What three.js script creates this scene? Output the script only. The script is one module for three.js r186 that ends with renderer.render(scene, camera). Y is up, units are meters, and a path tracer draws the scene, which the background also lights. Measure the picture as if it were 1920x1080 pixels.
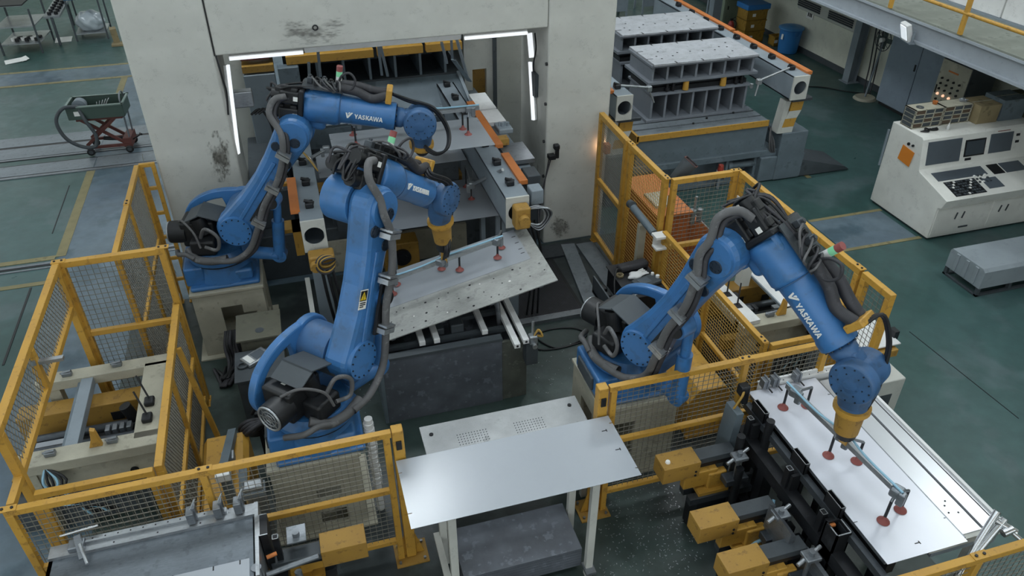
import * as THREE from 'three';
import { mergeGeometries } from 'three/addons/utils/BufferGeometryUtils.js';
import { RoundedBoxGeometry } from 'three/addons/geometries/RoundedBoxGeometry.js';
import { RectAreaLightUniformsLib } from 'three/addons/lights/RectAreaLightUniformsLib.js';
import { TextGeometry } from 'three/addons/geometries/TextGeometry.js';
import { FontLoader } from 'three/addons/loaders/FontLoader.js';

// ---------------------------------------------------------------- camera, exposure
const scene = new THREE.Scene();
scene.background = new THREE.Color(0x000000);
const renderer = new THREE.WebGLRenderer({ antialias: true });
renderer.toneMapping = THREE.LinearToneMapping;
renderer.toneMappingExposure = 1.06;
renderer.shadowMap.enabled = true;
RectAreaLightUniformsLib.init();
const FPX = 1434.7, PITCH = 0.6044, YAW = 0.2863, EYE = 6.5;
const camera = new THREE.PerspectiveCamera(2 * Math.atan(540 / FPX) * 180 / Math.PI, 16 / 9, 0.1, 120);
camera.position.set(0, EYE, 0);
const FWD = new THREE.Vector3(Math.sin(YAW) * Math.cos(PITCH), -Math.sin(PITCH), -Math.cos(YAW) * Math.cos(PITCH));
camera.lookAt(FWD.clone().multiplyScalar(5).add(camera.position));
scene.add(camera);
const RGT = FWD.clone().cross(new THREE.Vector3(0, 1, 0)).normalize(), UPV = RGT.clone().cross(FWD);
// a pixel of the 1920 x 1080 frame gives a direction; the plane it meets gives the distance
const ray = (px, py) => FWD.clone().addScaledVector(RGT, (px - 960) / FPX).addScaledVector(UPV, -(py - 540) / FPX);
const P = (px, py, h = 0) => { const d = ray(px, py), t = (h - EYE) / d.y; return new THREE.Vector3(t * d.x, h, t * d.z); };
const PZ = (px, py, z) => { const d = ray(px, py), t = z / d.z; return new THREE.Vector3(t * d.x, EYE + t * d.y, z); };
const PX = (px, py, x) => { const d = ray(px, py), t = x / d.x; return new THREE.Vector3(x, EYE + t * d.y, t * d.z); };

// ---------------------------------------------------------------- large lights: ceiling panels of the hall
const CEIL = 10;
const XW = 13.3, XL = -11, ZB = -36, ZF = 5;            // inner faces of the hall walls
const LAMPS = [];
const COOL = new THREE.Color(0.90, 0.96, 1.0), FILL_TINT = new THREE.Color(0.93, 0.97, 1.0);
const PANEL_POWER = 5.5, PANEL_GLOW = 5.5;
for (const [x, z, w, d, k] of [
  [-6.5, -2.0, 3.2, 1.0, 0.2], [0.5, -2.0, 3.2, 1.0, 0.5], [6.0, -2.4, 3.2, 1.0, 0.8],
  [-6.5, -7.0, 3.2, 1.0, 0.2], [0.5, -6.4, 3.2, 1.0, 0.4], [6.0, -6.6, 3.2, 1.0, 1.2],
  [-6.5, -12.0, 3.2, 1.0, 0.2], [0.35, -11.6, 2.9, 2.2, 2.3], [8.2, -14.4, 3.2, 1.0, 3.4], [12.1, -7.4, 1.6, 2.2, 1.8],
  [-6.5, -19, 3.2, 1.0, 0.4], [0.5, -19, 3.2, 1.0, 0.8], [5.0, -16.5, 3.2, 1.0, 2.0],
  [-6.5, -27, 3.2, 1.0, 0.9], [0.5, -27, 3.2, 1.0, 1.0], [7.0, -27, 3.2, 1.0, 1.4],
  [-6.5, -33, 3.2, 1.0, 1.2], [0.5, -33, 3.2, 1.0, 1.2]]) LAMPS.push({ x, z, w, d, k });
for (const l of LAMPS) {
  const a = new THREE.RectAreaLight(COOL, PANEL_POWER * l.k, l.w, l.d);
  a.position.set(l.x, CEIL - 0.16, l.z); a.lookAt(l.x, 0, l.z); scene.add(a);
}
// added side fill light, shaped as unseen frosted windows, left and behind the camera
const FILL_LEFT = 0.22, FILL_FRONT = 1.0, FILL_WINDOWS = [];
for (let z = -33; z < 4; z += 6.1) FILL_WINDOWS.push({ side: 'left', c: [XL + 0.02, 5.2, Math.min(z + 2.5, 1.9)], w: 5, h: 6 });
for (let x = -8; x < 12; x += 5.3) FILL_WINDOWS.push({ side: 'front', c: [x, 5.2, ZF - 0.02], w: 4.4, h: 6 });
for (const q of FILL_WINDOWS) {
  const a = new THREE.RectAreaLight(FILL_TINT, q.side === 'left' ? FILL_LEFT : FILL_FRONT, q.w, q.h);
  const n = q.side === 'left' ? [1, 0, 0] : [0, 0, -1];
  a.position.set(q.c[0] + n[0] * 0.06, q.c[1], q.c[2] + n[2] * 0.06); a.lookAt(a.position.x + n[0], a.position.y, a.position.z + n[2]); scene.add(a);
}

// ---------------------------------------------------------------- helpers
let seed = 12345;
const rnd = () => (seed = (seed * 1664525 + 1013904223) >>> 0) / 4294967296;
const rr = (a, b) => a + (b - a) * rnd();
const V = (x, y, z) => new THREE.Vector3(x, y, z);
const PI = Math.PI;
const taken = new Map();
const numbered = n => { const k = taken.get(n) || 0; taken.set(n, k + 1); return k ? n + '_' + String(k).padStart(3, '0') : n; };

// -- procedural textures (tileable noise)
function noiseGrid(n, cells, s) {
  const g = new Float32Array(cells * cells); let q = s >>> 0;
  for (let i = 0; i < g.length; i++) { q = (q * 1664525 + 1013904223) >>> 0; g[i] = q / 4294967296; }
  const out = new Float32Array(n * n), sm = t => t * t * (3 - 2 * t);
  for (let y = 0; y < n; y++) for (let x = 0; x < n; x++) {
    const fx = x / n * cells, fy = y / n * cells, x0 = fx | 0, y0 = fy | 0, tx = sm(fx - x0), ty = sm(fy - y0), x1 = (x0 + 1) % cells, y1 = (y0 + 1) % cells;
    out[y * n + x] = (g[y0 * cells + x0] * (1 - tx) + g[y0 * cells + x1] * tx) * (1 - ty) + (g[y1 * cells + x0] * (1 - tx) + g[y1 * cells + x1] * tx) * ty;
  }
  return out;
}
function fbm(n, c0, oct, s) {
  const o = new Float32Array(n * n); let amp = 1, tot = 0;
  for (let k = 0, c = c0; k < oct; k++, c *= 2) { const g = noiseGrid(n, Math.min(c, n), s + k * 77); for (let i = 0; i < o.length; i++) o[i] += g[i] * amp; tot += amp; amp *= 0.55; }
  for (let i = 0; i < o.length; i++) o[i] /= tot;
  return o;
}
function tex(n, metres, f, srgb = true) {
  const d = new Uint8Array(n * n * 4);
  for (let i = 0; i < n * n; i++) { const c = f(i, i % n, (i / n) | 0); for (let k = 0; k < 3; k++) d[i * 4 + k] = Math.max(0, Math.min(255, 255 * (c.length ? c[k] : c))); d[i * 4 + 3] = 255; }
  const t = new THREE.DataTexture(d, n, n); t.wrapS = t.wrapT = THREE.RepeatWrapping; t.magFilter = THREE.LinearFilter; t.minFilter = THREE.LinearMipmapLinearFilter; t.generateMipmaps = true;
  t.repeat.set(1 / metres, 1 / metres); if (srgb) t.colorSpace = THREE.SRGBColorSpace; t.needsUpdate = true; return t;
}
const N = 512, f1 = fbm(N, 4, 6, 11), f2 = fbm(N, 16, 5, 23), f3 = fbm(N, 3, 5, 57), w1 = noiseGrid(N, 256, 91), w2 = noiseGrid(N, 128, 131);
// streaks: noise stretched along u
const st = (() => { const o = new Float32Array(N * N), a = noiseGrid(N, 256, 71), b = noiseGrid(N, 64, 73); for (let y = 0; y < N; y++) for (let x = 0; x < N; x++) o[y * N + x] = 0.6 * a[y * N + ((x >> 5) * 32) % N] + 0.4 * b[y * N + ((x >> 4) * 16) % N]; return o; })();
const cl = (v, a, b) => Math.max(0, Math.min(1, (v - a) / (b - a)));
const T = {
  paint: tex(N, 1.3, i => 0.9 + 0.1 * f1[i] - 0.10 * cl(f2[i], 0.6, 0.75) * cl(w1[i], 0.4, 0.9)),
  worn: tex(N, 1.1, i => { const c = 0.80 + 0.22 * f1[i] - 0.16 * cl(f2[i], 0.58, 0.74) * cl(f1[i], 0.4, 0.6) - 0.12 * cl(w1[i], 0.85, 1); return [c, c, c * 0.99]; }),
  yellow: tex(N, 0.7, i => { const d = cl(f2[i], 0.62, 0.74) * cl(w1[i], 0.2, 0.8) * 0.3 + 0.3 * cl(w1[i] * w2[i], 0.62, 0.8); return [1 - d * 0.8 - 0.1 * f3[i], 1 - d * 0.85 - 0.11 * f3[i], 1 - d * 0.5]; }),
  steel: tex(N, 0.9, i => 0.80 + 0.14 * f1[i] + 0.10 * (st[i] - 0.5) - 0.08 * cl(f2[i], 0.62, 0.75)),
  blue: tex(N, 1.0, i => { const d = 0.16 * cl(f1[i], 0.4, 0.75) + 0.10 * cl(f2[i], 0.6, 0.75); return [1 - d * 0.3, 1 - d * 0.75, 1 - d]; }),
  dark: tex(N, 0.8, i => 0.7 + 0.3 * f1[i] + 0.35 * cl(f2[i], 0.62, 0.74) * cl(f3[i], 0.4, 0.7)),
  smooth: tex(N, 2.2, i => 0.965 + 0.035 * f1[i]),
  bump: tex(N, 0.8, i => 0.5 * f2[i] + 0.5 * w2[i], false),
  sheetRough: tex(N, 1.6, i => 0.55 + 0.45 * f1[i], false),
};
// floors: 1024 px
const NF = 1024, g1 = fbm(NF, 3, 7, 301), g2 = fbm(NF, 12, 6, 307), g3 = fbm(NF, 40, 4, 311), gw = noiseGrid(NF, 512, 313), gs = (() => { const o = new Float32Array(NF * NF), a = fbm(NF, 64, 3, 317); for (let y = 0; y < NF; y++) for (let x = 0; x < NF; x++) o[y * NF + x] = a[(((y * 6 + (x >> 3)) % NF) * NF) + ((x >> 4) * 5) % NF]; return o; })();
T.floorGreen = tex(NF, 7.0, i => { const p = cl(g1[i], 0.42, 0.62), s = cl(g2[i], 0.55, 0.7), k = 0.86 + 0.18 * g3[i] - 0.05 * cl(gw[i], 0.9, 1); return [k * (0.205 + 0.06 * p + 0.06 * s), k * (0.325 + 0.05 * p + 0.03 * s), k * (0.31 + 0.06 * p + 0.04 * s)]; });
T.floorGrey = tex(NF, 6.0, i => { const p = cl(g1[i], 0.4, 0.6), s = cl(g2[i], 0.52, 0.68), k = 0.84 + 0.2 * g3[i]; return [k * (0.335 + 0.06 * p - 0.09 * s), k * (0.405 + 0.06 * p - 0.08 * s), k * (0.46 + 0.05 * p - 0.08 * s)]; });
T.floorCell = tex(NF, 4.0, i => { const p = cl(g1[i], 0.4, 0.62), s = cl(g2[i], 0.5, 0.66), k = 0.8 + 0.25 * g3[i]; return [k * (0.205 + 0.07 * s), k * (0.235 + 0.07 * s + 0.03 * p), k * (0.24 + 0.07 * s + 0.01 * p)]; });
T.floorRough = tex(NF, 5.0, i => 0.42 + 0.5 * g1[i] + 0.25 * (g3[i] - 0.5), false);

const mats = {};
function mat(name, color, rough, metal = 0, map = null, extra = {}) {
  const m = new THREE.MeshPhysicalMaterial({ color: typeof color === 'number' ? new THREE.Color(color) : color, roughness: rough, metalness: metal, ...extra });
  if (map) m.map = map;
  m.name = name; mats[name] = m; return m;
}
const M = {
  cream: mat('cream_paint', 0xc9cac3, 0.5, 0, T.paint),
  creamLight: mat('pale_cream_paint', 0xefefe8, 0.45, 0, T.paint),
  creamOld: mat('worn_cream_paint', 0xbdb9a8, 0.6, 0, T.worn),
  blue: mat('blue_paint', 0x376ea6, 0.42, 0, T.blue, { clearcoat: 0.25, clearcoatRoughness: 0.3 }),
  blueDark: mat('dull_blue_paint', 0x3b618c, 0.5, 0, T.blue),
  yellow: mat('yellow_paint', 0xc6983a, 0.5, 0, T.yellow),
  yellowDark: mat('old_yellow_paint', 0xa98336, 0.6, 0, T.yellow),
  orange: mat('orange_paint', 0xc8773a, 0.6, 0, T.paint),
  orangeRed: mat('orange_red_paint', 0xb4632f, 0.55, 0, T.paint),
  grey: mat('grey_paint', 0x87929a, 0.5, 0, T.paint),
  greyBlue: mat('blue_grey_paint', 0x6f7d87, 0.5, 0, T.worn),
  greyDark: mat('dark_grey_paint', 0x4c5359, 0.55, 0, T.worn),
  dieGrey: mat('die_grey_paint', 0x7d838b, 0.5, 0, T.paint),
  dieTop: mat('machined_steel', 0xc9ccd2, 0.45, 0.2, T.steel),
  steel: mat('bare_steel', 0x9aa0a6, 0.38, 0.7, T.steel),
  steelDark: mat('oily_steel', 0x5a6066, 0.42, 0.55, T.steel),
  plateDark: mat('dark_plate', 0x70767f, 0.5, 0.15, T.dark),
  alu: mat('aluminium', 0xc3c8cc, 0.35, 0.75, T.steel),
  chrome: mat('bright_metal', 0xd5d8da, 0.2, 0.9),
  sheet: mat('coated_sheet', 0xa3a9b0, 0.42, 0.05, T.smooth, { clearcoat: 1, clearcoatRoughness: 0.22 }),
  sheetWhite: mat('white_sheet', 0xd9dce6, 0.36, 0.05, T.smooth, { clearcoat: 1, clearcoatRoughness: 0.22 }),
  black: mat('black_plastic', 0x1d1f22, 0.5, 0, T.dark),
  blackMetal: mat('black_metal', 0x2a2c30, 0.45, 0.3, T.dark),
  rubber: mat('rubber_hose', 0x3c3c41, 0.6, 0, T.dark),
  hoseGrey: mat('dusty_hose', 0x6a6a6b, 0.7, 0, T.dark),
  white: mat('white_paint', 0xe6e7e6, 0.45, 0, T.paint),
  sticker: mat('white_sticker', 0xe8e8e4, 0.5),
  red: mat('red_rubber', 0x8a4a45, 0.55),
  hoseBlue: mat('pale_blue_hose', 0x8fb9cf, 0.4),
  blueTub: mat('blue_plastic', 0x2f74b4, 0.45),
  green: mat('green_plastic', 0x42544d, 0.5),
  wood: mat('cardboard', 0x9a8b6a, 0.8, 0, T.worn),
  rust: mat('rusty_red_paint', 0x6a3a34, 0.6, 0, T.worn),
  wire: mat('wire', 0x77746a, 0.5, 0.2),
  wireYellow: mat('yellow_wire', 0xb08c42, 0.5),
};

// -- geometry: every piece carries uv in metres
function metric(g) {
  if (g.index) g = g.toNonIndexed();
  const p = g.attributes.position, n = g.attributes.normal, uv = new Float32Array(p.count * 2);
  for (let i = 0; i < p.count; i += 3) {
    let ax = 0, ay = 0, az = 0;
    for (let k = 0; k < 3; k++) { ax += Math.abs(n.getX(i + k)); ay += Math.abs(n.getY(i + k)); az += Math.abs(n.getZ(i + k)); }
    for (let k = 0; k < 3; k++) {
      const x = p.getX(i + k), y = p.getY(i + k), z = p.getZ(i + k), j = (i + k) * 2;
      if (ax >= ay && ax >= az) { uv[j] = z; uv[j + 1] = y; } else if (ay >= az) { uv[j] = x; uv[j + 1] = z; } else { uv[j] = x; uv[j + 1] = y; }
    }
  }
  const o = new THREE.BufferGeometry(); o.setAttribute('position', p); o.setAttribute('normal', n); o.setAttribute('uv', new THREE.BufferAttribute(uv, 2)); return o;
}
const place = (g, x = 0, y = 0, z = 0, rx = 0, ry = 0, rz = 0) => { const e = new THREE.Euler(rx, ry, rz, 'YXZ'); g.applyMatrix4(new THREE.Matrix4().makeRotationFromEuler(e).setPosition(x, y, z)); return g; };
// box centred at x, y, z
const box = (w, h, d, x = 0, y = 0, z = 0, rx = 0, ry = 0, rz = 0) => place(new THREE.BoxGeometry(w, h, d), x, y, z, rx, ry, rz);
const rbox = (w, h, d, r, x = 0, y = 0, z = 0, rx = 0, ry = 0, rz = 0) => place(new RoundedBoxGeometry(w, h, d, 2, Math.min(r, w / 2.01, h / 2.01, d / 2.01)), x, y, z, rx, ry, rz);
// box from corner to corner
const span = (x0, x1, y0, y1, z0, z1, r = 0) => r ? rbox(Math.abs(x1 - x0), Math.abs(y1 - y0), Math.abs(z1 - z0), r, (x0 + x1) / 2, (y0 + y1) / 2, (z0 + z1) / 2) : box(Math.abs(x1 - x0), Math.abs(y1 - y0), Math.abs(z1 - z0), (x0 + x1) / 2, (y0 + y1) / 2, (z0 + z1) / 2);
const cyl = (r0, r1, h, x = 0, y = 0, z = 0, rx = 0, ry = 0, rz = 0, seg = 24) => place(new THREE.CylinderGeometry(r1, r0, h, seg), x, y, z, rx, ry, rz);
const ring = (R, r, x = 0, y = 0, z = 0, rx = 0, ry = 0, rz = 0) => place(new THREE.TorusGeometry(R, r, 8, 28), x, y, z, rx, ry, rz);
// a bar between two points: round (n sides) or square
function rod(a, b, r, n = 10, r1 = r) { const d = b.clone().sub(a), L = d.length(); const g = new THREE.CylinderGeometry(r1, r, L, n); g.applyQuaternion(new THREE.Quaternion().setFromUnitVectors(V(0, 1, 0), d.normalize())); g.translate((a.x + b.x) / 2, (a.y + b.y) / 2, (a.z + b.z) / 2); return g; }
function bar(a, b, w, h = w, up = V(0, 1, 0)) {
  const d = b.clone().sub(a), L = d.length(), g = new THREE.BoxGeometry(w, h, L); d.normalize();
  if (Math.abs(d.dot(up)) > 0.98) up = V(1, 0, 0);
  const x = up.clone().cross(d).normalize(), y = d.clone().cross(x);
  g.applyMatrix4(new THREE.Matrix4().makeBasis(x, y, d).setPosition((a.x + b.x) / 2, (a.y + b.y) / 2, (a.z + b.z) / 2)); return g;
}
const tube = (pts, r, seg = 0, n = 8) => new THREE.TubeGeometry(new THREE.CatmullRomCurve3(pts.map(p => p.isVector3 ? p : V(...p))), seg || pts.length * 6, r, n);
function extrude(pts, depth, bevel = 0.02, holes = []) {
  const s = pts instanceof THREE.Shape ? pts : new THREE.Shape(pts.map(p => new THREE.Vector2(...p)));
  for (const h of holes) s.holes.push(h);
  const g = new THREE.ExtrudeGeometry(s, { depth: depth - 2 * bevel, bevelEnabled: bevel > 0, bevelThickness: bevel, bevelSize: bevel, bevelOffset: -bevel, bevelSegments: 2, curveSegments: 20 });
  g.translate(0, 0, bevel); return g;
}
const lathe = (pts, seg = 28) => new THREE.LatheGeometry(pts.map(p => new THREE.Vector2(...p)), seg);
const circleHole = (x, y, r) => { const h = new THREE.Path(); h.absarc(x, y, r, 0, 2 * PI, true); return h; };

function mesh(name, geos, material, parent = scene, local = null) {
  const list = (Array.isArray(geos) ? geos : [geos]).map(metric);
  let g = list.length > 1 ? mergeGeometries(list) : list[0];
  if (local) g.applyMatrix4(local);
  const m = new THREE.Mesh(g, material); m.name = parent === scene ? numbered(name) : name; m.castShadow = m.receiveShadow = true; parent.add(m); return m;
}
function thing(name, label, category, pos = [0, 0, 0], turn = 0, group) {
  const o = new THREE.Group(); o.name = numbered(name); scene.add(o); o.position.set(...pos); o.rotation.y = turn; o.userData = { label, category }; if (group) o.userData.group = group; return o;
}
function part(parent, name) { const o = new THREE.Group(); o.name = name; parent.add(o); return o; }
function tag(o, label, category, group) { o.userData.label = label; o.userData.category = category; if (group) o.userData.group = group; return o; }
function struct(name, geos, material) { const m = mesh(name, geos, material); m.userData.kind = 'structure'; return m; }
function structGroup(name) { const o = new THREE.Group(); o.name = numbered(name); scene.add(o); o.userData.kind = 'structure'; return o; }
function copy(o, pos, turn, label, group) { const c = o.clone(); c.name = numbered(o.name.replace(/_\d{3}$/, '')); scene.add(c); if (pos) c.position.set(...pos); if (turn !== undefined) c.rotation.y = turn; c.userData = { ...o.userData }; if (label) c.userData.label = label; if (group) c.userData.group = group; return c; }
const font = await new FontLoader().loadAsync('fonts/droid/droid_sans_bold.typeface.json');
const fontThin = await new FontLoader().loadAsync('fonts/droid/droid_sans_regular.typeface.json');
function text(s, size, depth, f = font) { const g = new TextGeometry(s, { font: f, size, depth, curveSegments: 3, bevelEnabled: false }); g.computeBoundingBox(); const b = g.boundingBox; g.translate(-(b.min.x + b.max.x) / 2, -(b.min.y + b.max.y) / 2, 0); return g; }

// ---------------------------------------------------------------- the hall
M.floorGreen = mat('green_floor_paint', 0xffffff, 0.55, 0, T.floorGreen, { roughnessMap: T.floorRough, bumpMap: T.bump, bumpScale: 0.0006 });
M.floorGrey = mat('worn_grey_floor', 0xffffff, 0.55, 0, T.floorGrey, { roughnessMap: T.floorRough, bumpMap: T.bump, bumpScale: 0.0008 });
M.floorCell = mat('oily_cell_floor', 0xffffff, 0.6, 0, T.floorCell, { roughnessMap: T.floorRough, bumpMap: T.bump, bumpScale: 0.001 });
M.line = mat('floor_line_paint', 0x8f8660, 0.6, 0, T.worn);
M.wall = mat('wall_paint', 0xe6e7d8, 0.7, 0, T.paint);
M.ceil = mat('ceiling_sheeting', 0xc4c8ca, 0.7, 0, T.paint);
M.track = mat('floor_track_steel', 0x8f989f, 0.42, 0.15, T.steel);

const floor = struct('floor', span(XL - 0.3, XW + 0.3, -0.4, 0, ZB - 0.3, ZF + 0.3), M.floorGreen);
const fl = (name, x0, x1, z0, z1, m, y = 0.004) => mesh(name, span(x0, x1, -0.02, y, z0, z1), m, floor);
fl('grey_walkway', -4.0, 4.6, -36, -10.1, M.floorGrey, 0.003);
fl('grey_walkway', -4.0, -2.7, -10.1, -4.0, M.floorGrey, 0.003);
fl('cell_floor', -2.7, 5.3, -10.1, 3, M.floorCell, 0.004);
fl('grey_floor_patch', 8.08, 9.5, -9.52, -8.52, M.floorGrey);
fl('yellow_line', 8.02, 9.55, -8.57, -8.5, M.line, 0.007); fl('yellow_line', 8.1, 9.55, -9.55, -9.48, M.line, 0.007);
fl('yellow_line', 7.4, 9.12, -11.43, -11.35, M.line, 0.007); fl('yellow_line', 9.03, 9.12, -11.4, -10.95, M.line, 0.007);
fl('yellow_line', -4.05, -3.9, -20.6, -17.25, M.line, 0.007); fl('yellow_line', -4.05, -3.9, -15.1, -11.9, M.line, 0.007);
fl('yellow_line', -9, -4.05, -11.95, -11.83, M.line, 0.007); fl('yellow_line', -9, -4.05, -11.2, -11.1, M.line, 0.007);
fl('yellow_line', -9, -2, -20.7, -20.58, M.line, 0.007); fl('yellow_line', -9, -2, -21.75, -21.63, M.line, 0.007);
fl('grey_walkway', XL, 4, -21.63, -20.7, M.floorGrey, 0.005);
// rails of the moving bolsters, let into the floor
const track = (z0, z1, x0 = XL, x1 = 2.9) => { for (let x = x0; x < x1 - 0.2; x += 2.35) fl('track_plate', x + 0.008, Math.min(x + 2.342, x1), z0, z1, M.track, 0.008 + 0.003 * rnd()); };
track(-17.2, -16.72); track(-16.62, -16.1); track(-15.72, -15.25);
fl('painted_groove', XL, 3, -16.74, -16.62, M.black, 0.0055); fl('painted_groove', XL, 3, -16.1, -15.98, M.black, 0.0055); fl('painted_groove', XL, 3, -15.76, -15.72, M.black, 0.0055); fl('painted_groove', XL, 3, -15.25, -15.2, M.black, 0.0055);  // flat black strips paint the dark of grooves that are not cut
fl('rail', XL, 3, -16.06, -16.0, M.steel, 0.014); fl('rail', XL, 3, -15.2, -15.12, M.steel, 0.016); fl('rail', XL, -2.2, -11.76, -11.7, M.steel, 0.014); fl('painted_groove', XL, -2.2, -11.7, -11.66, M.black, 0.0055); fl('rail', XL, -2.2, -11.62, -11.58, M.steel, 0.012);
const crack = (a, b, w) => mesh('floor_joint', bar(P(...a), P(...b), w, 0.012), M.black, floor);
crack([6, 685], [58, 540], 0.03); crack([98, 438], [130, 348], 0.015); crack([1705, 622], [1910, 785], 0.007);
// bright chips of metal swept over the floor
{ const gs_ = []; for (let i = 0; i < 620; i++) { const q = i < 420 ? P(rr(1130, 1320), rr(905, 1078)) : i < 520 ? P(rr(840, 1090), rr(640, 740)) : P(rr(560, 700), rr(640, 820)); gs_.push(box(rr(0.006, 0.022), 0.004, rr(0.004, 0.008), q.x + rr(-0.06, 0.06), 0.007, q.z + rr(-0.06, 0.06), 0, rr(0, 3), 0)); } const c = mesh('metal_chips', gs_, M.alu, floor); c.userData.kind = 'stuff'; }

struct('wall_right', span(XW, XW + 0.3, 0, CEIL, ZB - 0.3, ZF + 0.3), M.wall);
struct('wall_left', span(XL - 0.3, XL, 0, CEIL, ZB - 0.3, ZF + 0.3), M.wall);
struct('wall_back', span(XL, XW, 0, CEIL, ZB - 0.3, ZB), M.wall);
struct('wall_front', span(XL, XW, 0, CEIL, ZF, ZF + 0.3), M.wall);
struct('ceiling', span(XL - 0.3, XW + 0.3, CEIL, CEIL + 0.3, ZB - 0.3, ZF + 0.3), M.ceil);
struct('baseboard_right', span(XW - 0.03, XW, 0, 0.14, ZB, ZF), M.greyDark);
M.panelGlow = mat('lamp_diffuser', 0xffffff, 0.5, 0, null, { emissive: new THREE.Color(0.86, 0.95, 1.0), emissiveIntensity: PANEL_GLOW });
M.fillGlow = mat('fill_window_pane', 0xdfe6ea, 0.5, 0, null, { emissive: new THREE.Color(0.93, 0.97, 1.0), emissiveIntensity: 0.5 });
FILL_WINDOWS.forEach((q, i) => { const o = structGroup('window_' + (i + 1)); const L = q.side === 'left'; const bx = (a, y0, y1, d0, d1, m, n) => mesh(n, L ? span(XL + d0, XL + d1, y0, y1, q.c[2] + a[0], q.c[2] + a[1]) : span(q.c[0] + a[0], q.c[0] + a[1], y0, y1, ZF - d1, ZF - d0), m, o); const w = q.w / 2; for (let k = 0; k < 3; k++) for (let j = 0; j < 2; j++) bx([-w + k * q.w / 3 + 0.04, -w + (k + 1) * q.w / 3 - 0.04], 2.24 + j * 3, 5.16 + j * 3, 0.005, 0.03, M.fillGlow, 'pane'); bx([-w - 0.08, w + 0.08], 2.1, 2.22, 0, 0.05, M.grey, 'sill'); bx([-w - 0.08, w + 0.08], 8.18, 8.3, 0, 0.05, M.grey, 'frame'); });  // panes and frames of the added fill lights, all out of view
for (const l of LAMPS) {
  const o = thing('ceiling_lamp', 'long flat white lamp panel fixed under the hall ceiling', 'ceiling lamp', [l.x, CEIL - 0.14, l.z], 0, 'ceiling lamp panels of the hall');
  mesh('housing', span(-l.w / 2 - 0.04, l.w / 2 + 0.04, 0.02, 0.14, -l.d / 2 - 0.04, l.d / 2 + 0.04), M.white, o);
  mesh('diffuser', span(-l.w / 2, l.w / 2, 0, 0.02, -l.d / 2, l.d / 2), M.panelGlow, o);
}

// mezzanine along the right wall
const XM = 10.48;
const deck = structGroup('mezzanine_deck');
mesh('deck_plate', span(XM - 0.05, XW, 2.78, 2.86, -24, ZF), mat('deck_paint', 0x8a8f86, 0.7, 0, T.worn), deck);
mesh('edge_beam_web', span(XM, XM + 0.04, 2.5, 2.79, -24, ZF), M.beamGrey = mat('beam_paint', 0xa3abb2, 0.5, 0, T.paint), deck);
mesh('edge_beam_flange', span(XM - 0.07, XM + 0.11, 2.46, 2.5, -24, ZF), M.beamGrey, deck);
mesh('edge_beam_flange', span(XM - 0.07, XM + 0.11, 2.79, 2.83, -24, ZF), M.beamGrey, deck);
for (const [x, z] of [[13.1, -15.25], [13.1, -9.6], [13.1, -4]]) { const c = structGroup('mezzanine_column'); mesh('web', span(x - 0.1, x + 0.1, 0, 2.78, z - 0.015, z + 0.015), M.grey, c); mesh('flange', span(x - 0.12, x - 0.1, 0, 2.78, z - 0.11, z + 0.11), M.grey, c); mesh('flange', span(x + 0.1, x + 0.12, 0, 2.78, z - 0.11, z + 0.11), M.grey, c); mesh('foot_plate', span(x - 0.17, x + 0.17, 0, 0.02, z - 0.17, z + 0.17), M.grey, c); }
{ const w = structGroup('wall_mezzanine'); for (let z = -18.9; z < 6; z += 1.22) { mesh('panel', span(11.66, 11.72, 2.9, 5.0, z, z + 1.19, 0.012), M.white, w); mesh('skirting', span(11.64, 11.72, 2.86, 2.9, z, z + 1.22), M.grey, w); } }
const bolts = (list, r, h, ax = 'y') => list.map(p => cyl(r, r, h, p[0], p[1], p[2], ax === 'z' ? PI / 2 : 0, 0, ax === 'x' ? PI / 2 : 0, 6));
{ // handrail
  const z0 = -14.9, n = 12, dz = 1.665; const r = thing('handrail', 'yellow tubular handrail along the mezzanine edge', 'handrail', [10.42, 2.86, 0]);
  for (let i = 0; i < n; i++) { const z = z0 + i * dz; mesh('post', span(-0.025, 0.025, 0, 1.05, z - 0.04, z + 0.04, 0.008), M.yellow, r); }
  for (const y of [0.33, 1.05]) mesh('rail', rod(V(0, y, z0), V(0, y, z0 + (n - 1) * dz), 0.03, 12), M.yellow, r);
}
{ // flood lamp on the beam
  const c = PX(1700, 60, 10.33); const o = thing('flood_lamp', 'white square flood lamp bracketed to the mezzanine beam', 'lamp', [c.x, c.y, c.z], -PI / 2 - 0.25);
  const h = part(o, 'head'); h.rotation.x = 0.35;
  mesh('case', rbox(0.26, 0.32, 0.09, 0.02, 0, 0, 0), M.white, h); mesh('lens', box(0.2, 0.24, 0.012, 0, 0.01, 0.05), M.panelGlowSoft = mat('lamp_lens', 0xf4f6f8, 0.25, 0, null, { emissive: new THREE.Color(0.85, 0.93, 1), emissiveIntensity: 0.5 }), h);
  mesh('bracket', [box(0.03, 0.2, 0.03, 0.16, -0.04, -0.05), box(0.03, 0.2, 0.03, -0.16, -0.04, -0.05), box(0.35, 0.03, 0.1, 0, -0.15, -0.06), box(0.05, 0.05, 0.12, 0, -0.13, -0.1)], M.grey, o);
}
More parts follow.
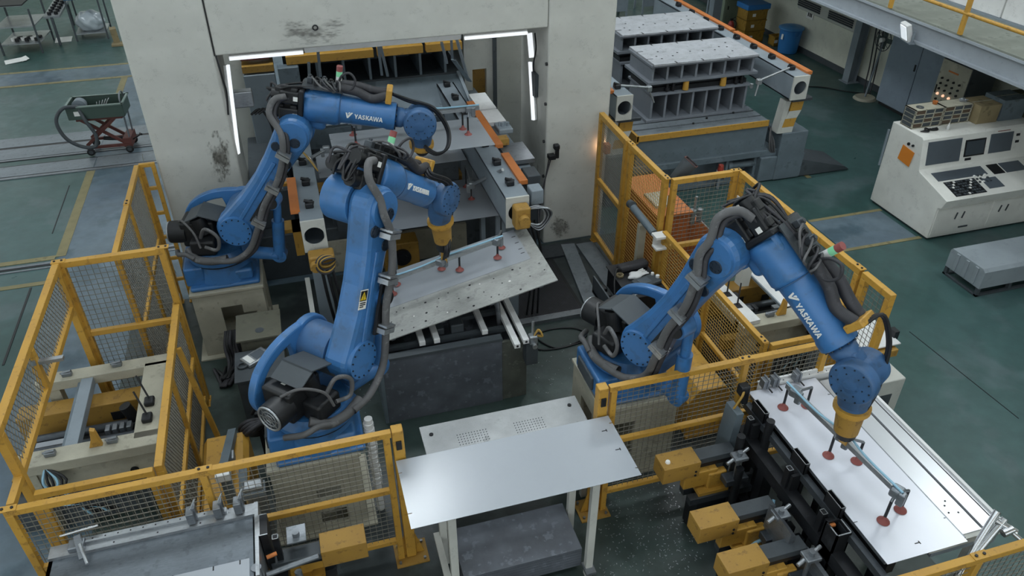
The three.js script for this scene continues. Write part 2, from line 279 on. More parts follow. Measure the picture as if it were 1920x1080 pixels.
{ // air-conditioner grille, notice on the wall, stanchion fan
  const a = PX(1537, 5, 13.22), b = PX(1590, 40, 13.22);
  const o = thing('air_conditioner', 'long white wall air conditioner with dark louvres', 'air conditioner', [13.18, 1.28, -16.6]);
  mesh('case', rbox(0.2, 0.34, 2.5, 0.03, 0.015, 0, 0), M.cream, o); for (const z of [-0.75, 0.55]) for (let k = 0; k < 4; k++) mesh('louvre', box(0.02, 0.035, 0.95, -0.1, 0.08 - k * 0.05, z, 0, 0, 0.5), M.greyDark, o);
  const s = thing('wall_notice', 'small white notice with dark marks on the cream wall', 'notice', [13.285, 1.0, -17.5]);
  mesh('card', box(0.012, 0.2, 0.28), M.sticker, s); for (const z of [-0.06, 0.01, 0.07]) mesh('mark', box(0.004, 0.09, 0.04, -0.008, 0, z), M.black, s);
}

// ---------------------------------------------------------------- stamping press
M.ledGlow = mat('led_tube', 0xffffff, 0.4, 0, null, { emissive: new THREE.Color(0.93, 0.96, 1.0), emissiveIntensity: 0.7 });
const ZP = -10.1;
{
  const p = thing('stamping_press', 'huge cream portal press with two columns and a crown beam', 'press');
  const col = (x0, x1, z0, z1) => mesh('column', span(x0, x1, 0, 7, z0, z1, 0.03), M.cream, p);
  col(-1.87, -0.87, -11.4, ZP); col(3.5, 4.5, -11.4, ZP);
  mesh('crown_beam', span(-0.865, 3.495, 3.47, 7, -11.35, ZP - 0.012, 0.02), M.cream, p);
  mesh('rear_column', span(-1.87, -0.6, 0, 7, -14.2, -12.7, 0.03), M.cream, p);
  const rc = mesh('rear_column', [span(2.86, 3.0, 0, 7, -14.2, -12.6), span(3.25, 3.5, 0, 7, -14.2, -12.6), span(3.0, 3.25, 0, 1.25, -14.2, -12.6), span(3.0, 3.25, 2.12, 7, -14.2, -12.6), span(3.5, 4.5, 0, 7, -14.2, -13.2)], M.cream, p);
  mesh('guide_slot', span(3.0, 3.25, 1.25, 2.12, -14.1, -12.72), M.yellowDark, rc);
  mesh('rear_rail', span(3.36, 3.42, 0.4, 3.3, -12.6, -12.54), M.greyDark, p);
  mesh('bed', span(-0.87, 3.5, 0, 0.75, -14.1, -10.25, 0.02), M.greyDark, p);
  mesh('side_plate', span(-0.86, -0.28, 0.75, 1.35, -12.6, -10.5, 0.02), M.greyDark, p);
  // slide with its ribbed underside and the yellow safety bar
  const sl = part(p, 'slide'); const zs = -12.42;
  mesh('slide_body', span(-0.3, 2.8, 2.72, 6.6, -13.9, zs, 0.02), M.grey, sl);
  mesh('safety_bar', span(-0.04, 1.32, 2.58, 2.71, zs, zs + 0.13, 0.008), M.yellow, sl); mesh('safety_bar', span(1.38, 2.12, 2.58, 2.71, zs, zs + 0.13, 0.008), M.yellow, sl); mesh('safety_bar', span(2.17, 2.77, 2.58, 2.71, zs, zs + 0.13, 0.008), M.yellow, sl);
  for (const x of [0.0, 0.42, 0.84, 1.26, 1.68, 2.1, 2.52]) mesh('rib', span(x - 0.02, x + 0.02, 2.12, 2.58, -13.6, zs - 0.12), M.greyBlue, sl);
  mesh('slide_floor', span(-0.1, 2.8, 2.08, 2.14, -13.9, zs - 0.1), M.greyDark, sl); mesh('slide_back', span(-0.1, 2.8, 2.1, 2.75, -13.9, -13.6), M.greyBlue, sl);
  // sloping die face in front of it
  const cz0 = -12.5, cz1 = -11.72; mesh('sloping_plate', [bar(V(1.2, 2.1, cz0), V(1.2, 1.74, cz1), 3.1, 0.05), span(-0.35, 2.75, 1.4, 1.72, cz1 - 0.06, cz1 + 0.02)], M.greyBlue, p);
  mesh('sloping_plate_rim', bar(V(2.72, 2.14, cz0), V(2.78, 1.78, cz1), 0.05, 0.06), M.grey, p);
  mesh('lower_die', [span(-0.3, 2.7, 0.75, 1.4, -13.4, -11.72), span(0.0, 2.3, 0.75, 1.2, -11.7, -10.7)], M.greyDark, p);
  mesh('bolster_edge', span(-0.1, 2.3, 1.04, 1.2, -10.7, -10.55, 0.01), M.yellowDark, p);
  mesh('bolster_top', span(-0.1, 2.3, 1.2, 1.22, -10.86, -10.55), M.yellowDark, p);
  for (const [a, b] of [[[596, 96], [601, 143]], [[709, 84], [716, 140]], [[713, 84], [727, 142]], [[846, 70], [848, 110]], [[856, 72], [878, 150]], [[828, 80], [838, 118]], [[579, 118], [580, 146]]]) mesh('strut', bar(PZ(a[0], a[1], -11.2), PZ(b[0], b[1], -11.95), 0.04, 0.03), M.grey, p);
  mesh('strut_plate', bar(PZ(850, 112, -11.7), PZ(880, 152, -11.9), 0.1, 0.02), M.greyBlue, p);
  // electrical boxes at the left
  const b0 = PZ(470, 212, -12.3), b1 = PZ(509, 138, -12.3);
  mesh('terminal_box', span(b0.x, b1.x + 0.05, b0.y - 0.6, b1.y, -12.6, -12.3, 0.015), M.grey, p);
  mesh('yellow_duct', span(b0.x, b1.x + 0.05, b1.y + 0.03, b1.y + 0.13, -12.7, -12.32), M.yellowDark, p);
  mesh('rust_plate', span(b0.x, b1.x, b1.y + 0.2, b1.y + 0.36, -12.7, -12.4), M.rust, p);
  mesh('valve_box', span(b1.x + 0.1, b1.x + 0.42, b1.y - 0.25, b1.y + 0.1, -12.4, -12.2, 0.015), M.greyBlue, p);
  const c0 = PZ(437, 205, -10.6), c1 = PZ(455, 175, -10.6); mesh('wrapped_box', span(c0.x, c1.x + 0.12, c0.y, c1.y + 0.02, -10.75, -10.6, 0.02), M.alu, p);
  for (let k = 0; k < 3; k++) mesh('cable', tube([[-0.62 + k * 0.05, 2.45, -10.7], [-0.5 + k * 0.06, 2.5, -10.75], [-0.4 + k * 0.06, 2.3, -10.8], [-0.36 + k * 0.06, 1.7, -10.9], [-0.35 + k * 0.06, 1.3, -11]], 0.016), M.black, p);
  // fittings on the front
  mesh('eye_bolt', [ring(0.03, 0.009, 1.0, 0, 0, 0, 0, 0)].map(g => g.translate(...(q => [q.x - 1.0, q.y, q.z])(PZ(591, 52, ZP + 0.005)))), M.black, p);
  { const q = PZ(1034, 288, ZP); mesh('bracket', [box(0.1, 0.06, 0.12, q.x - 0.02, q.y - 0.02, ZP + 0.06), box(0.05, 0.2, 0.05, q.x + 0.06, q.y + 0.06, ZP + 0.08), rbox(0.09, 0.08, 0.09, 0.02, q.x + 0.04, q.y + 0.15, ZP + 0.1)], M.blackMetal, p);
    for (const k of [0, 1]) mesh('cable', tube([[q.x - 0.05 + k * 0.03, q.y - 0.04, ZP + 0.05], [q.x - 0.12, q.y - 0.35, ZP + 0.1], [q.x - 0.2 - k * 0.05, q.y - 0.7, ZP + 0.2], [q.x - 0.35, q.y - 0.95, ZP + 0.5]], 0.01), M.rubber, p); }
  for (const [px, py] of [[1026, 120], [1024, 195], [1021, 265], [1020, 330]]) { const q = PX(px, py, 3.5); mesh('bolt', cyl(0.025, 0.025, 0.03, 3.49, q.y, q.z, 0, 0, PI / 2, 8), M.blackMetal, p); }
  { const q = PX(1005, 158, 3.49); mesh('grille', [span(3.44, 3.5, q.y - 0.17, q.y + 0.17, q.z - 0.09, q.z + 0.09)], M.greyDark, p); }
  mesh('door_seam', span(-0.878, -0.866, 3.47, 7, ZP - 0.03, ZP - 0.004), M.black, p);
  // wiring along the columns
  mesh('cable', tube([PZ(405, 105, ZP + 0.02), PZ(418, 150, ZP + 0.03), PZ(424, 170, ZP + 0.02), PZ(428, 215, ZP + 0.02)], 0.012), M.black, p);
  mesh('cable', tube([PX(1003, 62, 3.47), PX(1005, 90, 3.45), PX(1000, 125, 3.47), PX(1004, 160, 3.46)], 0.012), M.black, p);
}
// strips inside the portal: LED uprights, and painted beam rails with added glow
const strip = (a, b, w, label, n, I, r = 0.03) => {
  const o = thing('light_strip', label, 'lamp'); const m = a.clone().add(b).multiplyScalar(0.5), L = a.distanceTo(b), d = b.clone().sub(a).normalize();
  mesh('housing', bar(a.clone().addScaledVector(n, -0.025), b.clone().addScaledVector(n, -0.025), w + 0.03, 0.03, n), M.white, o);
  mesh('led_tube', bar(a, b, w, 0.03, n), M.ledGlow, o);
  const l = new THREE.RectAreaLight(new THREE.Color(0.93, 0.96, 1), I, w, L); l.position.copy(m).addScaledVector(n, 0.03); l.up.copy(d); l.lookAt(m.clone().addScaledVector(n, 1)); o.add(l);
};
strip(PZ(427, 122, -10.35), PZ(447, 288, -10.35), 0.05, 'upright white light strip inside the left press column', V(0.9, 0, 0.44).normalize(), 6);
strip(V(-0.72, 3.37, -10.28), V(0.2, 3.37, -10.28), 0.035, 'white painted strip with added glow under the press beam, beside the left column', V(0, -0.35, 0.94), 4);
strip(V(2.35, 3.37, -10.28), V(3.25, 3.37, -10.28), 0.035, 'white painted strip with added glow under the press beam, beside the right column', V(0, -0.35, 0.94), 4);
strip(PX(993, 62, 3.44), PX(997, 108, 3.44), 0.10, 'upper of two upright light strips inside the right press column', V(-0.95, 0, 0.3).normalize(), 9);
strip(PX(994, 116, 3.44), PX(1000, 225, 3.44), 0.06, 'lower of two upright light strips inside the right press column', V(-0.95, 0, 0.3).normalize(), 9);
mesh('portal_lining', 0 || span(0.22, 2.3, 3.36, 3.46, -10.32, -10.28), M.white, scene.children.find(o => o.name === 'stamping_press'));

// soot and oil marks, as the photograph shows them on the paint
function stain(name, corners, colour, sd, dense, parent, label) {
  const n = 128, a = fbm(n, 4, 5, sd), b = fbm(n, 24, 3, sd + 5), d = new Uint8Array(n * n * 4);
  for (let i = 0; i < n * n; i++) { const x = (i % n) / n * 2 - 1, y = ((i / n) | 0) / n * 2 - 1, r = Math.hypot(x, y); let v = cl(a[i] * 1.3 + b[i] * 0.5 - r * 0.75, 0.35, 0.75) * dense * (0.5 + 0.9 * b[i]); if (r > 0.95) v = 0; d[i * 4] = d[i * 4 + 1] = d[i * 4 + 2] = 255 * Math.min(1, v); d[i * 4 + 3] = 255; }
  const t = new THREE.DataTexture(d, n, n); t.magFilter = THREE.LinearFilter; t.needsUpdate = true;
  const g = new THREE.BufferGeometry(); g.setAttribute('position', new THREE.Float32BufferAttribute(corners.flatMap(c => [c.x, c.y, c.z]), 3)); g.setAttribute('uv', new THREE.Float32BufferAttribute([0, 0, 1, 0, 1, 1, 0, 1], 2)); g.setIndex([0, 1, 2, 0, 2, 3]); g.computeVertexNormals();
  const m = new THREE.Mesh(g, new THREE.MeshPhysicalMaterial({ color: colour, roughness: 0.7, transparent: true, alphaMap: t, side: THREE.DoubleSide })); m.name = name; parent.add(m); return m;
}
const press = scene.children.find(o => o.name === 'stamping_press');
const onFace = (z, list) => list.map(q => PZ(q[0], q[1], z));
stain('soot_mark', onFace(ZP - 0.008, [[500, 96], [680, 82], [680, 25], [500, 30]]), 0x4a4743, 5, 0.42, press);
stain('oil_mark', onFace(ZP + 0.004, [[385, 345], [445, 345], [432, 240], [375, 245]]), 0x4a463c, 9, 0.6, press);
stain('oil_mark', onFace(ZP + 0.004, [[1022, 452], [1075, 446], [1075, 400], [1020, 405]]), 0x4a463c, 13, 0.45, press);
stain('oil_mark', [PX(975, 440, 3.494), PX(1017, 440, 3.494), PX(1018, 270, 3.494), PX(980, 270, 3.494)], 0x3f3c36, 15, 0.6, press);

// ---------------------------------------------------------------- transfer beams in the press, and on the parked carriage
function transferBeam(name, label, x0, x1, z0, z1, side, strips) {
  const o = thing(name, label, 'beam'); const y0 = 1.62, y1 = 2.04;
  mesh('box_section', [span(x0, x1, y1 - 0.03, y1, z0, z1 - 0.02, 0.006), span(x0, x1, y0, y0 + 0.03, z0, z1 - 0.02, 0.006), span(x0, x0 + 0.03, y0, y1, z0, z1 - 0.02, 0.006), span(x1 - 0.03, x1, y0, y1, z0, z1 - 0.02, 0.006), span(x0, x1, y0, y1, z0, z0 + 0.02)], M.grey, o);
  const e = new THREE.Shape([[x0, y0], [x1, y0], [x1, y1], [x0, y1]].map(q => new THREE.Vector2(...q))); e.holes.push(circleHole((x0 + x1) / 2, (y0 + y1) / 2, 0.12));
  const g = extrude(e, 0.03, 0); g.translate(0, 0, z1 - 0.02); mesh('end_plate', g, M.cream, o);
  const xs = side > 0 ? x1 : x0 - 0.07;
  for (const [a, b] of strips) mesh('orange_strip', span(xs - 0.02, xs + 0.09, y1 - 0.02, y1 + 0.035, a, b), M.orange, o);
  for (let z = z1 - 0.35; z > z0; z -= 0.62) { mesh('clamp', [rbox(0.1, 0.07, 0.12, 0.015, (x0 + x1) / 2, y1 + 0.035, z), cyl(0.02, 0.02, 0.12, (x0 + x1) / 2, y1 + 0.07, z, 0, 0, 1.2)], M.blackMetal, o); }
  return o;
}
// a finger rod with two red suction cups
function cup(parent, top, foot, r = 0.045, arm = null) {
  const c = part(parent, 'suction_cup'); mesh('spring_rod', rod(top, foot.clone().add(V(0, 0.03, 0)), 0.011, 8), M.blackMetal, c);
  const g = lathe([[0.012, 0.05], [0.018, 0.03], [0.022, 0.02], [r, 0.004], [r, 0]], 18); g.translate(foot.x, foot.y, foot.z); mesh('cup', g, M.red, c);
  if (arm) mesh('arm', rod(arm, top, 0.012, 8), M.alu, c);
  return c;
}
const tbR = transferBeam('transfer_beam', 'grey box transfer beam with orange strip, beside the right press column', 2.3, 2.6, -13.2, -8.08, 1, [[-9.3, -8.42], [-11.3, -9.58]]);
const tbL = transferBeam('transfer_beam', 'grey box transfer beam with orange strip and yellow cable coil, left side of the press', -0.18, 0.1, -13.2, -8.2, -1, [[-9.35, -8.45]]);
mesh('white_cover', [span(2.72, 3.0, 1.96, 2.02, -11.75, -11.05)], M.white, tbR); mesh('white_cover', span(2.73, 3.0, 1.96, 2.02, -11.0, -10.5), M.white, tbR); mesh('valve_island', [rbox(0.22, 0.08, 0.3, 0.02, 2.9, 2.0, -10.3), ...[0, 1, 2, 3].map(k => cyl(0.02, 0.02, 0.07, 2.84 + 0.04 * k, 2.06, -10.3 + 0.03 * (k % 2)))], M.grey, tbR); mesh('yellow_bracket', rbox(0.16, 0.1, 0.16, 0.01, 2.8, 1.94, -10.0), M.yellowDark, tbR); mesh('steel_step', span(2.74, 3.12, 1.8, 1.86, -10.05, -9.45), M.steel, tbR); mesh('step_box', rbox(0.2, 0.2, 0.3, 0.02, 2.98, 1.7, -9.2), M.greyDark, tbR); mesh('outrigger', span(2.6, 3.05, 1.66, 1.76, -12.8, -9.1), M.grey, tbR);
mesh('support_post', span(2.36, 2.54, 0, 1.62, -8.5, -8.3), M.grey, tbR); mesh('support_post', span(2.36, 2.54, 0.75, 1.62, -11.1, -10.9), M.grey, tbR);
mesh('support_post', span(-0.14, 0.06, 0, 1.62, -8.6, -8.4), M.grey, tbL); mesh('support_post', span(-0.14, 0.06, 0.75, 1.62, -11.1, -10.9), M.grey, tbL);
mesh('drive_motor', [rbox(0.2, 0.3, 0.18, 0.03, 2.47, 1.82, -7.98), cyl(0.07, 0.07, 0.12, 2.47, 1.82, -7.86, PI / 2)], M.yellowDark, tbR); mesh('connector_box', rbox(0.16, 0.2, 0.2, 0.015, 2.72, 1.98, -8.2), M.grey, tbR);
for (let k = 0; k < 5; k++) mesh('cable', tube([[2.5, 1.9, -8.0], [2.68 + 0.02 * k, 1.97, -7.9 + 0.02 * k], [2.76 + 0.02 * k, 1.82, -7.9], [2.69, 1.7 - 0.02 * k, -7.92], [2.56, 1.72, -7.95]], 0.012), k % 2 ? M.rubber : M.alu, tbR);
for (let k = 0; k < 3; k++) mesh('cable', tube([[2.58 + k * 0.05, 1.66, -8.1], [2.66 + k * 0.06, 1.2, -8.1], [2.68 + k * 0.06, 0.6, -8.2], [2.66 + k * 0.08, 0.02, -8.3]], 0.016), M.black, tbR);
mesh('drive_motor', [rbox(0.3, 0.2, 0.2, 0.03, 0.0, 1.6, -8.02), cyl(0.06, 0.06, 0.1, -0.08, 1.6, -7.88, PI / 2)], M.yellowDark, tbL);
for (let k = 0; k < 5; k++) mesh('cable', ring(0.11 - k * 0.008, 0.011, 0.03 + 0.01 * k, 1.62 + 0.02 * k, -7.86 + 0.015 * k, 0.3 * k - 0.5, 0.2, 0), k % 2 ? M.wireYellow : M.rubber, tbL);
for (let k = 0; k < 3; k++) mesh('cable', tube([[-0.02 + k * 0.06, 1.5, -7.95], [0.0 + k * 0.07, 1.1, -7.95], [0.05 + k * 0.08, 0.5, -8.1], [0.1 + k * 0.1, 0.02, -8.2]], 0.02), M.black, tbL);
mesh('sensor_cluster', [rbox(0.12, 0.1, 0.1, 0.02, -0.3, 2.1, -9.6), rbox(0.06, 0.08, 0.08, 0.02, -0.22, 2.18, -9.9), box(0.18, 0.04, 0.06, -0.3, 2.02, -9.3)], M.yellow, tbL);
mesh('sensor_box', rbox(0.14, 0.12, 0.12, 0.02, -0.28, 1.95, -9.45), M.grey, tbL);
for (let k = 0; k < 4; k++) mesh('cable', tube([[-0.3, 2.15, -9.6 - k * 0.06], [-0.1, 2.28 + 0.02 * k, -9.7], [0.05, 2.15, -9.75 + 0.03 * k], [0.14, 2.0, -9.6]], 0.01), k % 2 ? M.wireYellow : M.chrome, tbL);
mesh('yellow_step', [span(-0.52, -0.2, 1.55, 1.6, -9.1, -8.85), span(-0.3, -0.2, 1.2, 1.6, -9.1, -8.85)], M.yellow, tbL);
function finger(beam, a, b, cups, h) { const f = part(beam, 'finger'); mesh('rod', rod(a, b, 0.022, 10), M.alu, f); mesh('joint', [rbox(0.1, 0.1, 0.08, 0.02, b.x, b.y, b.z), rbox(0.05, 0.12, 0.05, 0.01, b.x - 0.06, b.y - 0.02, b.z + 0.05)], M.alu, f); for (const [px, py] of cups) { const q = P(px, py, h); cup(f, V(q.x, b.y - 0.02, q.z), q, 0.05, b); } }
finger(tbR, V(2.45, 2.1, -8.75), P(884, 347, 1.62), [[874, 350], [884, 373]], 1.262);
finger(tbL, V(0.0, 2.1, -9.75), P(612, 280, 2.08), [], 0);

// ---------------------------------------------------------------- sheets and tables inside the cell
const tee = (x, z, y, t = 0) => [box(0.05, 0.004, 0.008, x, y, z, 0, t, 0), box(0.008, 0.004, 0.03, x + 0.02 * Math.cos(t), y, z, 0, t, 0)];
function sheetMetal(label, x0, x1, z0, z1, y, m, slots = [], group) {
  const s = new THREE.Shape(); const nt = 0.03; s.moveTo(x0, -z0); s.lineTo(x1, -z0);
  const zz = [z0 + (z1 - z0) * 0.12, z0 + (z1 - z0) * 0.2, z0 + (z1 - z0) * 0.8, z0 + (z1 - z0) * 0.88];
  s.lineTo(x1, -zz[0]); s.lineTo(x1 - nt, -zz[0]); s.lineTo(x1 - nt, -zz[0] - 0.012); s.lineTo(x1, -zz[0] - 0.012); s.lineTo(x1, -zz[3]); s.lineTo(x1 - nt * 0.7, -zz[3]); s.lineTo(x1 - nt * 0.7, -zz[3] - 0.01); s.lineTo(x1, -zz[3] - 0.01); s.lineTo(x1, -z1); s.lineTo(x0, -z1);
  s.lineTo(x0, -zz[2]); s.lineTo(x0 + 0.035, -zz[2]); s.lineTo(x0 + 0.035, -zz[2] + 0.008); s.lineTo(x0, -zz[2] + 0.008); s.lineTo(x0, -zz[1]); s.lineTo(x0 + 0.03, -zz[1]); s.lineTo(x0 + 0.03, -zz[1] + 0.008); s.lineTo(x0, -zz[1] + 0.008);
  const g = new THREE.ExtrudeGeometry(s, { depth: 0.004, bevelEnabled: false }); g.rotateX(-PI / 2); g.translate(0, y, 0);
  const o = thing('steel_sheet', label, 'sheet', [0, 0, 0], 0, group); mesh('blank', g, m, o);
  if (slots.length) for (const [a, b] of slots) mesh('slot', tee(a, b, y + 0.004), M.black, o);
  return o;
}
{ // idle table between the beams with a blank on it
  const o = thing('idle_table', 'low steel frame table with thin legs in front of the press bed', 'table');
  const y = 1.25; for (const [x, z] of [[0.98, -9.15], [2.48, -9.15], [2.3, -9.3], [0.98, -10.1], [2.48, -10.1]]) mesh('leg', span(x - 0.03, x + 0.03, 0, y - 0.04, z - 0.03, z + 0.03), M.grey, o);
  mesh('frame', [span(0.94, 2.52, y - 0.05, y, -9.2, -9.14), span(0.94, 2.52, y - 0.05, y, -10.16, -10.1), span(0.94, 1.0, y - 0.05, y, -10.16, -9.14), span(2.46, 2.52, y - 0.05, y, -10.16, -9.14)], M.grey, o);
  sheetMetal('grey blank with trimmed edges on the idle table in front of the press', 0.9, 2.56, -10.28, -9.06, y, M.sheet);
  const r = part(press, 'blank_rest'); mesh('block', span(0.25, 2.2, 0.0, 1.7, -10.52, -10.32, 0.01), M.greyDark, r); mesh('pad', span(0.25, 2.2, 1.7, 1.72, -10.54, -10.1), M.steelDark, r); mesh('lower_block', span(0.3, 0.8, 0.76, 1.7, -10.3, -10.05), M.greyDark, r);
  sheetMetal('grey blank lying below the blank that the press loading robot holds', 0.15, 2.25, -10.75, -9.96, 1.722, M.sheet);
  const k = thing('hydraulic_block', 'dark yellow machine block with round flange under the idle table', 'machine block'); mesh('block', rbox(0.52, 0.5, 0.3, 0.02, 1.14, 0.45, -9.75), M.yellowDark, k); mesh('flange', [cyl(0.13, 0.13, 0.05, 1.14, 0.48, -9.58, PI / 2), cyl(0.07, 0.07, 0.08, 1.14, 0.48, -9.57, PI / 2)], M.blackMetal, k);
  const w = thing('press_skirting', 'stained cream skirting plate in front of the press bed', 'plate'); mesh('plate', span(-0.1, 2.25, 0.02, 0.55, -10.23, -10.17), M.creamOld, w);
}

// ---------------------------------------------------------------- the three handling robots
const G = { L2: 1.458, L3: 1.411, o3: 0.28, h0: 0.811, of: 0.358 };
const capsule = (x0, y0, r0, x1, y1, r1, waist) => { // outline of an arm casting from joint to joint along +y, drawn with a waist
  const s = new THREE.Shape(), L = Math.hypot(x1 - x0, y1 - y0), pts = [];
  for (let a = PI; a <= 2 * PI + 0.01; a += PI / 14) pts.push([r0 * Math.cos(a), r0 * Math.sin(a)]);
  for (const t of [0.12, 0.3, 0.5, 0.7, 0.86]) pts.push([waist(t, 1), t * L]);
  for (let a = 0; a <= PI + 0.01; a += PI / 14) pts.push([r1 * Math.cos(a), L + r1 * Math.sin(a)]);
  for (const t of [0.86, 0.7, 0.5, 0.3, 0.12]) pts.push([-waist(t, -1), t * L]);
  pts.forEach((p, i) => i ? s.lineTo(...p) : s.moveTo(...p)); s.closePath(); return s;
};
M.boltDark = mat('bolt', 0x23303f, 0.5, 0.3);
const sticker = (() => { const c = document.createElement('canvas'); c.width = 96; c.height = 160; const x = c.getContext('2d'); x.fillStyle = '#e6e4dc'; x.fillRect(0, 0, 96, 160); x.fillStyle = '#15171a'; x.fillRect(6, 8, 84, 84); x.fillStyle = '#d8ba2a'; x.beginPath(); x.moveTo(48, 14); x.lineTo(86, 84); x.lineTo(10, 84); x.fill(); x.fillStyle = '#15171a'; x.fillRect(44, 36, 8, 28); x.fillRect(44, 70, 8, 8); x.fillRect(12, 102, 72, 10); x.fillRect(12, 118, 72, 10); x.fillRect(12, 134, 50, 10); const t = new THREE.CanvasTexture(c); t.colorSpace = THREE.SRGBColorSpace; return t; })();
M.warn = mat('warning_sticker', 0xffffff, 0.5, 0, sticker);
M.lampRed = mat('red_lamp', 0x8c4a48, 0.4); M.lampGreen = mat('green_lamp', 0x57a070, 0.4, 0, null, { emissive: new THREE.Color(0.25, 0.6, 0.4), emissiveIntensity: 0.35 });

function robot(label, base, yaw, a, b, opt) {
  const o = thing('industrial_robot', label, 'robot', [base[0], 1.0, base[1]], yaw);
  const S2 = V(G.of, G.h0, 0), S3 = S2.clone().add(V(Math.sin(a), Math.cos(a), 0).multiplyScalar(G.L2));
  const f = V(Math.cos(b), Math.sin(b), 0), n = V(-Math.sin(b), Math.cos(b), 0), A = S3.clone().addScaledVector(n, G.o3), W = A.clone().addScaledVector(f, G.L3);
  const arm = new THREE.Matrix4().makeBasis(V(Math.cos(a), -Math.sin(a), 0), V(Math.sin(a), Math.cos(a), 0), V(0, 0, 1)).setPosition(S2.x, S2.y, 0);    // y along the lower arm
  const fore = new THREE.Matrix4().makeBasis(f, n, V(0, 0, 1)).setPosition(A.x, A.y, 0);                                                               // x along the forearm
  const onArm = (x, y, z) => V(x, y, z).applyMatrix4(arm), onFore = (x, y, z) => V(x, y, z).applyMatrix4(fore);
  const around = (R, c, k, r, h, ax, off = 0) => { const l = []; for (let i = 0; i < k; i++) { const t = off + i / k * 2 * PI; l.push(ax === 'y' ? [c[0] + R * Math.cos(t), c[1], c[2] + R * Math.sin(t)] : ax === 'z' ? [c[0] + R * Math.cos(t), c[1] + R * Math.sin(t), c[2]] : [c[0], c[1] + R * Math.cos(t), c[2] + R * Math.sin(t)]); } return bolts(l, r, h, ax); };
  // base
  const bs = part(o, 'base'); bs.rotation.y = -yaw;
  mesh('base_casting', [rbox(0.84, 0.06, 0.8, 0.03, 0, 0.03, 0), cyl(0.40, 0.36, 0.24, 0, 0.17, 0, 0, 0, 0, 36), rbox(0.24, 0.26, 0.62, 0.03, -0.34, 0.17, 0), rbox(0.5, 0.16, 0.7, 0.04, 0.1, 0.13, 0)], M.blue, bs);
  mesh('base_bolts', around(0.37, [0, 0.065, 0], 8, 0.022, 0.03, 'y', 0.4), M.boltDark, bs).userData.kind = 'stuff';
  mesh('connector_panel', rbox(0.03, 0.16, 0.4, 0.01, -0.47, 0.17, 0), M.greyDark, bs);
  const tt = part(o, 'turntable');
  mesh('seal_ring', cyl(0.385, 0.385, 0.03, 0, 0.3, 0, 0, 0, 0, 36), M.blackMetal, tt);
  mesh('rotating_ring', [cyl(0.4, 0.4, 0.045, 0, 0.335, 0, 0, 0, 0, 40), cyl(0.4, 0.33, 0.09, 0, 0.4, 0, 0, 0, 0, 40)], M.blue, tt);
  mesh('ring_bolts', around(0.375, [0, 0.36, 0], 22, 0.013, 0.025, 'y'), M.boltDark, tt).userData.kind = 'stuff';
  // yoke: crescent side plate and shoulder block carrying the lower-arm joint
  const cr = new THREE.Shape(); cr.moveTo(0.36, 0.4); cr.lineTo(-0.36, 0.4); cr.quadraticCurveTo(-0.56, 0.62, -0.34, 0.88); cr.quadraticCurveTo(-0.12, 1.08, 0.26, 1.06); cr.absarc(G.of, G.h0, 0.26, 1.9, -0.9, true); cr.lineTo(0.5, 0.42); cr.closePath();
  const hole = new THREE.Path(); hole.moveTo(-0.18, 0.5); hole.lineTo(0.05, 0.5); hole.quadraticCurveTo(0.16, 0.72, 0.08, 0.94); hole.quadraticCurveTo(-0.2, 0.92, -0.32, 0.72); hole.quadraticCurveTo(-0.34, 0.6, -0.18, 0.5);
  const yk = part(o, 'shoulder_yoke'); const cg = extrude(cr, 0.09, 0.018, [hole]); cg.translate(0, 0, -0.34);
  mesh('crescent_plate', cg, M.blue, yk);
  mesh('shoulder_block', [cyl(0.22, 0.22, 0.36, G.of, G.h0, -0.1, PI / 2, 0, 0, 32), rbox(0.5, 0.3, 0.3, 0.05, 0.24, 0.52, -0.13), rbox(0.2, 0.2, 0.42, 0.04, 0.42, 0.5, 0)], M.blueDark, yk);
  // shoulder motor and its cover
  const sm = part(o, 'shoulder_motor');
  mesh('motor_body', [rbox(0.42, 0.34, 0.34, 0.03, -0.18, 0.64, -0.04), cyl(0.14, 0.14, 0.2, -0.44, 0.64, 0.02, 0, 0, PI / 2), rbox(0.3, 0.2, 0.22, 0.03, -0.1, 0.55, 0.22), cyl(0.09, 0.09, 0.22, -0.12, 0.78, 0.12, 0, 0, 0.3)], M.black, sm);
  mesh('fan_guard', [ring(0.125, 0.012, -0.55, 0.64, 0.02, 0, PI / 2), ring(0.08, 0.005, -0.55, 0.64, 0.02, 0, PI / 2), ring(0.04, 0.005, -0.55, 0.64, 0.02, 0, PI / 2), ...[0, 1, 2, 3].map(k => box(0.006, 0.25, 0.008, -0.55, 0.64, 0.02, k * PI / 4, 0, 0))], M.alu, sm);
  mesh('fan_hub', cyl(0.11, 0.11, 0.01, -0.54, 0.64, 0.02, 0, 0, PI / 2), M.greyDark, sm);
  mesh('cover_plate', [box(0.3, 0.012, 0.36, 0.02, 0.9, 0.02, 0, 0, -0.35), box(0.012, 0.18, 0.36, 0.15, 0.77, 0.02), box(0.2, 0.012, 0.36, -0.2, 0.9, 0.02, 0, 0, 0.42)], M.greyDark, sm);
  mesh('motor_sticker', box(0.07, 0.002, 0.05, -0.24, 0.813, -0.04), M.sticker, sm);
  mesh('motor_cables', [tube([[-0.1, 0.7, 0.3], [0.0, 0.85, 0.36], [0.14, 0.75, 0.4], [0.1, 0.58, 0.4], [-0.05, 0.6, 0.36]], 0.022), tube([[-0.3, 0.5, 0.24], [-0.2, 0.44, 0.36], [0.0, 0.43, 0.42], [0.2, 0.46, 0.42]], 0.05, 20, 10), tube([[-0.4, 0.8, 0.05], [-0.3, 0.88, 0.2], [-0.15, 0.78, 0.34], [-0.1, 0.6, 0.38]], 0.014), tube([[-0.5, 0.4, 0.1], [-0.42, 0.46, 0.28], [-0.3, 0.5, 0.36], [-0.2, 0.46, 0.4]], 0.03)], M.hoseGrey, sm);
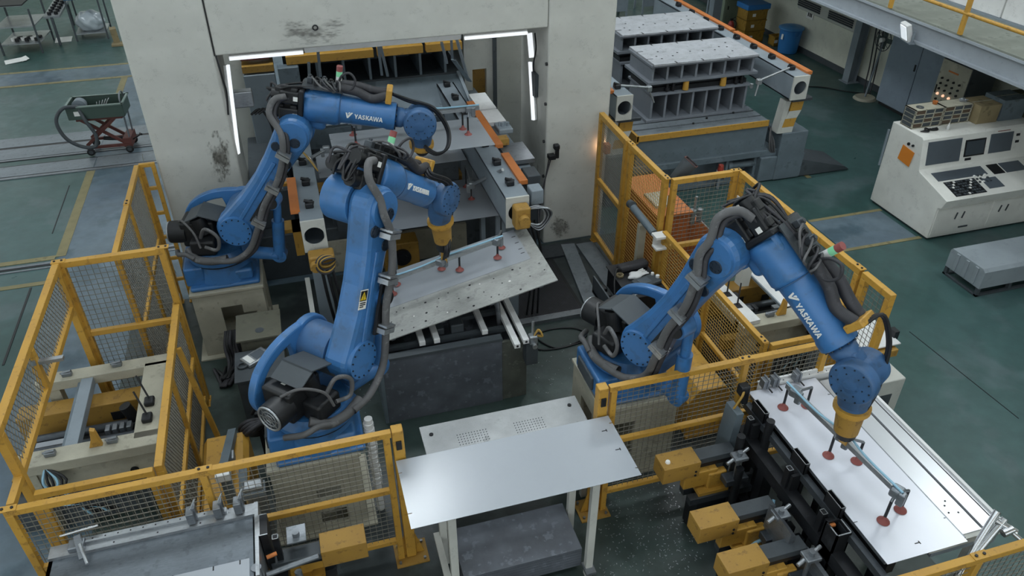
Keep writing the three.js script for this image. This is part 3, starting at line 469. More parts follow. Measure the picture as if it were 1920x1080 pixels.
  // lower arm
  const la = part(o, 'lower_arm'); const z0 = 0.09, z1 = 0.36;
  const sh = capsule(0, 0, 0.235, 0, G.L2, 0.205, (t, s) => 0.235 - (s > 0 ? 0.065 : 0.08) * Math.sin(PI * Math.min(1, t * 1.05)) - 0.035 * t);
  const lg = extrude(sh, z1 - z0, 0.055); lg.translate(0, 0, z0); mesh('arm_casting', lg, M.blue, la, arm);
  mesh('joint_flange', cyl(0.2, 0.19, 0.05, 0, 0, z1 + 0.005, PI / 2, 0, 0, 32), M.blue, la, arm); mesh('joint_flange', [cyl(0.18, 0.17, 0.05, 0, G.L2, z1 - 0.005, PI / 2, 0, 0, 32)], M.blue, la, arm);
  mesh('joint_bolts', [...around(0.165, [0, 0, z1 + 0.032], 14, 0.009, 0.016, 'z')], M.boltDark, la, arm).userData.kind = 'stuff';
  for (const [x, y] of [[0.06, G.L2 - 0.04], [-0.09, G.L2 - 0.2], [0.1, G.L2 - 0.34]]) mesh('bolt_cover', [cyl(0.062, 0.055, 0.012, x, y, z1 + (y > G.L2 - 0.19 ? 0.024 : 0.002), PI / 2), ...around(0.04, [x, y, z1 + (y > G.L2 - 0.19 ? 0.03 : 0.008)], 6, 0.012, 0.012, 'z')], M.boltDark, la, arm).userData.kind = 'stuff';
  mesh('rib', [rbox(0.05, 0.9, 0.03, 0.012, -0.02, 0.62, z1 + 0.004)], M.blue, la, arm);
  if (opt.warn) { const g = new THREE.BoxGeometry(0.11, 0.19, 0.004); place(g, -0.12, 0.62, z1 + 0.004); const m = new THREE.Mesh(g, M.warn); m.name = 'warning_sticker'; g.applyMatrix4(arm); la.add(m); m.userData.label = 'black and yellow warning sticker'; }
  // balancer cylinder in front of the arm
  const bl = part(o, 'balancer'); const bt = onArm(0.2, 0.62, 0.24), bb = V(G.of + 0.42, 0.36, 0.2), bm = bb.clone().lerp(bt, 0.6);
  mesh('cylinder', [rod(bb, bm, 0.075, 20), rod(bm, bt, 0.05, 16)], M.blue, bl); mesh('end_eye', [cyl(0.09, 0.09, 0.12, bb.x, bb.y, bb.z, PI / 2), rod(bb, V(0.3, 0.36, 0.1), 0.08, 12)], M.blue, bl);
  mesh('pivot_boss', [cyl(0.11, 0.09, 0.16, bt.x - 0.03, bt.y, 0.34, PI / 2)], M.blue, bl); mesh('pivot_cap', cyl(0.07, 0.07, 0.03, bt.x - 0.03, bt.y, 0.43, PI / 2), M.black, bl);
  // cable pack along the arm with its clamps
  const cp = part(o, 'cable_pack');
  const path = [V(0.05, 0.45, 0.46), V(0.3, 0.46, 0.46), onArm(0.24, -0.1, 0.45), onArm(0.2, 0.2, 0.46), onArm(0.12, 0.55, 0.46), onArm(0.1, 0.95, 0.47), onArm(0.0, G.L2 - 0.18, 0.46), onArm(-0.1, G.L2 - 0.02, 0.43), onFore(-0.14, -0.2, 0.38), onFore(-0.26, -0.06, 0.3), onFore(-0.22, 0.08, 0.22), onFore(-0.1, 0.12, 0.18)];
  mesh('hose', tube(path, 0.037, 72, 12), M.hoseGrey, cp); mesh('hose', tube(path.map(v => v.clone().add(V(0.045, -0.03, -0.035))), 0.026, 72, 10), M.rubber, cp);
  for (const [x, y] of [[0.17, 0.3], [0.1, 0.8], [0.02, G.L2 - 0.22]]) mesh('clamp', [box(0.16, 0.05, 0.12, x, y, 0.45), box(0.14, 0.02, 0.14, x, y + 0.05, 0.45)], M.alu, cp, arm);
  mesh('channel', box(0.1, 0.5, 0.03, 0.12, 0.5, 0.405), M.black, cp, arm);
  // elbow housing and forearm
  const eh = part(o, 'elbow_housing');
  mesh('elbow_casting', [cyl(0.22, 0.22, 0.3, 0, -G.o3, -0.06, PI / 2, 0, 0, 32), rbox(0.4, 0.36, 0.3, 0.06, 0.14, -0.1, -0.05), rbox(0.2, 0.34, 0.34, 0.05, 0.16, 0, -0.02)], M.blue, eh, fore);
  const em = part(o, 'elbow_motors');
  for (const [y, z] of [[0.1, 0.1], [-0.1, 0.1], [0.0, -0.14]]) mesh('motor', [rbox(0.22, 0.15, 0.15, 0.02, -0.07, y, z), cyl(0.065, 0.065, 0.1, -0.22, y, z, 0, 0, PI / 2), rbox(0.1, 0.06, 0.08, 0.015, -0.18, y + 0.07, z), rbox(0.08, 0.06, 0.07, 0.015, -0.02, y + 0.08, z + 0.02)], M.black, em, fore);
  mesh('motor_flange', rbox(0.06, 0.42, 0.42, 0.02, 0.06, 0, -0.02), M.blackMetal, em, fore);
  for (const y of [0.1, -0.1]) mesh('motor_sticker', box(0.05, 0.05, 0.004, 0.0, y, 0.178), M.sticker, em, fore);
  for (let k = 0; k < 7; k++) { const q = k * 0.9 + opt.seed; mesh('cable', tube([onFore(-0.26 + 0.05 * Math.sin(q), 0.12 * Math.cos(q), 0.14 * Math.sin(q)), onFore(-0.31 - 0.03 * Math.cos(q), 0.14 * Math.cos(q * 1.3), 0.12 * Math.sin(q)), onFore(-0.2, 0.16 + 0.03 * Math.sin(q), 0.12 - 0.03 * k), onFore(-0.06 + 0.04 * k, 0.2 + 0.03 * Math.cos(q), 0.14 - 0.04 * k), onFore(0.16 + 0.05 * k, 0.22, 0.06 - 0.03 * k)], 0.013), k % 2 ? M.rubber : M.black, em); }
  const fa = part(o, 'forearm');
  { const rev = pts => { const g = lathe(pts.map(([x, r]) => [r, x]), 36); g.rotateZ(-PI / 2); return g; };   // profile along +x
    mesh('arm_tube', rev([[0.1, 0.001], [0.1, 0.195], [0.16, 0.2], [0.45, 0.2], [0.48, 0.185], [0.51, 0.163], [0.6, 0.158], [0.8, 0.153], [1.0, 0.153], [1.03, 0.163], [1.11, 0.163], [1.12, 0.15], [1.12, 0.001]]), M.blue, fa, fore);
    mesh('seam_ring', rev([[0.485, 0.165], [0.485, 0.188], [0.495, 0.188], [0.495, 0.165]]), M.blueDark, fa, fore);
    mesh('flange_bolts', around(0.14, [1.125, 0, 0], 12, 0.012, 0.016, 'x'), M.boltDark, fa, fore).userData.kind = 'stuff';
    mesh('wrist_neck', [rev([[1.12, 0.001], [1.12, 0.12], [1.2, 0.115], [1.22, 0.1], [1.32, 0.1], [1.32, 0.001]]), rbox(0.22, 0.2, 0.16, 0.03, 1.32, 0, -0.01)], M.blueDark, fa, fore);
    const tg = text('YASKAWA', 0.05, 0.012, font); place(tg, 0.82, -0.005, 0.15); mesh('lettering', tg, M.sticker, fa, fore).userData.label = 'white maker name lettering';
    const em2 = new THREE.Shape([[0, 0.03], [0.016, 0.03], [0.026, -0.005], [0.06, 0.036], [0.08, 0.036], [0.03, -0.03], [0.016, -0.03]].map(q => new THREE.Vector2(...q))), e3 = new THREE.Shape([[0.034, 0.036], [0.05, 0.036], [0.034, 0.014], [0.028, 0.02]].map(q => new THREE.Vector2(...q)));
    const eg = [em2, e3].map(s => place(new THREE.ExtrudeGeometry(s, { depth: 0.012, bevelEnabled: false }), 0.82 - 0.26, -0.005, 0.154)); mesh('emblem', eg, M.sticker, fa, fore); }
  // dress pack: plate with valves, signal lamp, two black hoses, yellow clamp
  const dp = part(o, 'dress_pack');
  mesh('valve_plate', [box(0.46, 0.012, 0.3, 0.28, 0.225, -0.04), box(0.03, 0.05, 0.2, 0.16, 0.2, -0.04), box(0.03, 0.05, 0.2, 0.4, 0.2, -0.04)], M.steelDark, dp, fore);
  for (let k = 0; k < 5; k++) mesh('valve', [rbox(0.06, 0.07, 0.09, 0.01, 0.12 + k * 0.08, 0.262, -0.08 + 0.05 * (k % 2)), cyl(0.018, 0.018, 0.03, 0.12 + k * 0.08, 0.305, -0.08 + 0.05 * (k % 2))], k % 2 ? M.black : M.steelDark, dp, fore);
  mesh('lamp_red', cyl(0.035, 0.035, 0.06, 0.44, 0.44, -0.08), M.lampRed, dp, fore); mesh('lamp_green', cyl(0.035, 0.035, 0.06, 0.44, 0.38, -0.08), M.lampGreen, dp, fore); mesh('lamp_base', cyl(0.035, 0.035, 0.13, 0.44, 0.285, -0.08), M.white, dp, fore);
  for (let k = 0; k < 5; k++) { const q = k * 1.7 + opt.seed; mesh('air_line', tube([onFore(0.14 + k * 0.07, 0.3, -0.06), onFore(0.18 + k * 0.07, 0.31 + 0.02 * Math.sin(q), 0.05), onFore(0.28 + 0.05 * k, 0.28, 0.14 + 0.03 * Math.cos(q)), onFore(0.36 + 0.03 * k, 0.24, 0.12)], 0.011), k % 2 ? M.rubber : M.hoseGrey, dp); }
  mesh('loop_cable', tube([onFore(0.44, 0.28, 0.0), onFore(0.48, 0.4, 0.03), onFore(0.56, 0.45, 0.05), onFore(0.63, 0.38, 0.06), onFore(0.6, 0.28, 0.07), onFore(0.5, 0.24, 0.06)], 0.014, 40), M.rubber, dp);
  for (const k of [0, 1]) mesh('corrugated_hose', tube([onFore(0.44, 0.26, -0.08 + 0.12 * k), onFore(0.66, 0.26 - 0.02 * k, -0.1 + 0.13 * k), onFore(0.84, 0.24 - 0.05 * k, -0.09 + 0.13 * k), onFore(1.0, 0.25, -0.07 + 0.1 * k)], 0.052, 40, 12), M.rubber, dp);
  mesh('yellow_clamp', [rbox(0.07, 0.17, 0.22, 0.015, 1.02, 0.25, -0.02)], M.yellow, dp, fore); mesh('clamp_foot', box(0.05, 0.1, 0.1, 1.02, 0.14, -0.02), M.yellow, dp, fore);
  // wrist: drum across the arm, neck along the tool
  o.updateMatrixWorld(true); const inv = o.matrixWorld.clone().invert();
  const ww = W.clone().applyMatrix4(o.matrixWorld), tw = opt.tool.clone(), td = tw.clone().transformDirection(inv).normalize();
  const wr = part(o, 'wrist'); const wrev = (pts, seg = 40) => { const g = lathe(pts, seg); g.rotateX(PI / 2); g.translate(W.x, W.y, 0); return g; };
  mesh('drum', wrev([[0.001, -0.2], [0.13, -0.2], [0.165, -0.17], [0.165, -0.08], [0.14, -0.055], [0.14, 0.045], [0.185, 0.07], [0.192, 0.08], [0.192, 0.15], [0.185, 0.155], [0.185, 0.165], [0.178, 0.18], [0.165, 0.19], [0.06, 0.19], [0.055, 0.2], [0.001, 0.2]]), M.blueDark, wr);
  mesh('drum_bolts', [...around(0.155, [W.x, W.y, 0.192], 12, 0.007, 0.012, 'z'), ...around(0.1, [W.x, W.y, 0.192], 6, 0.006, 0.01, 'z')], M.boltDark, wr).userData.kind = 'stuff';
  const nk = W.clone().addScaledVector(td, 0.26); mesh('neck', [rod(W.clone().add(V(0, 0, 0.06)), nk, 0.15, 28, 0.13), rod(nk, nk.clone().addScaledVector(td, 0.06), 0.12, 24)], M.blueDark, wr);
  // gripper, laid out in the hall and turned into the robot's frame
  const gp = part(o, 'gripper'), L = v => v.clone().applyMatrix4(inv);
  const fl0 = nk.clone().addScaledVector(td, 0.06), end = L(opt.barMid);
  const mid = fl0.clone().addScaledVector(td, opt.canLen);
  mesh('tool_flange', [rod(fl0, fl0.clone().addScaledVector(td, 0.04), 0.15, 24), rod(fl0.clone().addScaledVector(td, 0.04), fl0.clone().addScaledVector(td, 0.07), 0.13, 24)], M.yellow, gp);
  mesh('tool_body', [rod(fl0, mid, 0.12, 24, 0.1)], M.yellowDark, gp);
  mesh('tool_arm', [bar(mid, end, 0.07, 0.09)], M.yellow, gp); mesh('tool_bracket', [rod(mid.clone().lerp(end, -0.1), mid.clone().lerp(end, 0.35), 0.085, 14)], M.blackMetal, gp);
  const ends = opt.bar.map(L); mesh('gripper_bar', [bar(ends[0], ends[1], 0.04, 0.05)], M.alu, gp);
  mesh('air_hose', tube([mid.clone().add(V(0.05, 0, 0.05)), end.clone().add(V(0, 0.08, 0)), ends[0].clone().lerp(ends[1], 0.7).add(V(0, 0.06, 0.02)), ends[1].clone().add(V(0, 0.05, 0.02))], 0.011, 30), M.hoseBlue, gp);
  mesh('air_hose', tube([mid.clone().add(V(-0.05, 0, 0.05)), end.clone().add(V(0, 0.1, 0.03)), ends[0].clone().lerp(ends[1], 0.3).add(V(0, 0.05, 0.03)), ends[0].clone().add(V(0, 0.05, 0.02))], 0.011, 30), M.hoseBlue, gp);
  for (const st_ of opt.stations) { const q = L(st_.at); mesh('cross_block', [rbox(0.1, 0.09, 0.1, 0.02, q.x, q.y, q.z), rbox(0.06, 0.13, 0.06, 0.015, q.x + 0.05, q.y - 0.02, q.z + 0.03)], M.steel, gp);
    for (const c of st_.cups) { const foot = L(c), top = foot.clone().add(V(0, 0.24, 0)); const cc = []; cc.push(rod(q, top, 0.013, 8)); mesh('cup_arm', cc, M.steel, gp); mesh('spring_rod', rod(top, foot.clone().add(V(0, 0.03, 0)), 0.013, 8), M.blackMetal, gp); const g = lathe([[0.012, 0.06], [0.02, 0.035], [0.024, 0.022], [0.05, 0.006], [0.052, 0]], 20); g.translate(foot.x, foot.y, foot.z); mesh('suction_cup', g, M.red, gp); } }
  // supply cables from the clamp over the wrist to the tool
  for (const k of [0, 1, 2]) mesh('supply_cable', tube(opt.cable.map((c, i) => { const s = i ? L(c) : onFore(1.04, 0.26, -0.02); return s.clone().add(V(0.012 * k, 0.018 * k * (i > 0 ? 1 : 0.4), 0.02 * k)); }), 0.016, 48), k === 1 ? M.rubber : M.black, dp);
  return { o, W: ww, onFore, onArm };
}
const at = (x, y, z) => V(x, y, z);
// a pedestal under each robot: open welded box
function pedestal(label, x, z, w, d, cut) {
  const o = thing('robot_pedestal', label, 'pedestal', [x, 0, z]); const t = 0.04;
  mesh('top_plate', span(-w / 2 - 0.02, w / 2 + 0.02, 0.96, 1.0, -d / 2 - 0.02, d / 2 + 0.02, 0.008), M.creamOld, o);
  const s = new THREE.Shape([[-w / 2, 0], [w / 2, 0], [w / 2, 0.96], [-w / 2, 0.96]].map(q => new THREE.Vector2(...q)));
  for (const c of cut) s.holes.push(new THREE.Path(c.map(q => new THREE.Vector2(...q))));
  const g = extrude(s, t, 0); g.translate(0, 0, d / 2 - t); mesh('front_plate', g, M.creamOld, o);
  mesh('rear_plate', span(-w / 2, w / 2, 0, 0.96, -d / 2, -d / 2 + t), M.creamOld, o);
  const s2 = new THREE.Shape([[-d / 2 + t, 0], [d / 2 - t, 0], [d / 2 - t, 0.96], [-d / 2 + t, 0.96]].map(q => new THREE.Vector2(...q))); s2.holes.push(new THREE.Path([[-0.16, 0.25], [-0.16, 0.7], [0.16, 0.7], [0.16, 0.25]].map(q => new THREE.Vector2(...q))));
  for (const sx of [-1, 1]) { const q = extrude(s2, t, 0); q.rotateY(PI / 2); q.translate(sx > 0 ? w / 2 - t : -w / 2, 0, 0); mesh('side_plate', q, M.creamOld, o); }
  mesh('foot_plate', span(-w / 2 - 0.08, w / 2 + 0.08, 0, 0.025, -d / 2 - 0.08, d / 2 + 0.08), M.creamOld, o);
  return o;
}
pedestal('stained cream steel pedestal under the robot beside the left press column', -1.215, -9.04, 0.86, 0.86, [[[-0.12, 0.3], [-0.12, 0.75], [0.14, 0.75], [0.14, 0.62], [0.3, 0.62], [0.3, 0.3]]]);
pedestal('cream steel pedestal under the robot behind the front fence', -0.38, -5.8, 0.84, 0.84, [[[-0.04, 0.45], [-0.04, 0.6], [0.2, 0.6], [0.2, 0.45]], [[-0.04, 0.08], [-0.04, 0.28], [0.22, 0.28], [0.22, 0.08]]]);
pedestal('cream steel pedestal under the robot that stacks onto the right table', 2.95, -5.68, 0.86, 0.86, [[[-0.3, 0.2], [-0.3, 0.75], [-0.05, 0.75], [-0.05, 0.2]]]);

// R1 by the left press column
const S1 = 2.35, bar1 = [P(652, 229, 2.66), P(898, 202, 2.66)];
robot('blue robot beside the left press column, holding a blank before the press', [-1.218, -9.047], -0.207, 0.626, -0.19, {
  seed: 0.3, tool: V(0.02, -0.97, -0.22).normalize(), canLen: 0.06, barMid: bar1[0].clone().lerp(bar1[1], 0.52), bar: bar1,
  stations: [{ at: P(666, 228, 2.66), cups: [P(662, 253, S1), P(668, 272, S1)] }, { at: P(880, 205, 2.66), cups: [P(868, 242, S1), P(878, 252, S1)] }],
  cable: [0, P(765, 190, 3.2), P(810, 205, 3.1), P(838, 245, 2.85), P(836, 280, 2.7), P(818, 290, 2.62), P(796, 278, 2.66), P(785, 262, 2.72)] });
{ const o = sheetMetal('broad grey blank held by the robot at the left press column', 0.36, 2.42, -9.96, -9.0, S1 - 0.004, M.sheet); }

// R2 behind the front fence: its blank lies on the tilted table
const TX0 = 0.43, TX1 = 2.57, TY0 = 1.1, TY1 = 1.57, TZ0 = -8.12, TZ1 = -6.86, TS = (TY1 - TY0) / (TX1 - TX0);
const tiltY = x => TY0 + (x - TX0) * TS;
const onTilt = (px, py, up = 0) => { const d = ray(px, py); const t = (TY0 + up - TX0 * TS - EYE) / (d.y - TS * d.x); return V(t * d.x, EYE + t * d.y, t * d.z); };
const bar2 = [onTilt(728, 526, 0.36), onTilt(940, 448, 0.36)];
robot('blue robot behind the front fence, with gripper on the tilted table', [-0.301, -5.78], 0.771, 0.402, -0.597, {
  seed: 1.9, warn: true, tool: V(0.08, -1, -0.12).normalize(), canLen: 0.3, barMid: onTilt(833, 488, 0.34), bar: bar2,
  stations: [{ at: onTilt(731, 526, 0.36), cups: [onTilt(737, 551, 0.02), onTilt(744, 533, 0.02)] }, { at: onTilt(826, 491, 0.36), cups: [onTilt(828, 504, 0.02), onTilt(862, 506, 0.02)] }, { at: onTilt(930, 452, 0.36), cups: [onTilt(933, 483, 0.02), onTilt(940, 464, 0.02)] }],
  cable: [0, P(800, 330, 3.0), P(835, 345, 2.8), P(842, 385, 2.4), P(836, 430, 2.1), P(835, 470, 1.9), P(832, 486, 1.75)] });

// R3 at the right table
const S3H = 1.35, bar3 = [P(1476, 722, 1.68), P(1692, 930, 1.68)];
robot('blue robot bending down to the white sheet on the right table', [2.95, -5.676], -1.082, 0.45, -0.697, {
  seed: 3.1, tool: V(0.02, -1, 0.05).normalize(), canLen: 0.28, barMid: P(1586, 826, 1.68), bar: bar3,
  stations: [{ at: P(1492, 735, 1.68), cups: [P(1468, 764, S3H + 0.004), P(1512, 761, S3H + 0.004)] }, { at: P(1580, 818, 1.68), cups: [P(1553, 854, S3H + 0.004), P(1606, 865, S3H + 0.004)] }, { at: P(1682, 922, 1.68), cups: [P(1656, 977, S3H + 0.004), P(1688, 956, S3H + 0.004)] }],
  cable: [0, P(1650, 590, 2.95), P(1665, 640, 2.7), P(1655, 690, 2.45), P(1640, 735, 2.2), P(1615, 775, 2.05), P(1600, 800, 1.9)] });

// ---------------------------------------------------------------- safety fences
function meshWires(L, y0, y1, kind, pitch, r = 0.0023) {
  const g = [];
  if (kind === 'grid') {
    const nx = Math.max(2, Math.round(L / pitch)), ny = Math.max(2, Math.round((y1 - y0) / pitch));
    for (let i = 1; i < nx; i++) g.push(box(r * 2, y1 - y0, r * 2, i * L / nx, (y0 + y1) / 2, 0));
    for (let j = 1; j < ny; j++) g.push(box(L, r * 2, r * 2, L / 2, y0 + j * (y1 - y0) / ny, r * 1.5));
  } else if (kind === 'diamond') {
    const H = y1 - y0, k = 1.7; // rhombs taller than wide
    for (const s of [1, -1]) for (let c = -H / k; c < L + H / k; c += pitch) {
      let a = s > 0 ? c : c, pts = []; const X = t => s > 0 ? a + t / k : a + H / k - t / k; // x at height t
      let t0 = 0, t1 = H; const clip = (lo, hi) => { const xa = X(t0), xb = X(t1); if ((xa < 0 && xb < 0) || (xa > L && xb > L)) return false; const tAt = x => s > 0 ? (x - a) * k : (a + H / k - x) * k; for (const x of [0, L]) { const t = tAt(x); if (t > t0 && t < t1) { if ((x === 0 && X(t0) < 0) || (x === L && X(t0) > L)) t0 = t; else t1 = t; } } return t1 - t0 > 0.01; };
      if (clip()) g.push(bar(V(X(t0), y0 + t0, 0), V(X(t1), y0 + t1, 0), r * 2.6, r * 2));
    }
  }
  return g;
}
// a -> b on the floor, H high; bays: where posts stand (0..1); fields: [y0, y1, kind, pitch]
function fence(label, a, b, H, o = {}) {
  const L = Math.hypot(b[0] - a[0], b[1] - a[1]), turn = -Math.atan2(b[1] - a[1], b[0] - a[0]);
  const f = thing(o.name || 'safety_fence', label, 'fence', [a[0], 0, a[1]], turn), t = o.t || 0.06, m = o.mat || M.yellow, bays = o.posts || [0, 1];
  for (const q of bays) { const x = Math.min(L - t / 2, Math.max(t / 2, q * L)); mesh('post', span(x - t / 2, x + t / 2, 0.015, H - t, -t / 2, t / 2, 0.006), m, f); mesh('foot_plate', span(x - t * 0.7, x + t * 0.7, 0, 0.015, -0.05, 0.05), m, f); }
  for (const q of o.shorts || []) mesh('short_post', span(q * L - t / 2, q * L + t / 2, o.rails[0], H - t, -t / 2, t / 2, 0.006), m, f);
  mesh('top_rail', span(0, L, H - t, H, -t / 2, t / 2, 0.006), m, f);
  for (const y of o.rails || []) mesh('rail', span(t, L - t, y - t * 0.45, y + t * 0.45, -t * 0.42, t * 0.42, 0.005), m, f);
  for (let i = 0; i + 1 < bays.length; i++) for (const [y0, y1, kind, pitch] of o.fields || []) {
    const x0 = bays[i] * L + t * 0.6, x1 = bays[i + 1] * L - t * 0.6; const w = meshWires(x1 - x0, y0, y1, kind, pitch, o.wire).map(g => g.translate(x0, 0, 0)); if (w.length) mesh('wire_mesh', w, o.wireMat || M.wire, f);
  }
  if (o.joints) for (const q of o.joints) { mesh('joint_plate', box(0.13, 0.008, t + 0.004, q * L, H + 0.003, 0), m, f); mesh('joint_bolts', [-0.035, 0.035].map(d => cyl(0.012, 0.012, 0.012, q * L + d, H + 0.01, 0, 0, 0, 0, 8)), M.blackMetal, f).userData.kind = 'stuff'; }
  return f;
}
const ZFR = -4.83;
const F1 = [[0.31, 0.95, 'grid', 0.056], [1.05, 1.67, 'grid', 0.056]];
fence('long yellow mesh fence between the grey left table and the robot pedestal', [-2.67, ZFR], [0.33, ZFR], 1.74, { posts: [0, 0.485, 0.985], rails: [1.0, 0.28], fields: F1, joints: [0.01, 0.49] });
fence('yellow mesh fence between the robot pedestal and the white sheet table on the right', [2.36, ZFR], [4.72, ZFR], 1.74, { posts: [0.02, 0.605, 0.99], rails: [1.0, 0.28], fields: F1, joints: [0.6] });
function lockPost(label, x, s) {
  const o = thing('gate_post', label, 'post', [x, 0, ZFR - 0.02]);
  mesh('post', span(-0.05, 0.05, 0.02, 1.74, -0.05, 0.05, 0.01), M.yellow, o); mesh('lock', [rbox(0.05, 0.1, 0.02, 0.005, 0.0, 1.58, 0.055)], M.blackMetal, o);
  mesh('gusset', [extrude([[0.04, 0.02], [0.13, 0.02], [0.05, 0.32]], 0.012, 0), extrude([[-0.04, 0.02], [-0.13, 0.02], [-0.05, 0.32]], 0.012, 0)], M.yellow, o); mesh('foot_plate', span(-0.16, 0.16, 0, 0.02, -0.14, 0.14), M.yellowDark, o); mesh('foot_bolts', bolts([[0.12, 0.03, 0.1], [-0.12, 0.03, 0.1], [0.12, 0.03, -0.1], [-0.12, 0.03, -0.1]], 0.014, 0.03), M.steel, o).userData.kind = 'stuff';
}
lockPost('yellow gate post with lock at the end of the long front fence', 0.385, 1); lockPost('yellow gate post with lock beside the cream pedestal at the table opening', 2.3, -1);
// left cell
fence('yellow gate of open wire mesh across the left feeder cell', [-2.66, -7.77], [-1.6, -7.77], 2.2, { name: 'fence_gate', posts: [0.02, 0.98], rails: [1.25, 0.25], fields: [[0.3, 1.2, 'grid', 0.062], [1.3, 2.12, 'grid', 0.062]], t: 0.07, joints: [0.02, 0.98] });
fence('tall yellow fence with diamond mesh running back to the left press column', [-2.1, -10.02], [-2.1, -7.8], 2.2, { posts: [0, 0.48, 1], rails: [1.1, 0.2], fields: [[0.25, 1.05, 'diamond', 0.05], [1.15, 2.12, 'diamond', 0.05]], joints: [0.48] });
{ const f = fence('narrow yellow ladder frame between fence and left press column', [-2.08, -10.04], [-1.885, -10.04], 2.2, { name: 'ladder_frame', posts: [0, 1], rails: [0.4, 0.75, 1.1, 1.47, 1.84], fields: [], t: 0.05 }); }
fence('yellow side fence with a shallow strip of diamond mesh over the left feeder', [-2.66, -7.74], [-2.66, -4.86], 2.2, { posts: [0, 0.86], shorts: [0.48], rails: [1.66], fields: [[1.7, 2.12, 'diamond', 0.06]], t: 0.07 });
{ const o = thing('fence_bracket', 'small grey profile bracket on the left side fence', 'bracket', [-2.66, 1.98, -6.36]); mesh('profile', [box(0.22, 0.035, 0.05, 0.13, 0, 0), box(0.05, 0.05, 0.12, 0.0, 0.03, 0.0)], M.alu, o); }
fence('low yellow fence of dense diamond mesh between left feeder and robots', [-1.64, -7.7], [-1.64, -5.22], 1.5, { posts: [0, 0.5, 1], rails: [0.75, 0.15], fields: [[0.2, 0.7, 'diamond', 0.045], [0.8, 1.43, 'diamond', 0.045]], t: 0.07, wire: 0.003 });
fence('low yellow rail fence in front of the left feeder', [-2.6, -5.2], [-1.68, -5.2], 1.5, { posts: [0, 1], rails: [0.75], fields: [[0.8, 1.43, 'grid', 0.06]], t: 0.06 });
{ const o = thing('fence_brace', 'slanted yellow brace bar at the left feeder fence', 'brace'); mesh('bar', bar(V(-1.6, 1.4, -7.0), V(-1.42, 0.05, -6.8), 0.05, 0.05), M.yellow, o); mesh('foot', span(-1.49, -1.35, 0, 0.03, -6.87, -6.73), M.yellow, o); }
// right cell
fence('tall yellow mesh door beside the right press column', [4.33, -10.0], [4.3, -8.93], 2.2, { name: 'fence_gate', posts: [0, 1], rails: [1.12, 0.15], fields: [[0.2, 1.07, 'grid', 0.05], [1.18, 2.12, 'grid', 0.03]], t: 0.08 });
fence('tall yellow mesh fence before the orange control desk', [4.3, -8.86], [4.3, -7.74], 2.2, { posts: [0, 1], rails: [0.15], fields: [[0.2, 2.12, 'grid', 0.05]], t: 0.07, wireMat: M.wireYellow, joints: [0.02, 0.98] });
fence('tall yellow mesh panel between orange desk and right feeder', [4.35, -7.7], [5.27, -7.7], 2.2, { posts: [0.02, 0.98], rails: [1.2, 0.2], fields: [[0.25, 1.15, 'grid', 0.06], [1.25, 2.12, 'grid', 0.06]], t: 0.07, joints: [0.97] });
fence('low yellow mesh fence between right feeder and bending robot', [4.3, -7.64], [4.3, -5.22], 1.5, { posts: [0, 0.5, 1], rails: [0.75, 0.15], fields: [[0.2, 0.7, 'grid', 0.045], [0.8, 1.43, 'grid', 0.045]], t: 0.06, wireMat: M.wireYellow, joints: [0.97] });
fence('low yellow rail fence in front of the right feeder', [4.34, -5.2], [5.26, -5.2], 1.5, { posts: [0, 1], rails: [0.75], fields: [[0.8, 1.43, 'grid', 0.06]], t: 0.06 });
fence('yellow side fence with a shallow mesh strip over the right feeder', [5.3, -7.66], [5.3, -5.28], 2.2, { posts: [0.01, 0.99], rails: [1.66], fields: [[1.7, 2.12, 'grid', 0.06]], t: 0.07, joints: [0.98] });
fence('narrow yellow mesh frame at the end of the right side fence', [5.3, -5.24], [5.3, -4.8], 2.2, { posts: [0.02, 0.98], rails: [1.3], fields: [[1.35, 2.12, 'grid', 0.06]], t: 0.07 });
fence('yellow mesh fence crossing in front of the white sheet table', [3.3, -2.37], [5.6, -2.37], 1.74, { posts: [0, 0.41, 1], rails: [1.0, 0.28], fields: F1, joints: [0.41] });
{ const o = thing('notice_board', 'white plastic notice sheet hung on the right side fence', 'notice', [5.26, 1.72, -7.42]); mesh('sheet', box(0.012, 0.34, 0.36, 0, 0, 0), M.sticker, o); mesh('hook', box(0.02, 0.02, 0.06, 0.01, 0.17, 0), M.steel, o); }

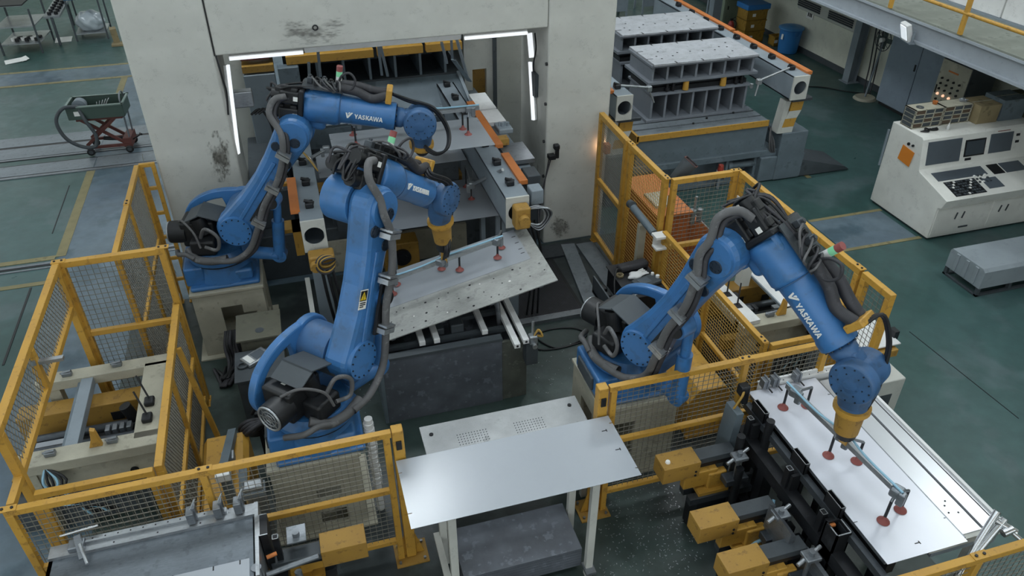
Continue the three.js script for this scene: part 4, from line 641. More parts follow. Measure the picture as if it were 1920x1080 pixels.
// ---------------------------------------------------------------- tilted centring table with its enclosure
{
  const o = thing('centring_table', 'grey perforated tilting table on a dark sheet steel enclosure', 'table');
  const ang = Math.atan(TS), Lx = (TX1 - TX0) / Math.cos(ang), W = TZ1 - TZ0, cx = (TX0 + TX1) / 2, cy = (TY0 + TY1) / 2, cz = (TZ0 + TZ1) / 2;
  const mx = new THREE.Matrix4().makeRotationZ(ang).setPosition(cx, cy, cz);
  mesh('tilted_top', rbox(Lx, 0.016, W, 0.004, 0, -0.008, 0), M.tilt = mat('table_plate', 0xb6b8b4, 0.45, 0.05, T.steel), o, mx);
  for (const x of [-0.9, -0.3, 0.3, 0.9]) mesh('top_bearer', box(0.05, 0.05, W - 0.1, x, -0.045, 0), M.greyDark, o, mx);
  for (let i = 0; i < 34; i++) { const x = -Lx / 2 + 0.1 + (i % 12) * (Lx - 0.2) / 11, z = [0.18, 0.36, 0.54][(i / 12) | 0]; mesh('hole', cyl(0.009 + 0.006 * (i % 3 === 0), 0.009 + 0.006 * (i % 3 === 0), 0.004, x + 0.05 * Math.sin(i * 2.3), 0.0, z + 0.03 * Math.cos(i * 1.7), 0, 0, 0, 8), i % 7 ? M.black : M.sticker, o, mx); }
  mesh('prop', [rod(V(1.95, 0.5, -7.1), V(1.9, tiltY(1.9) - 0.05, -7.1), 0.03), rod(V(1.95, 0.5, -7.9), V(1.9, tiltY(1.9) - 0.05, -7.9), 0.03)], M.steel, o);
  mesh('front_panel', span(0.46, 1.86, 0, 0.95, -6.76, -6.72, 0.006), M.plateDark, o); mesh('front_panel_light', span(1.86, 2.17, 0, 0.9, -6.78, -6.74, 0.006), mat('worn_plate', 0x6f726a, 0.5, 0.2, T.dark), o);
  mesh('left_panel', span(0.42, 0.46, 0, 0.95, -7.95, -6.72), M.greyBlue, o); mesh('right_panel', span(2.14, 2.17, 0, 0.9, -7.95, -6.76), M.plateDark, o); mesh('rear_panel', span(0.46, 2.14, 0, 0.9, -7.95, -7.91), M.plateDark, o); mesh('inside_floor', span(0.46, 2.14, 0.45, 0.5, -7.9, -6.78), M.plateDark, o);
  mesh('rim', [span(0.42, 1.86, 0.95, 0.985, -6.8, -6.7), span(0.4, 0.47, 0.95, 0.985, -7.95, -6.7)], M.greyDark, o);
  for (const [x, z0, z1] of [[1.69, -7.6, -6.85], [1.98, -7.7, -6.5], [2.1, -7.7, -6.55], [0.95, -7.6, -6.85], [1.12, -7.6, -6.85]]) { const r = mesh('rail', span(x - 0.035, x + 0.035, 0.97, 1.03, z0, z1, 0.004), M.white, o); if (z1 > -6.7) mesh('rail_bore', cyl(0.015, 0.015, 0.004, x, 1.0, z1, PI / 2), M.black, r); }
  mesh('rail_bearer', [span(0.5, 2.1, 0.9, 0.95, -7.35, -7.28), span(0.5, 2.1, 0.9, 0.95, -7.0, -6.93)], M.greyDark, o);
  mesh('drive', [rbox(0.16, 0.14, 0.16, 0.02, 1.4, 0.98, -7.1), rbox(0.1, 0.1, 0.3, 0.02, 1.2, 0.96, -7.2)], M.greyDark, o);
  mesh('stop_pin', [rod(V(2.2, 0.9, -6.62), V(2.2, 1.22, -6.62), 0.015), rbox(0.1, 0.12, 0.1, 0.02, 2.2, 0.97, -6.62), cyl(0.03, 0.03, 0.06, 2.2, 0.92, -6.55, PI / 2)], M.alu, o); mesh('pin_bracket', span(2.12, 2.26, 0.6, 0.92, -6.74, -6.6), M.greyDark, o);
  for (let k = 0; k < 3; k++) mesh('cable', tube([[2.2, 1.0, -6.6], [2.26, 1.07 + 0.02 * k, -6.6], [2.3, 1.03, -6.62 + 0.03 * k], [2.24, 0.98, -6.66]], 0.009), k ? M.wireYellow : M.rubber, o);
}
{ // blank on the tilted table
  const o = thing('steel_sheet', 'grey blank under the gripper on the tilted table', 'sheet'); const a = Math.atan(TS), x0 = 0.45, x1 = 2.42, L = (x1 - x0) / Math.cos(a);
  const mx = new THREE.Matrix4().makeRotationZ(a).setPosition((x0 + x1) / 2, tiltY((x0 + x1) / 2) + 0.003, -7.79);
  mesh('blank', box(L, 0.004, 0.72, 0, 0, 0), M.sheet, o, mx); for (const z of [-0.2, -0.05, 0.1, 0.2]) mesh('slot', box(0.05, 0.002, 0.01, L / 2 - 0.05, 0.003, z), M.black, o, mx);
  mesh('bent_edge', box(L, 0.02, 0.004, 0, -0.008, 0.36), M.sheet, o, mx);
}
{ const o = thing('floor_cable', 'black cable lying in a loop beside the tilted table', 'cable'); mesh('cable', tube([P(985, 640, 0.015), P(1010, 655, 0.015), P(1060, 650, 0.015), P(1100, 628, 0.015), P(1080, 616, 0.015), P(1030, 618, 0.015), P(1005, 630, 0.015), P(1040, 652, 0.015), P(1098, 640, 0.015)], 0.012, 60), M.black, o); }
{ // rubber mat in a steel floor frame
  const o = thing('floor_mat', 'black ribbed rubber mat in a grey steel floor frame', 'mat'); const m0 = 2.35, m1 = 3.5;
  mesh('mat', span(m0, m1, 0.004, 0.02, -9.6, -8.15), M.black, o); const n = 46; { const g = []; for (let i = 0; i < n; i++) g.push(box(0.012, 0.008, 1.4, m0 + 0.04 + i * (m1 - m0 - 0.08) / n, 0.022, -8.87)); mesh('ribs', g, M.rubber, o).userData.kind = 'stuff'; }
  mesh('frame_plate', bar(V(3.86, 0.025, -9.92), V(3.61, 0.025, -8.05), 0.22, 0.04), M.track, o); mesh('frame_plate', span(2.5, 3.95, 0.004, 0.04, -9.98, -9.62), M.steelDark, o); mesh('frame_plate', span(2.3, 3.55, 0.004, 0.06, -8.18, -8.06), M.steel, o); mesh('frame_plate', span(4.0, 4.28, 0.004, 0.03, -9.9, -8.6), M.track, o);
}
// ---------------------------------------------------------------- front outlet: perforated plate, white sheet table, dark stack
{
  const o = thing('perforated_table', 'white plate table with two fields of small holes at the fence opening', 'table'); const y = 0.86, x0 = 0.68, x1 = 2.38, z0 = -5.69, z1 = -4.98;
  mesh('top', span(x0, x1, y - 0.02, y, z0, z1, 0.004), mat('scuffed_white_plate', 0xcdd0d3, 0.42, 0.2, T.worn), o);
  for (const [x, z] of [[0.78, -5.06], [2.28, -5.06], [0.78, -5.6], [2.28, -5.6]]) mesh('leg', span(x - 0.03, x + 0.03, 0, y - 0.02, z - 0.03, z + 0.03), M.cream, o);
  for (const cx of [1.18, 1.78]) { const g = []; for (let i = 0; i < 11; i++) for (let j = 0; j < 6; j++) g.push(cyl(0.006, 0.006, 0.003, cx + (i - 5) * 0.03, y + 0.001, -5.47 + j * 0.035, 0, 0, 0, 6)); mesh('hole_field', g, M.greyDark, o).userData.kind = 'stuff'; }
  for (const [x, z] of [[0.78, -5.55], [2.27, -5.56]]) mesh('bolt', cyl(0.022, 0.022, 0.012, x, y + 0.004, z, 0, 0, 0, 8), M.blackMetal, o);
  const t = thing('outlet_table', 'slim cream frame table at the fence opening under a white sheet', 'table'); const ty = 1.415;
  for (const [x, z] of [[0.69, -4.14], [1.98, -4.14], [0.69, -4.66], [1.98, -4.66]]) mesh('leg', span(x - 0.035, x + 0.035, 0, ty - 0.05, z - 0.03, z + 0.03, 0.004), M.cream, t);
  for (const [x, z] of [[0.69, -4.14], [1.98, -4.14]]) mesh('levelling_foot', [cyl(0.02, 0.02, 0.06, x, 0.03, z + 0.06), box(0.1, 0.03, 0.14, x, 0.12, z + 0.02)], M.steel, t);
  mesh('frame', [span(0.6, 2.06, ty - 0.05, ty, -4.17, -4.11), span(0.6, 2.06, ty - 0.05, ty, -4.69, -4.63), span(0.62, 0.68, ty - 0.05, ty, -4.69, -4.11), span(1.98, 2.04, ty - 0.05, ty, -4.69, -4.11)], M.cream, t); mesh('shelf_bearer', span(0.6, 0.66, 0.4, 0.44, -4.69, -4.11), M.cream, t);
  sheetMetal('large white sheet lying across the slim table at the fence opening', 0.34, 2.35, -4.775, -4.02, ty, M.sheet, [[2.24, -4.6], [2.27, -4.35]]);
  const d = thing('plate_stack', 'dark steel plate stack on the floor under the white sheet table', 'stack'); for (let k = 0; k < 7; k++) mesh('plate', span(0.78 + 0.004 * (k % 2), 1.93, 0.08 + k * 0.037, 0.113 + k * 0.037, -4.78 + 0.003 * k, -4.2), M.plateDark, d); mesh('skid', [span(0.8, 0.9, 0.004, 0.08, -4.7, -4.3), span(1.8, 1.9, 0.004, 0.08, -4.7, -4.3)], M.blackMetal, d);
}
// ---------------------------------------------------------------- right table: sheet, guide rail, conveyor plates
{
  const y = S3H - 0.004, o = thing('roller_table', 'long steel unloading table with bright side plates at the right', 'table');
  mesh('table_top', span(3.86, 4.62, y - 0.06, y - 0.004, -4.74, -2.74), M.steel, o);
  mesh('side_trough', span(4.62, 4.82, y - 0.05, y - 0.02, -4.72, -2.78), M.steelBright = mat('bright_plate', 0xc9ccd0, 0.32, 0.45, T.smooth, { clearcoat: 0.6, clearcoatRoughness: 0.2 }), o); mesh('trough_gap', span(4.82, 4.835, y - 0.06, y - 0.05, -4.72, -2.78), M.steelDark, o);
  mesh('side_plate', span(4.835, 5.0, y - 0.03, y - 0.006, -4.7, -2.78), M.steelBright, o); mesh('outer_lip', [span(5.0, 5.03, y - 0.1, y + 0.012, -4.72, -2.78)], M.white, o); mesh('lip_groove', span(4.965, 4.975, y - 0.008, y - 0.004, -4.5, -2.86), M.black, o);
  for (const [x, z] of [[4.7, -3.06], [4.76, -2.97], [4.68, -2.99], [4.74, -3.1]]) mesh('hole', cyl(0.008, 0.008, 0.004, x, y - 0.018, z, 0, 0, 0, 8), M.black, o);
  mesh('end_sill', [span(4.3, 5.02, y - 0.1, y - 0.03, -2.8, -2.74)], M.cream, o); mesh('end_support', [extrude([[4.4, 1.1], [4.95, 1.1], [4.95, 1.28], [4.4, 1.28]], 0.03, 0).translate(0, 0, -2.82)], M.grey, o);
  mesh('beam', span(3.9, 3.98, y - 0.2, y - 0.06, -4.74, -2.74), M.blackMetal, o); mesh('beam', span(4.9, 4.98, y - 0.2, y - 0.06, -4.74, -2.74), M.grey, o);
  for (const [x, z] of [[3.94, -4.6], [4.94, -4.6], [3.94, -3.6], [4.94, -3.6], [3.94, -2.85], [4.94, -2.85]]) mesh('leg', span(x - 0.04, x + 0.04, 0.004, y - 0.2, z - 0.04, z + 0.04), x < 4.5 ? M.blackMetal : M.cream, o);
  mesh('back_rail', [span(3.98, 5.08, y - 0.1, y + 0.03, -4.82, -4.765), span(3.98, 5.08, y + 0.03, y + 0.05, -4.835, -4.81)], M.white, o);
  for (let i = 0; i < 11; i++) mesh('rail_hole', cyl(0.006, 0.006, 0.006, 4.05 + i * 0.1, y + 0.03, -4.79, 0, 0, 0, 6), M.black, o);
  mesh('rear_apron', span(4.0, 5.06, 0.75, y - 0.1, -4.8, -4.77), M.grey, o); mesh('under_beam', span(4.2, 5.1, 0.95, 1.12, -4.72, -4.55), M.steelDark, o);
  for (const x of [4.0, 4.11, 4.36]) { const b = part(o, 'stop_block'); mesh('block', [rbox(0.05, 0.1, 0.08, 0.006, x, y + 0.08, -4.76), rbox(0.02, 0.12, 0.1, 0.004, x + 0.025, y + 0.085, -4.76)], M.steel, b); mesh('blade', box(0.012, 0.01, 0.09, x + 0.04, y + 0.03, -4.7), M.black, b); }
  sheetMetal('bright white sheet under the bending robot on the long right table', 3.84, 4.6, -4.755, -2.7, S3H - 0.004, M.sheetWhite, [[4.2, -2.8]]);
  // black guide frame along the left edge
  const g = thing('guide_frame', 'black welded guide frame with hollow uprights along the right table', 'frame');
  mesh('long_beam', span(3.66, 3.78, 0.95, 1.08, -4.6, -2.3), M.blackMetal, g); mesh('ledge', span(3.78, 3.84, 1.2, 1.27, -4.7, -2.6), M.steelDark, g); mesh('lower_beam', span(3.62, 3.72, 0.3, 0.42, -4.6, -2.3), M.blackMetal, g);
  for (const z of [-4.49, -3.83, -3.33]) { const u = part(g, 'guide_post'); mesh('flat_tube', [span(3.79, 3.796, 0.75, 1.4, z - 0.1, z + 0.1), span(3.83, 3.836, 0.75, 1.4, z - 0.1, z + 0.1), span(3.79, 3.836, 0.75, 1.4, z - 0.1, z - 0.094), span(3.79, 3.836, 0.75, 1.4, z + 0.094, z + 0.1), span(3.796, 3.83, 0.75, 1.3, z - 0.09, z + 0.09)], M.blackMetal, u); mesh('bright_rim', [span(3.788, 3.795, 1.4, 1.403, z - 0.1, z + 0.1), span(3.831, 3.838, 1.4, 1.403, z - 0.1, z + 0.1), span(3.788, 3.838, 1.4, 1.403, z - 0.1, z - 0.095), span(3.788, 3.838, 1.4, 1.403, z + 0.095, z + 0.1)], M.alu, u);
    mesh('small_tube', [span(3.68, 3.73, 0.9, 1.3, z - 0.01, z + 0.05)], M.blackMetal, u); mesh('small_rim', [span(3.68, 3.73, 1.3, 1.303, z - 0.01, z - 0.004), span(3.68, 3.73, 1.3, 1.303, z + 0.044, z + 0.05), span(3.68, 3.686, 1.3, 1.303, z - 0.01, z + 0.05), span(3.724, 3.73, 1.3, 1.303, z - 0.01, z + 0.05)], M.alu, u); mesh('web', span(3.7, 3.79, 0.6, 1.26, z + 0.06, z + 0.09), M.blackMetal, u); }
  { const u = part(g, 'guide_post'); mesh('square_tube', [span(3.66, 3.8, 0.6, 1.3, -3.22, -3.205), span(3.66, 3.8, 0.6, 1.3, -3.075, -3.06), span(3.66, 3.675, 0.6, 1.3, -3.22, -3.06), span(3.785, 3.8, 0.6, 1.3, -3.22, -3.06), span(3.675, 3.785, 0.6, 1.16, -3.2, -3.08)], M.blackMetal, u); mesh('bright_rim', [span(3.66, 3.8, 1.3, 1.304, -3.07, -3.06), span(3.66, 3.67, 1.3, 1.304, -3.16, -3.06), span(3.79, 3.8, 1.3, 1.304, -3.2, -3.06)], M.alu, u); mesh('copper_fitting', rbox(0.06, 0.03, 0.03, 0.01, 3.71, 1.27, -3.19), M.orange, u); }
  for (const z of [-4.1, -2.7]) mesh('leg', span(3.66, 3.78, 0.004, 0.95, z - 0.05, z + 0.05), M.blackMetal, g);
  for (const [x, z, h] of [[3.55, -4.35, 1.22], [3.5, -4.2, 0.95], [3.78, -4.28, 1.42]]) mesh('column', rod(V(x, 0.02, z), V(x, h, z), 0.04, 16), M.blackMetal, g);
  mesh('hanging_plate', extrude([[3.44, 0.5], [3.5, 0.5], [3.5, 1.05], [3.44, 1.1]], 0.34, 0.004).translate(0, 0, -3.65), M.steel, g); mesh('hanging_plate', span(3.56, 3.6, 0.6, 0.95, -3.25, -2.75), M.steel, g);
  mesh('air_hose', tube([V(3.6, 0.95, -3.78), V(3.45, 0.7, -3.6), V(3.2, 0.52, -3.72), V(3.12, 0.58, -3.86)], 0.016, 24), M.hoseBlue, g);
  for (const [z, k] of [[-4.25, 0], [-3.55, 1], [-3.1, 2]]) { const a = part(g, 'adjuster'); mesh('slide', span(3.38, 3.62, 0.72, 0.8, z - 0.06, z + 0.06, 0.01), M.steelDark, a); mesh('knob_post', [rod(V(3.5, 0.8, z), V(3.5, 1.05, z), 0.02, 10), rbox(0.14, 0.04, 0.12, 0.01, 3.5, 1.06, z), cyl(0.025, 0.025, 0.04, 3.5, 1.1, z)], M.steel, a); mesh('clamp_rod', rod(V(3.36, 1.03, z + 0.03), V(3.62, 1.08, z - 0.05), 0.018, 10), M.alu, a); }
  { const s = thing('mast', 'grey green sheet mast beside the fence at the right table', 'mast'); mesh('channel', [bar(V(3.55, 0.004, -4.62), V(3.62, 1.32, -4.62), 0.2, 0.08)], M.greyBlue, s); mesh('sensor_head', [rbox(0.1, 0.12, 0.1, 0.02, 3.7, 1.5, -4.66), cyl(0.035, 0.035, 0.14, 3.72, 1.42, -4.64)], M.blackMetal, s); mesh('sensor_lead', [tube([[3.7, 1.54, -4.66], [3.66, 1.5, -4.6], [3.62, 1.4, -4.6], [3.6, 1.3, -4.62]], 0.012)], M.wireYellow, s); }
}
// yellow counterweight boxes on dark arms
const yb = (() => { const o = thing('drive_cover', 'yellow box cover with white cap, nearest the fence, beside the black guide frame', 'cover', [0, 0, 0], 0, 'yellow box covers along the right table');
  mesh('box', rbox(0.385, 0.2, 0.21, 0.006, 0, -0.1, 0), M.yellowDark, o); mesh('arm', span(0.19, 0.6, -0.1, -0.03, -0.09, 0.05, 0.006), M.greyDark, o); mesh('arm_side', span(0.19, 0.58, -0.16, -0.1, -0.06, 0.04), M.blackMetal, o);
  mesh('bracket', [span(0.05, 0.4, -0.36, -0.16, 0.02, 0.1, 0.01), span(0.3, 0.5, -0.42, -0.2, 0.04, 0.12, 0.02), span(0.2, 0.52, -0.44, -0.4, -0.05, 0.16)], M.yellow, o); mesh('rail_base', [span(0.1, 0.9, -0.52, -0.44, -0.04, 0.04), span(0.1, 0.9, -0.52, -0.44, 0.1, 0.18)], M.steelDark, o); mesh('stand', span(0.2, 0.5, -0.99, -0.5, -0.04, 0.16), M.blackMetal, o); mesh('bolts', [cyl(0.012, 0.012, 0.01, 0.15, -0.12, 0.107, PI / 2, 0, 0, 8), cyl(0.012, 0.012, 0.01, 0.15, -0.17, 0.107, PI / 2, 0, 0, 8)], M.blackMetal, o); return o; })();
yb.position.set(2.965, 1.0, -4.44); mesh('cap', cyl(0.025, 0.02, 0.02, -0.12, 0.01, 0.02, 0, 0, 0, 16), M.sticker, yb);
{ const p2 = [[2.97, 1.0, -3.74, 'yellow box cover midway along the black guide frame'], [2.985, 1.0, -3.28, 'yellow box cover farthest along the guide frame from the fence']]; for (const [x, y, z, l] of p2) { const c = copy(yb, [x, y, z], 0, l); const cap = c.children.find(k => k.name === 'cap'); if (cap) c.remove(cap); } }
{ const c = copy(yb, [-0.215, 1.0, -4.43], PI, 'yellow box cover on the arm beside the grey left table', 'yellow box covers'); const cap = c.children.find(k => k.name === 'cap'); if (cap) c.remove(cap); delete c.userData.group; }
// pipe clamps at the end of the table
{ const o = thing('pipe_stand', 'bright steel tube stand with cross clamps at the right table end', 'stand'); const q = V(4.62, 0.004, -2.52);
  mesh('tube', rod(V(4.42, 0.9, -2.55), P(1871, 958, 1.62), 0.028, 14), M.chrome, o); mesh('tube', rod(V(4.5, 1.1, -2.58), P(1885, 972, 1.58), 0.026, 14), M.chrome, o); mesh('cross_tube', [rod(P(1866, 975, 1.55), P(1905, 998, 1.5), 0.03, 14), rod(P(1880, 1000, 1.5), P(1898, 992, 1.52), 0.034, 14), rod(P(1898, 998, 1.5), P(1925, 1022, 1.45), 0.02, 12)], M.chrome, o); mesh('upright', rod(V(4.42, 0.004, -2.55), V(4.42, 1.0, -2.55), 0.035, 14), M.steel, o); }
// ---------------------------------------------------------------- left table
{
  const y = 1.3, x0 = -2.45, x1 = -0.9, z0 = -4.74, z1 = -2.9, o = thing('sheet_table', 'grey steel table with drilled back rail in the left foreground', 'table');
  mesh('table_top', span(x0, x1, y - 0.05, y - 0.01, z0 + 0.06, z1), M.topSteel = mat('streaked_steel', 0x7d868e, 0.42, 0.45, T.steel), o); mesh('front_face', span(x0, x0 + 0.03, 0.9, y - 0.01, z0, z1), M.steel, o); mesh('apron', span(x0, x1, 0.8, y - 0.05, z0, z0 + 0.05), M.greyBlue, o);
  mesh('back_rail', [span(x0, x1 + 0.02, y - 0.05, y + 0.02, z0, z0 + 0.12), span(x0 + 0.2, x1 - 0.2, y + 0.02, y + 0.045, z0, z0 + 0.05)], M.alu, o); for (let i = 0; i < 13; i++) mesh('rail_hole', cyl(0.007, 0.007, 0.004, x0 + 0.32 + i * 0.095, y + 0.045, z0 + 0.025, 0, 0, 0, 6), M.black, o);
  for (let i = 0; i < 5; i++) mesh('rail_hole', cyl(0.008, 0.008, 0.004, x0 + 0.15 + i * 0.33, y + 0.02, z0 + 0.09, 0, 0, 0, 6), M.black, o);
  for (const x of [-1.37, -1.16, -1.0]) { const b = part(o, 'stop_block'); mesh('block', [rbox(0.06, 0.12, 0.1, 0.006, x, y + 0.09, z0 + 0.05), rbox(0.03, 0.15, 0.06, 0.004, x + 0.03, y + 0.1, z0 + 0.03)], M.steel, b); mesh('lever', rod(V(x, y + 0.14, z0 + 0.04), V(x + 0.06, y + 0.24, z0 + 0.02), 0.008, 8), M.chrome, b); }
  { const b = part(o, 'clamp'); mesh('clamp_body', [rbox(0.12, 0.05, 0.1, 0.01, -2.24, y + 0.045, z0 + 0.06), box(0.05, 0.02, 0.22, -2.2, y + 0.08, z0 + 0.12, 0.2, 0.3, 0)], M.steel, b); mesh('clamp_lever', rod(V(-2.2, y + 0.09, z0 + 0.1), V(-2.13, y + 0.05, z0 + 0.28), 0.014, 8), M.alu, b); mesh('handle', rod(V(-2.36, y + 0.1, z0 - 0.02), V(-2.08, y + 0.11, z0 - 0.04), 0.01, 8), M.chrome, b); }
  for (const [x, z] of [[x0 + 0.06, z0 + 0.1], [x1 - 0.06, z0 + 0.1], [x0 + 0.06, z1 - 0.1], [x1 - 0.06, z1 - 0.1]]) mesh('leg', span(x - 0.04, x + 0.04, 0.004, y - 0.05, z - 0.04, z + 0.04), M.grey, o);
  const s = thing('steel_sheet', 'pale grey sheet lying on the grey table in the left foreground', 'sheet'); mesh('blank', span(-1.62, -0.93, y - 0.009, y + 0.003, -4.2, -2.95), M.sheet, s); for (const x of [-1.5, -1.2, -1.0]) mesh('slot', box(0.01, 0.003, 0.04, x, y + 0.004, -4.18), M.black, s);
  const g = thing('guide_frame', 'black guide frame with clamp tubes at the right end of the grey left table', 'frame');
  mesh('end_plate', span(-0.88, -0.85, 0.85, 1.33, -4.74, -4.0), M.alu, g); mesh('flat_tube', [span(-0.84, -0.78, 0.8, 1.34, -4.58, -4.36)], M.blackMetal, g); mesh('bright_rim', [span(-0.85, -0.84, 1.34, 1.344, -4.58, -4.36), span(-0.84, -0.78, 1.34, 1.344, -4.58, -4.572), span(-0.84, -0.78, 1.34, 1.344, -4.368, -4.36)], M.alu, g); mesh('small_tube', span(-0.76, -0.71, 0.9, 1.25, -4.42, -4.37), M.blackMetal, g); mesh('small_rim', [span(-0.76, -0.71, 1.25, 1.253, -4.42, -4.414), span(-0.76, -0.71, 1.25, 1.253, -4.376, -4.37), span(-0.716, -0.71, 1.25, 1.253, -4.42, -4.37), span(-0.76, -0.754, 1.25, 1.253, -4.42, -4.37)], M.alu, g);
  mesh('beam', span(-0.82, -0.7, 0.7, 0.82, -4.6, -3.2), M.blackMetal, g); for (const z of [-4.5, -3.5]) mesh('leg', span(-0.82, -0.72, 0.004, 0.7, z - 0.05, z + 0.05), M.blackMetal, g);
  mesh('clamp_tube', rod(V(-0.84, 1.05, -4.2), V(-0.42, 1.08, -4.24), 0.025, 14), M.steel, g); mesh('clamp_tube', rod(V(-0.6, 1.0, -4.2), V(-0.56, 0.3, -4.05), 0.03, 14), M.steel, g); mesh('post_tube', rod(V(-0.88, 0.6, -4.08), V(-0.88, 1.3, -4.1), 0.04, 16), M.steel, g); mesh('square_plate', [rbox(0.16, 0.02, 0.18, 0.004, -0.58, 1.12, -4.48), cyl(0.03, 0.03, 0.05, -0.58, 1.15, -4.46)], M.steel, g); mesh('copper_fitting', [rod(V(-0.82, 1.16, -4.28), V(-0.74, 1.16, -4.3), 0.018, 10)], M.orange, g);
}

// ---------------------------------------------------------------- parked die carriage with two die sets
{
  const o = thing('die_carriage', 'grey moving bolster carriage with yellow edged slotted top', 'carriage'); const zf = -11.12, zb = -14.9, x0 = 5.5, x1 = 8.07;
  mesh('body', span(x0 + 0.03, x1 + 0.02, 0.6, 1.08, zb, zf - 0.03, 0.01), M.greyBlue, o); mesh('lower_frame', [span(x0 - 0.1, x1 + 0.35, 0.5, 0.62, zb, zf + 0.02, 0.01), span(x0, x1 + 0.2, 0.02, 0.5, zb, zf - 0.32)], M.greyBlue, o); mesh('lower_rail', [span(x0 - 0.05, 8.9, 0.02, 0.12, zf - 0.3, zf - 0.02), span(7.35, 7.4, 0.12, 0.5, zf - 0.3, zf - 0.02), span(7.95, 8.1, 0.12, 0.5, zf - 0.3, zf - 0.05)], M.greyBlue, o);
  mesh('cylinder', [rod(V(7.5, 0.35, zf - 0.1), V(8.1, 0.33, zf - 0.1), 0.06, 14), rod(V(7.42, 0.35, zf - 0.1), V(7.5, 0.35, zf - 0.1), 0.09, 14)], M.greyBlue, o);
  const slots = []; let z = zf - 0.02; const plates = []; while (z > zb + 0.2) { const z2 = Math.max(z - 0.2, zb); plates.push([z, z2]); z = z2 - 0.05; }
  for (const [a, b] of plates) mesh('top_strip', span(x0 + 0.04, x1 - 0.02, 1.1, 1.2, b, a), M.track, o); mesh('slot_bottom', span(x0 + 0.04, x1 - 0.02, 1.08, 1.12, zb, zf - 0.05), M.steelDark, o);
  mesh('yellow_edge', [span(x0, x1, 1.09, 1.2, zf - 0.02, zf, 0.004)], M.yellow, o); mesh('yellow_edge', [span(x0 - 0.005, x0 + 0.04, 1.06, 1.2, zb, zf, 0.004)], M.yellow, o);
  mesh('side_block', span(8.33, 8.88, 0.02, 0.95, zf - 0.4, zf + 0.1, 0.02), M.greyBlue, o); mesh('block_base', span(8.0, 8.92, 0.02, 0.5, zf - 0.45, zf + 0.08, 0.02), M.greyBlue, o); mesh('side_walkway', span(8.1, 8.75, 0.5, 0.56, zb, zf - 0.45), M.greyBlue, o);
  mesh('floor_wing', extrude([[8.9, 0.0], [10.0, 0.0], [9.9, 0.07], [8.9, 0.34]], 0.7, 0.004).translate(0, 0.02, zf - 0.62), M.greyDark, o); mesh('floor_wing', extrude([[8.9, 0.0], [9.8, 0.0], [9.7, 0.1], [8.9, 0.3]], 0.6, 0.004).translate(0, 0.02, zf - 1.75), M.greyDark, o);
  for (let k = 0; k < 5; k++) mesh('cable', tube([[8.2, 1.0, zf - 0.1 - 0.03 * k], [8.14 + 0.02 * k, 0.8, zf + 0.02], [8.2 + 0.02 * k, 0.6, zf + 0.02], [8.3, 0.55, zf]], 0.018), k % 2 ? M.rubber : M.hoseGrey, o);
  for (const [px, py] of [[1300, 232], [1375, 212], [1325, 222]]) { const q = P(px, py, 1.205); mesh('bolt', cyl(0.02, 0.02, 0.03, q.x, 1.21, q.z, 0, 0, 0, 8), M.black, o); }
  { const q = P(1352, 312, 0.45); const b = thing('warning_beacon', 'red beacon lamp under a clear cover before the die carriage', 'lamp', [q.x, 0.004, q.z]); mesh('stand', rod(V(0, 0, 0), V(0, 0.32, 0), 0.03, 10), M.grey, b); mesh('base', cyl(0.07, 0.07, 0.05, 0, 0.34, 0), M.white, b); mesh('red_lens', cyl(0.06, 0.045, 0.11, 0, 0.42, 0), M.beaconRed = mat('red_lens', 0xa83a2a, 0.3), b); mesh('clear_cover', lathe([[0.07, 0.36], [0.072, 0.45], [0.05, 0.51], [0.001, 0.53]], 18), M.clear = mat('clear_plastic', 0xffffff, 0.08, 0, null, { transmission: 1, thickness: 0 }), b); }
  { const q = P(1222, 350, 0.8), b = thing('pipe_funnel', 'grey sheet metal funnel with rusty mouth behind the fence corner', 'funnel'); const a = P(1185, 338, 1.2), c = P(1217, 310, 1.62); b.position.set(0, 0, 0); const g = lathe([[0.09, 0], [0.1, 0.02], [0.14, 0.3], [0.135, 0.3], [0.09, 0.02]], 4); const d = V(0.55, 0.7, 0.1).normalize(); g.applyQuaternion(new THREE.Quaternion().setFromUnitVectors(V(0, 1, 0), d)); g.translate(4.52, 2.05, -7.95); mesh('funnel', g, M.greyDark, b); mesh('mouth', (() => { const r = lathe([[0.125, 0.302], [0.142, 0.302], [0.142, 0.31], [0.125, 0.31]], 4); r.applyQuaternion(new THREE.Quaternion().setFromUnitVectors(V(0, 1, 0), d)); r.translate(4.52, 2.05, -7.95); return r; })(), M.rust, b); mesh('stay', bar(V(4.42, 1.85, -7.82), V(4.56, 2.1, -7.95), 0.03, 0.03), M.wire, b); mesh('post', span(4.4, 4.44, 0.004, 1.9, -7.84, -7.8), M.yellowDark, b); }
}
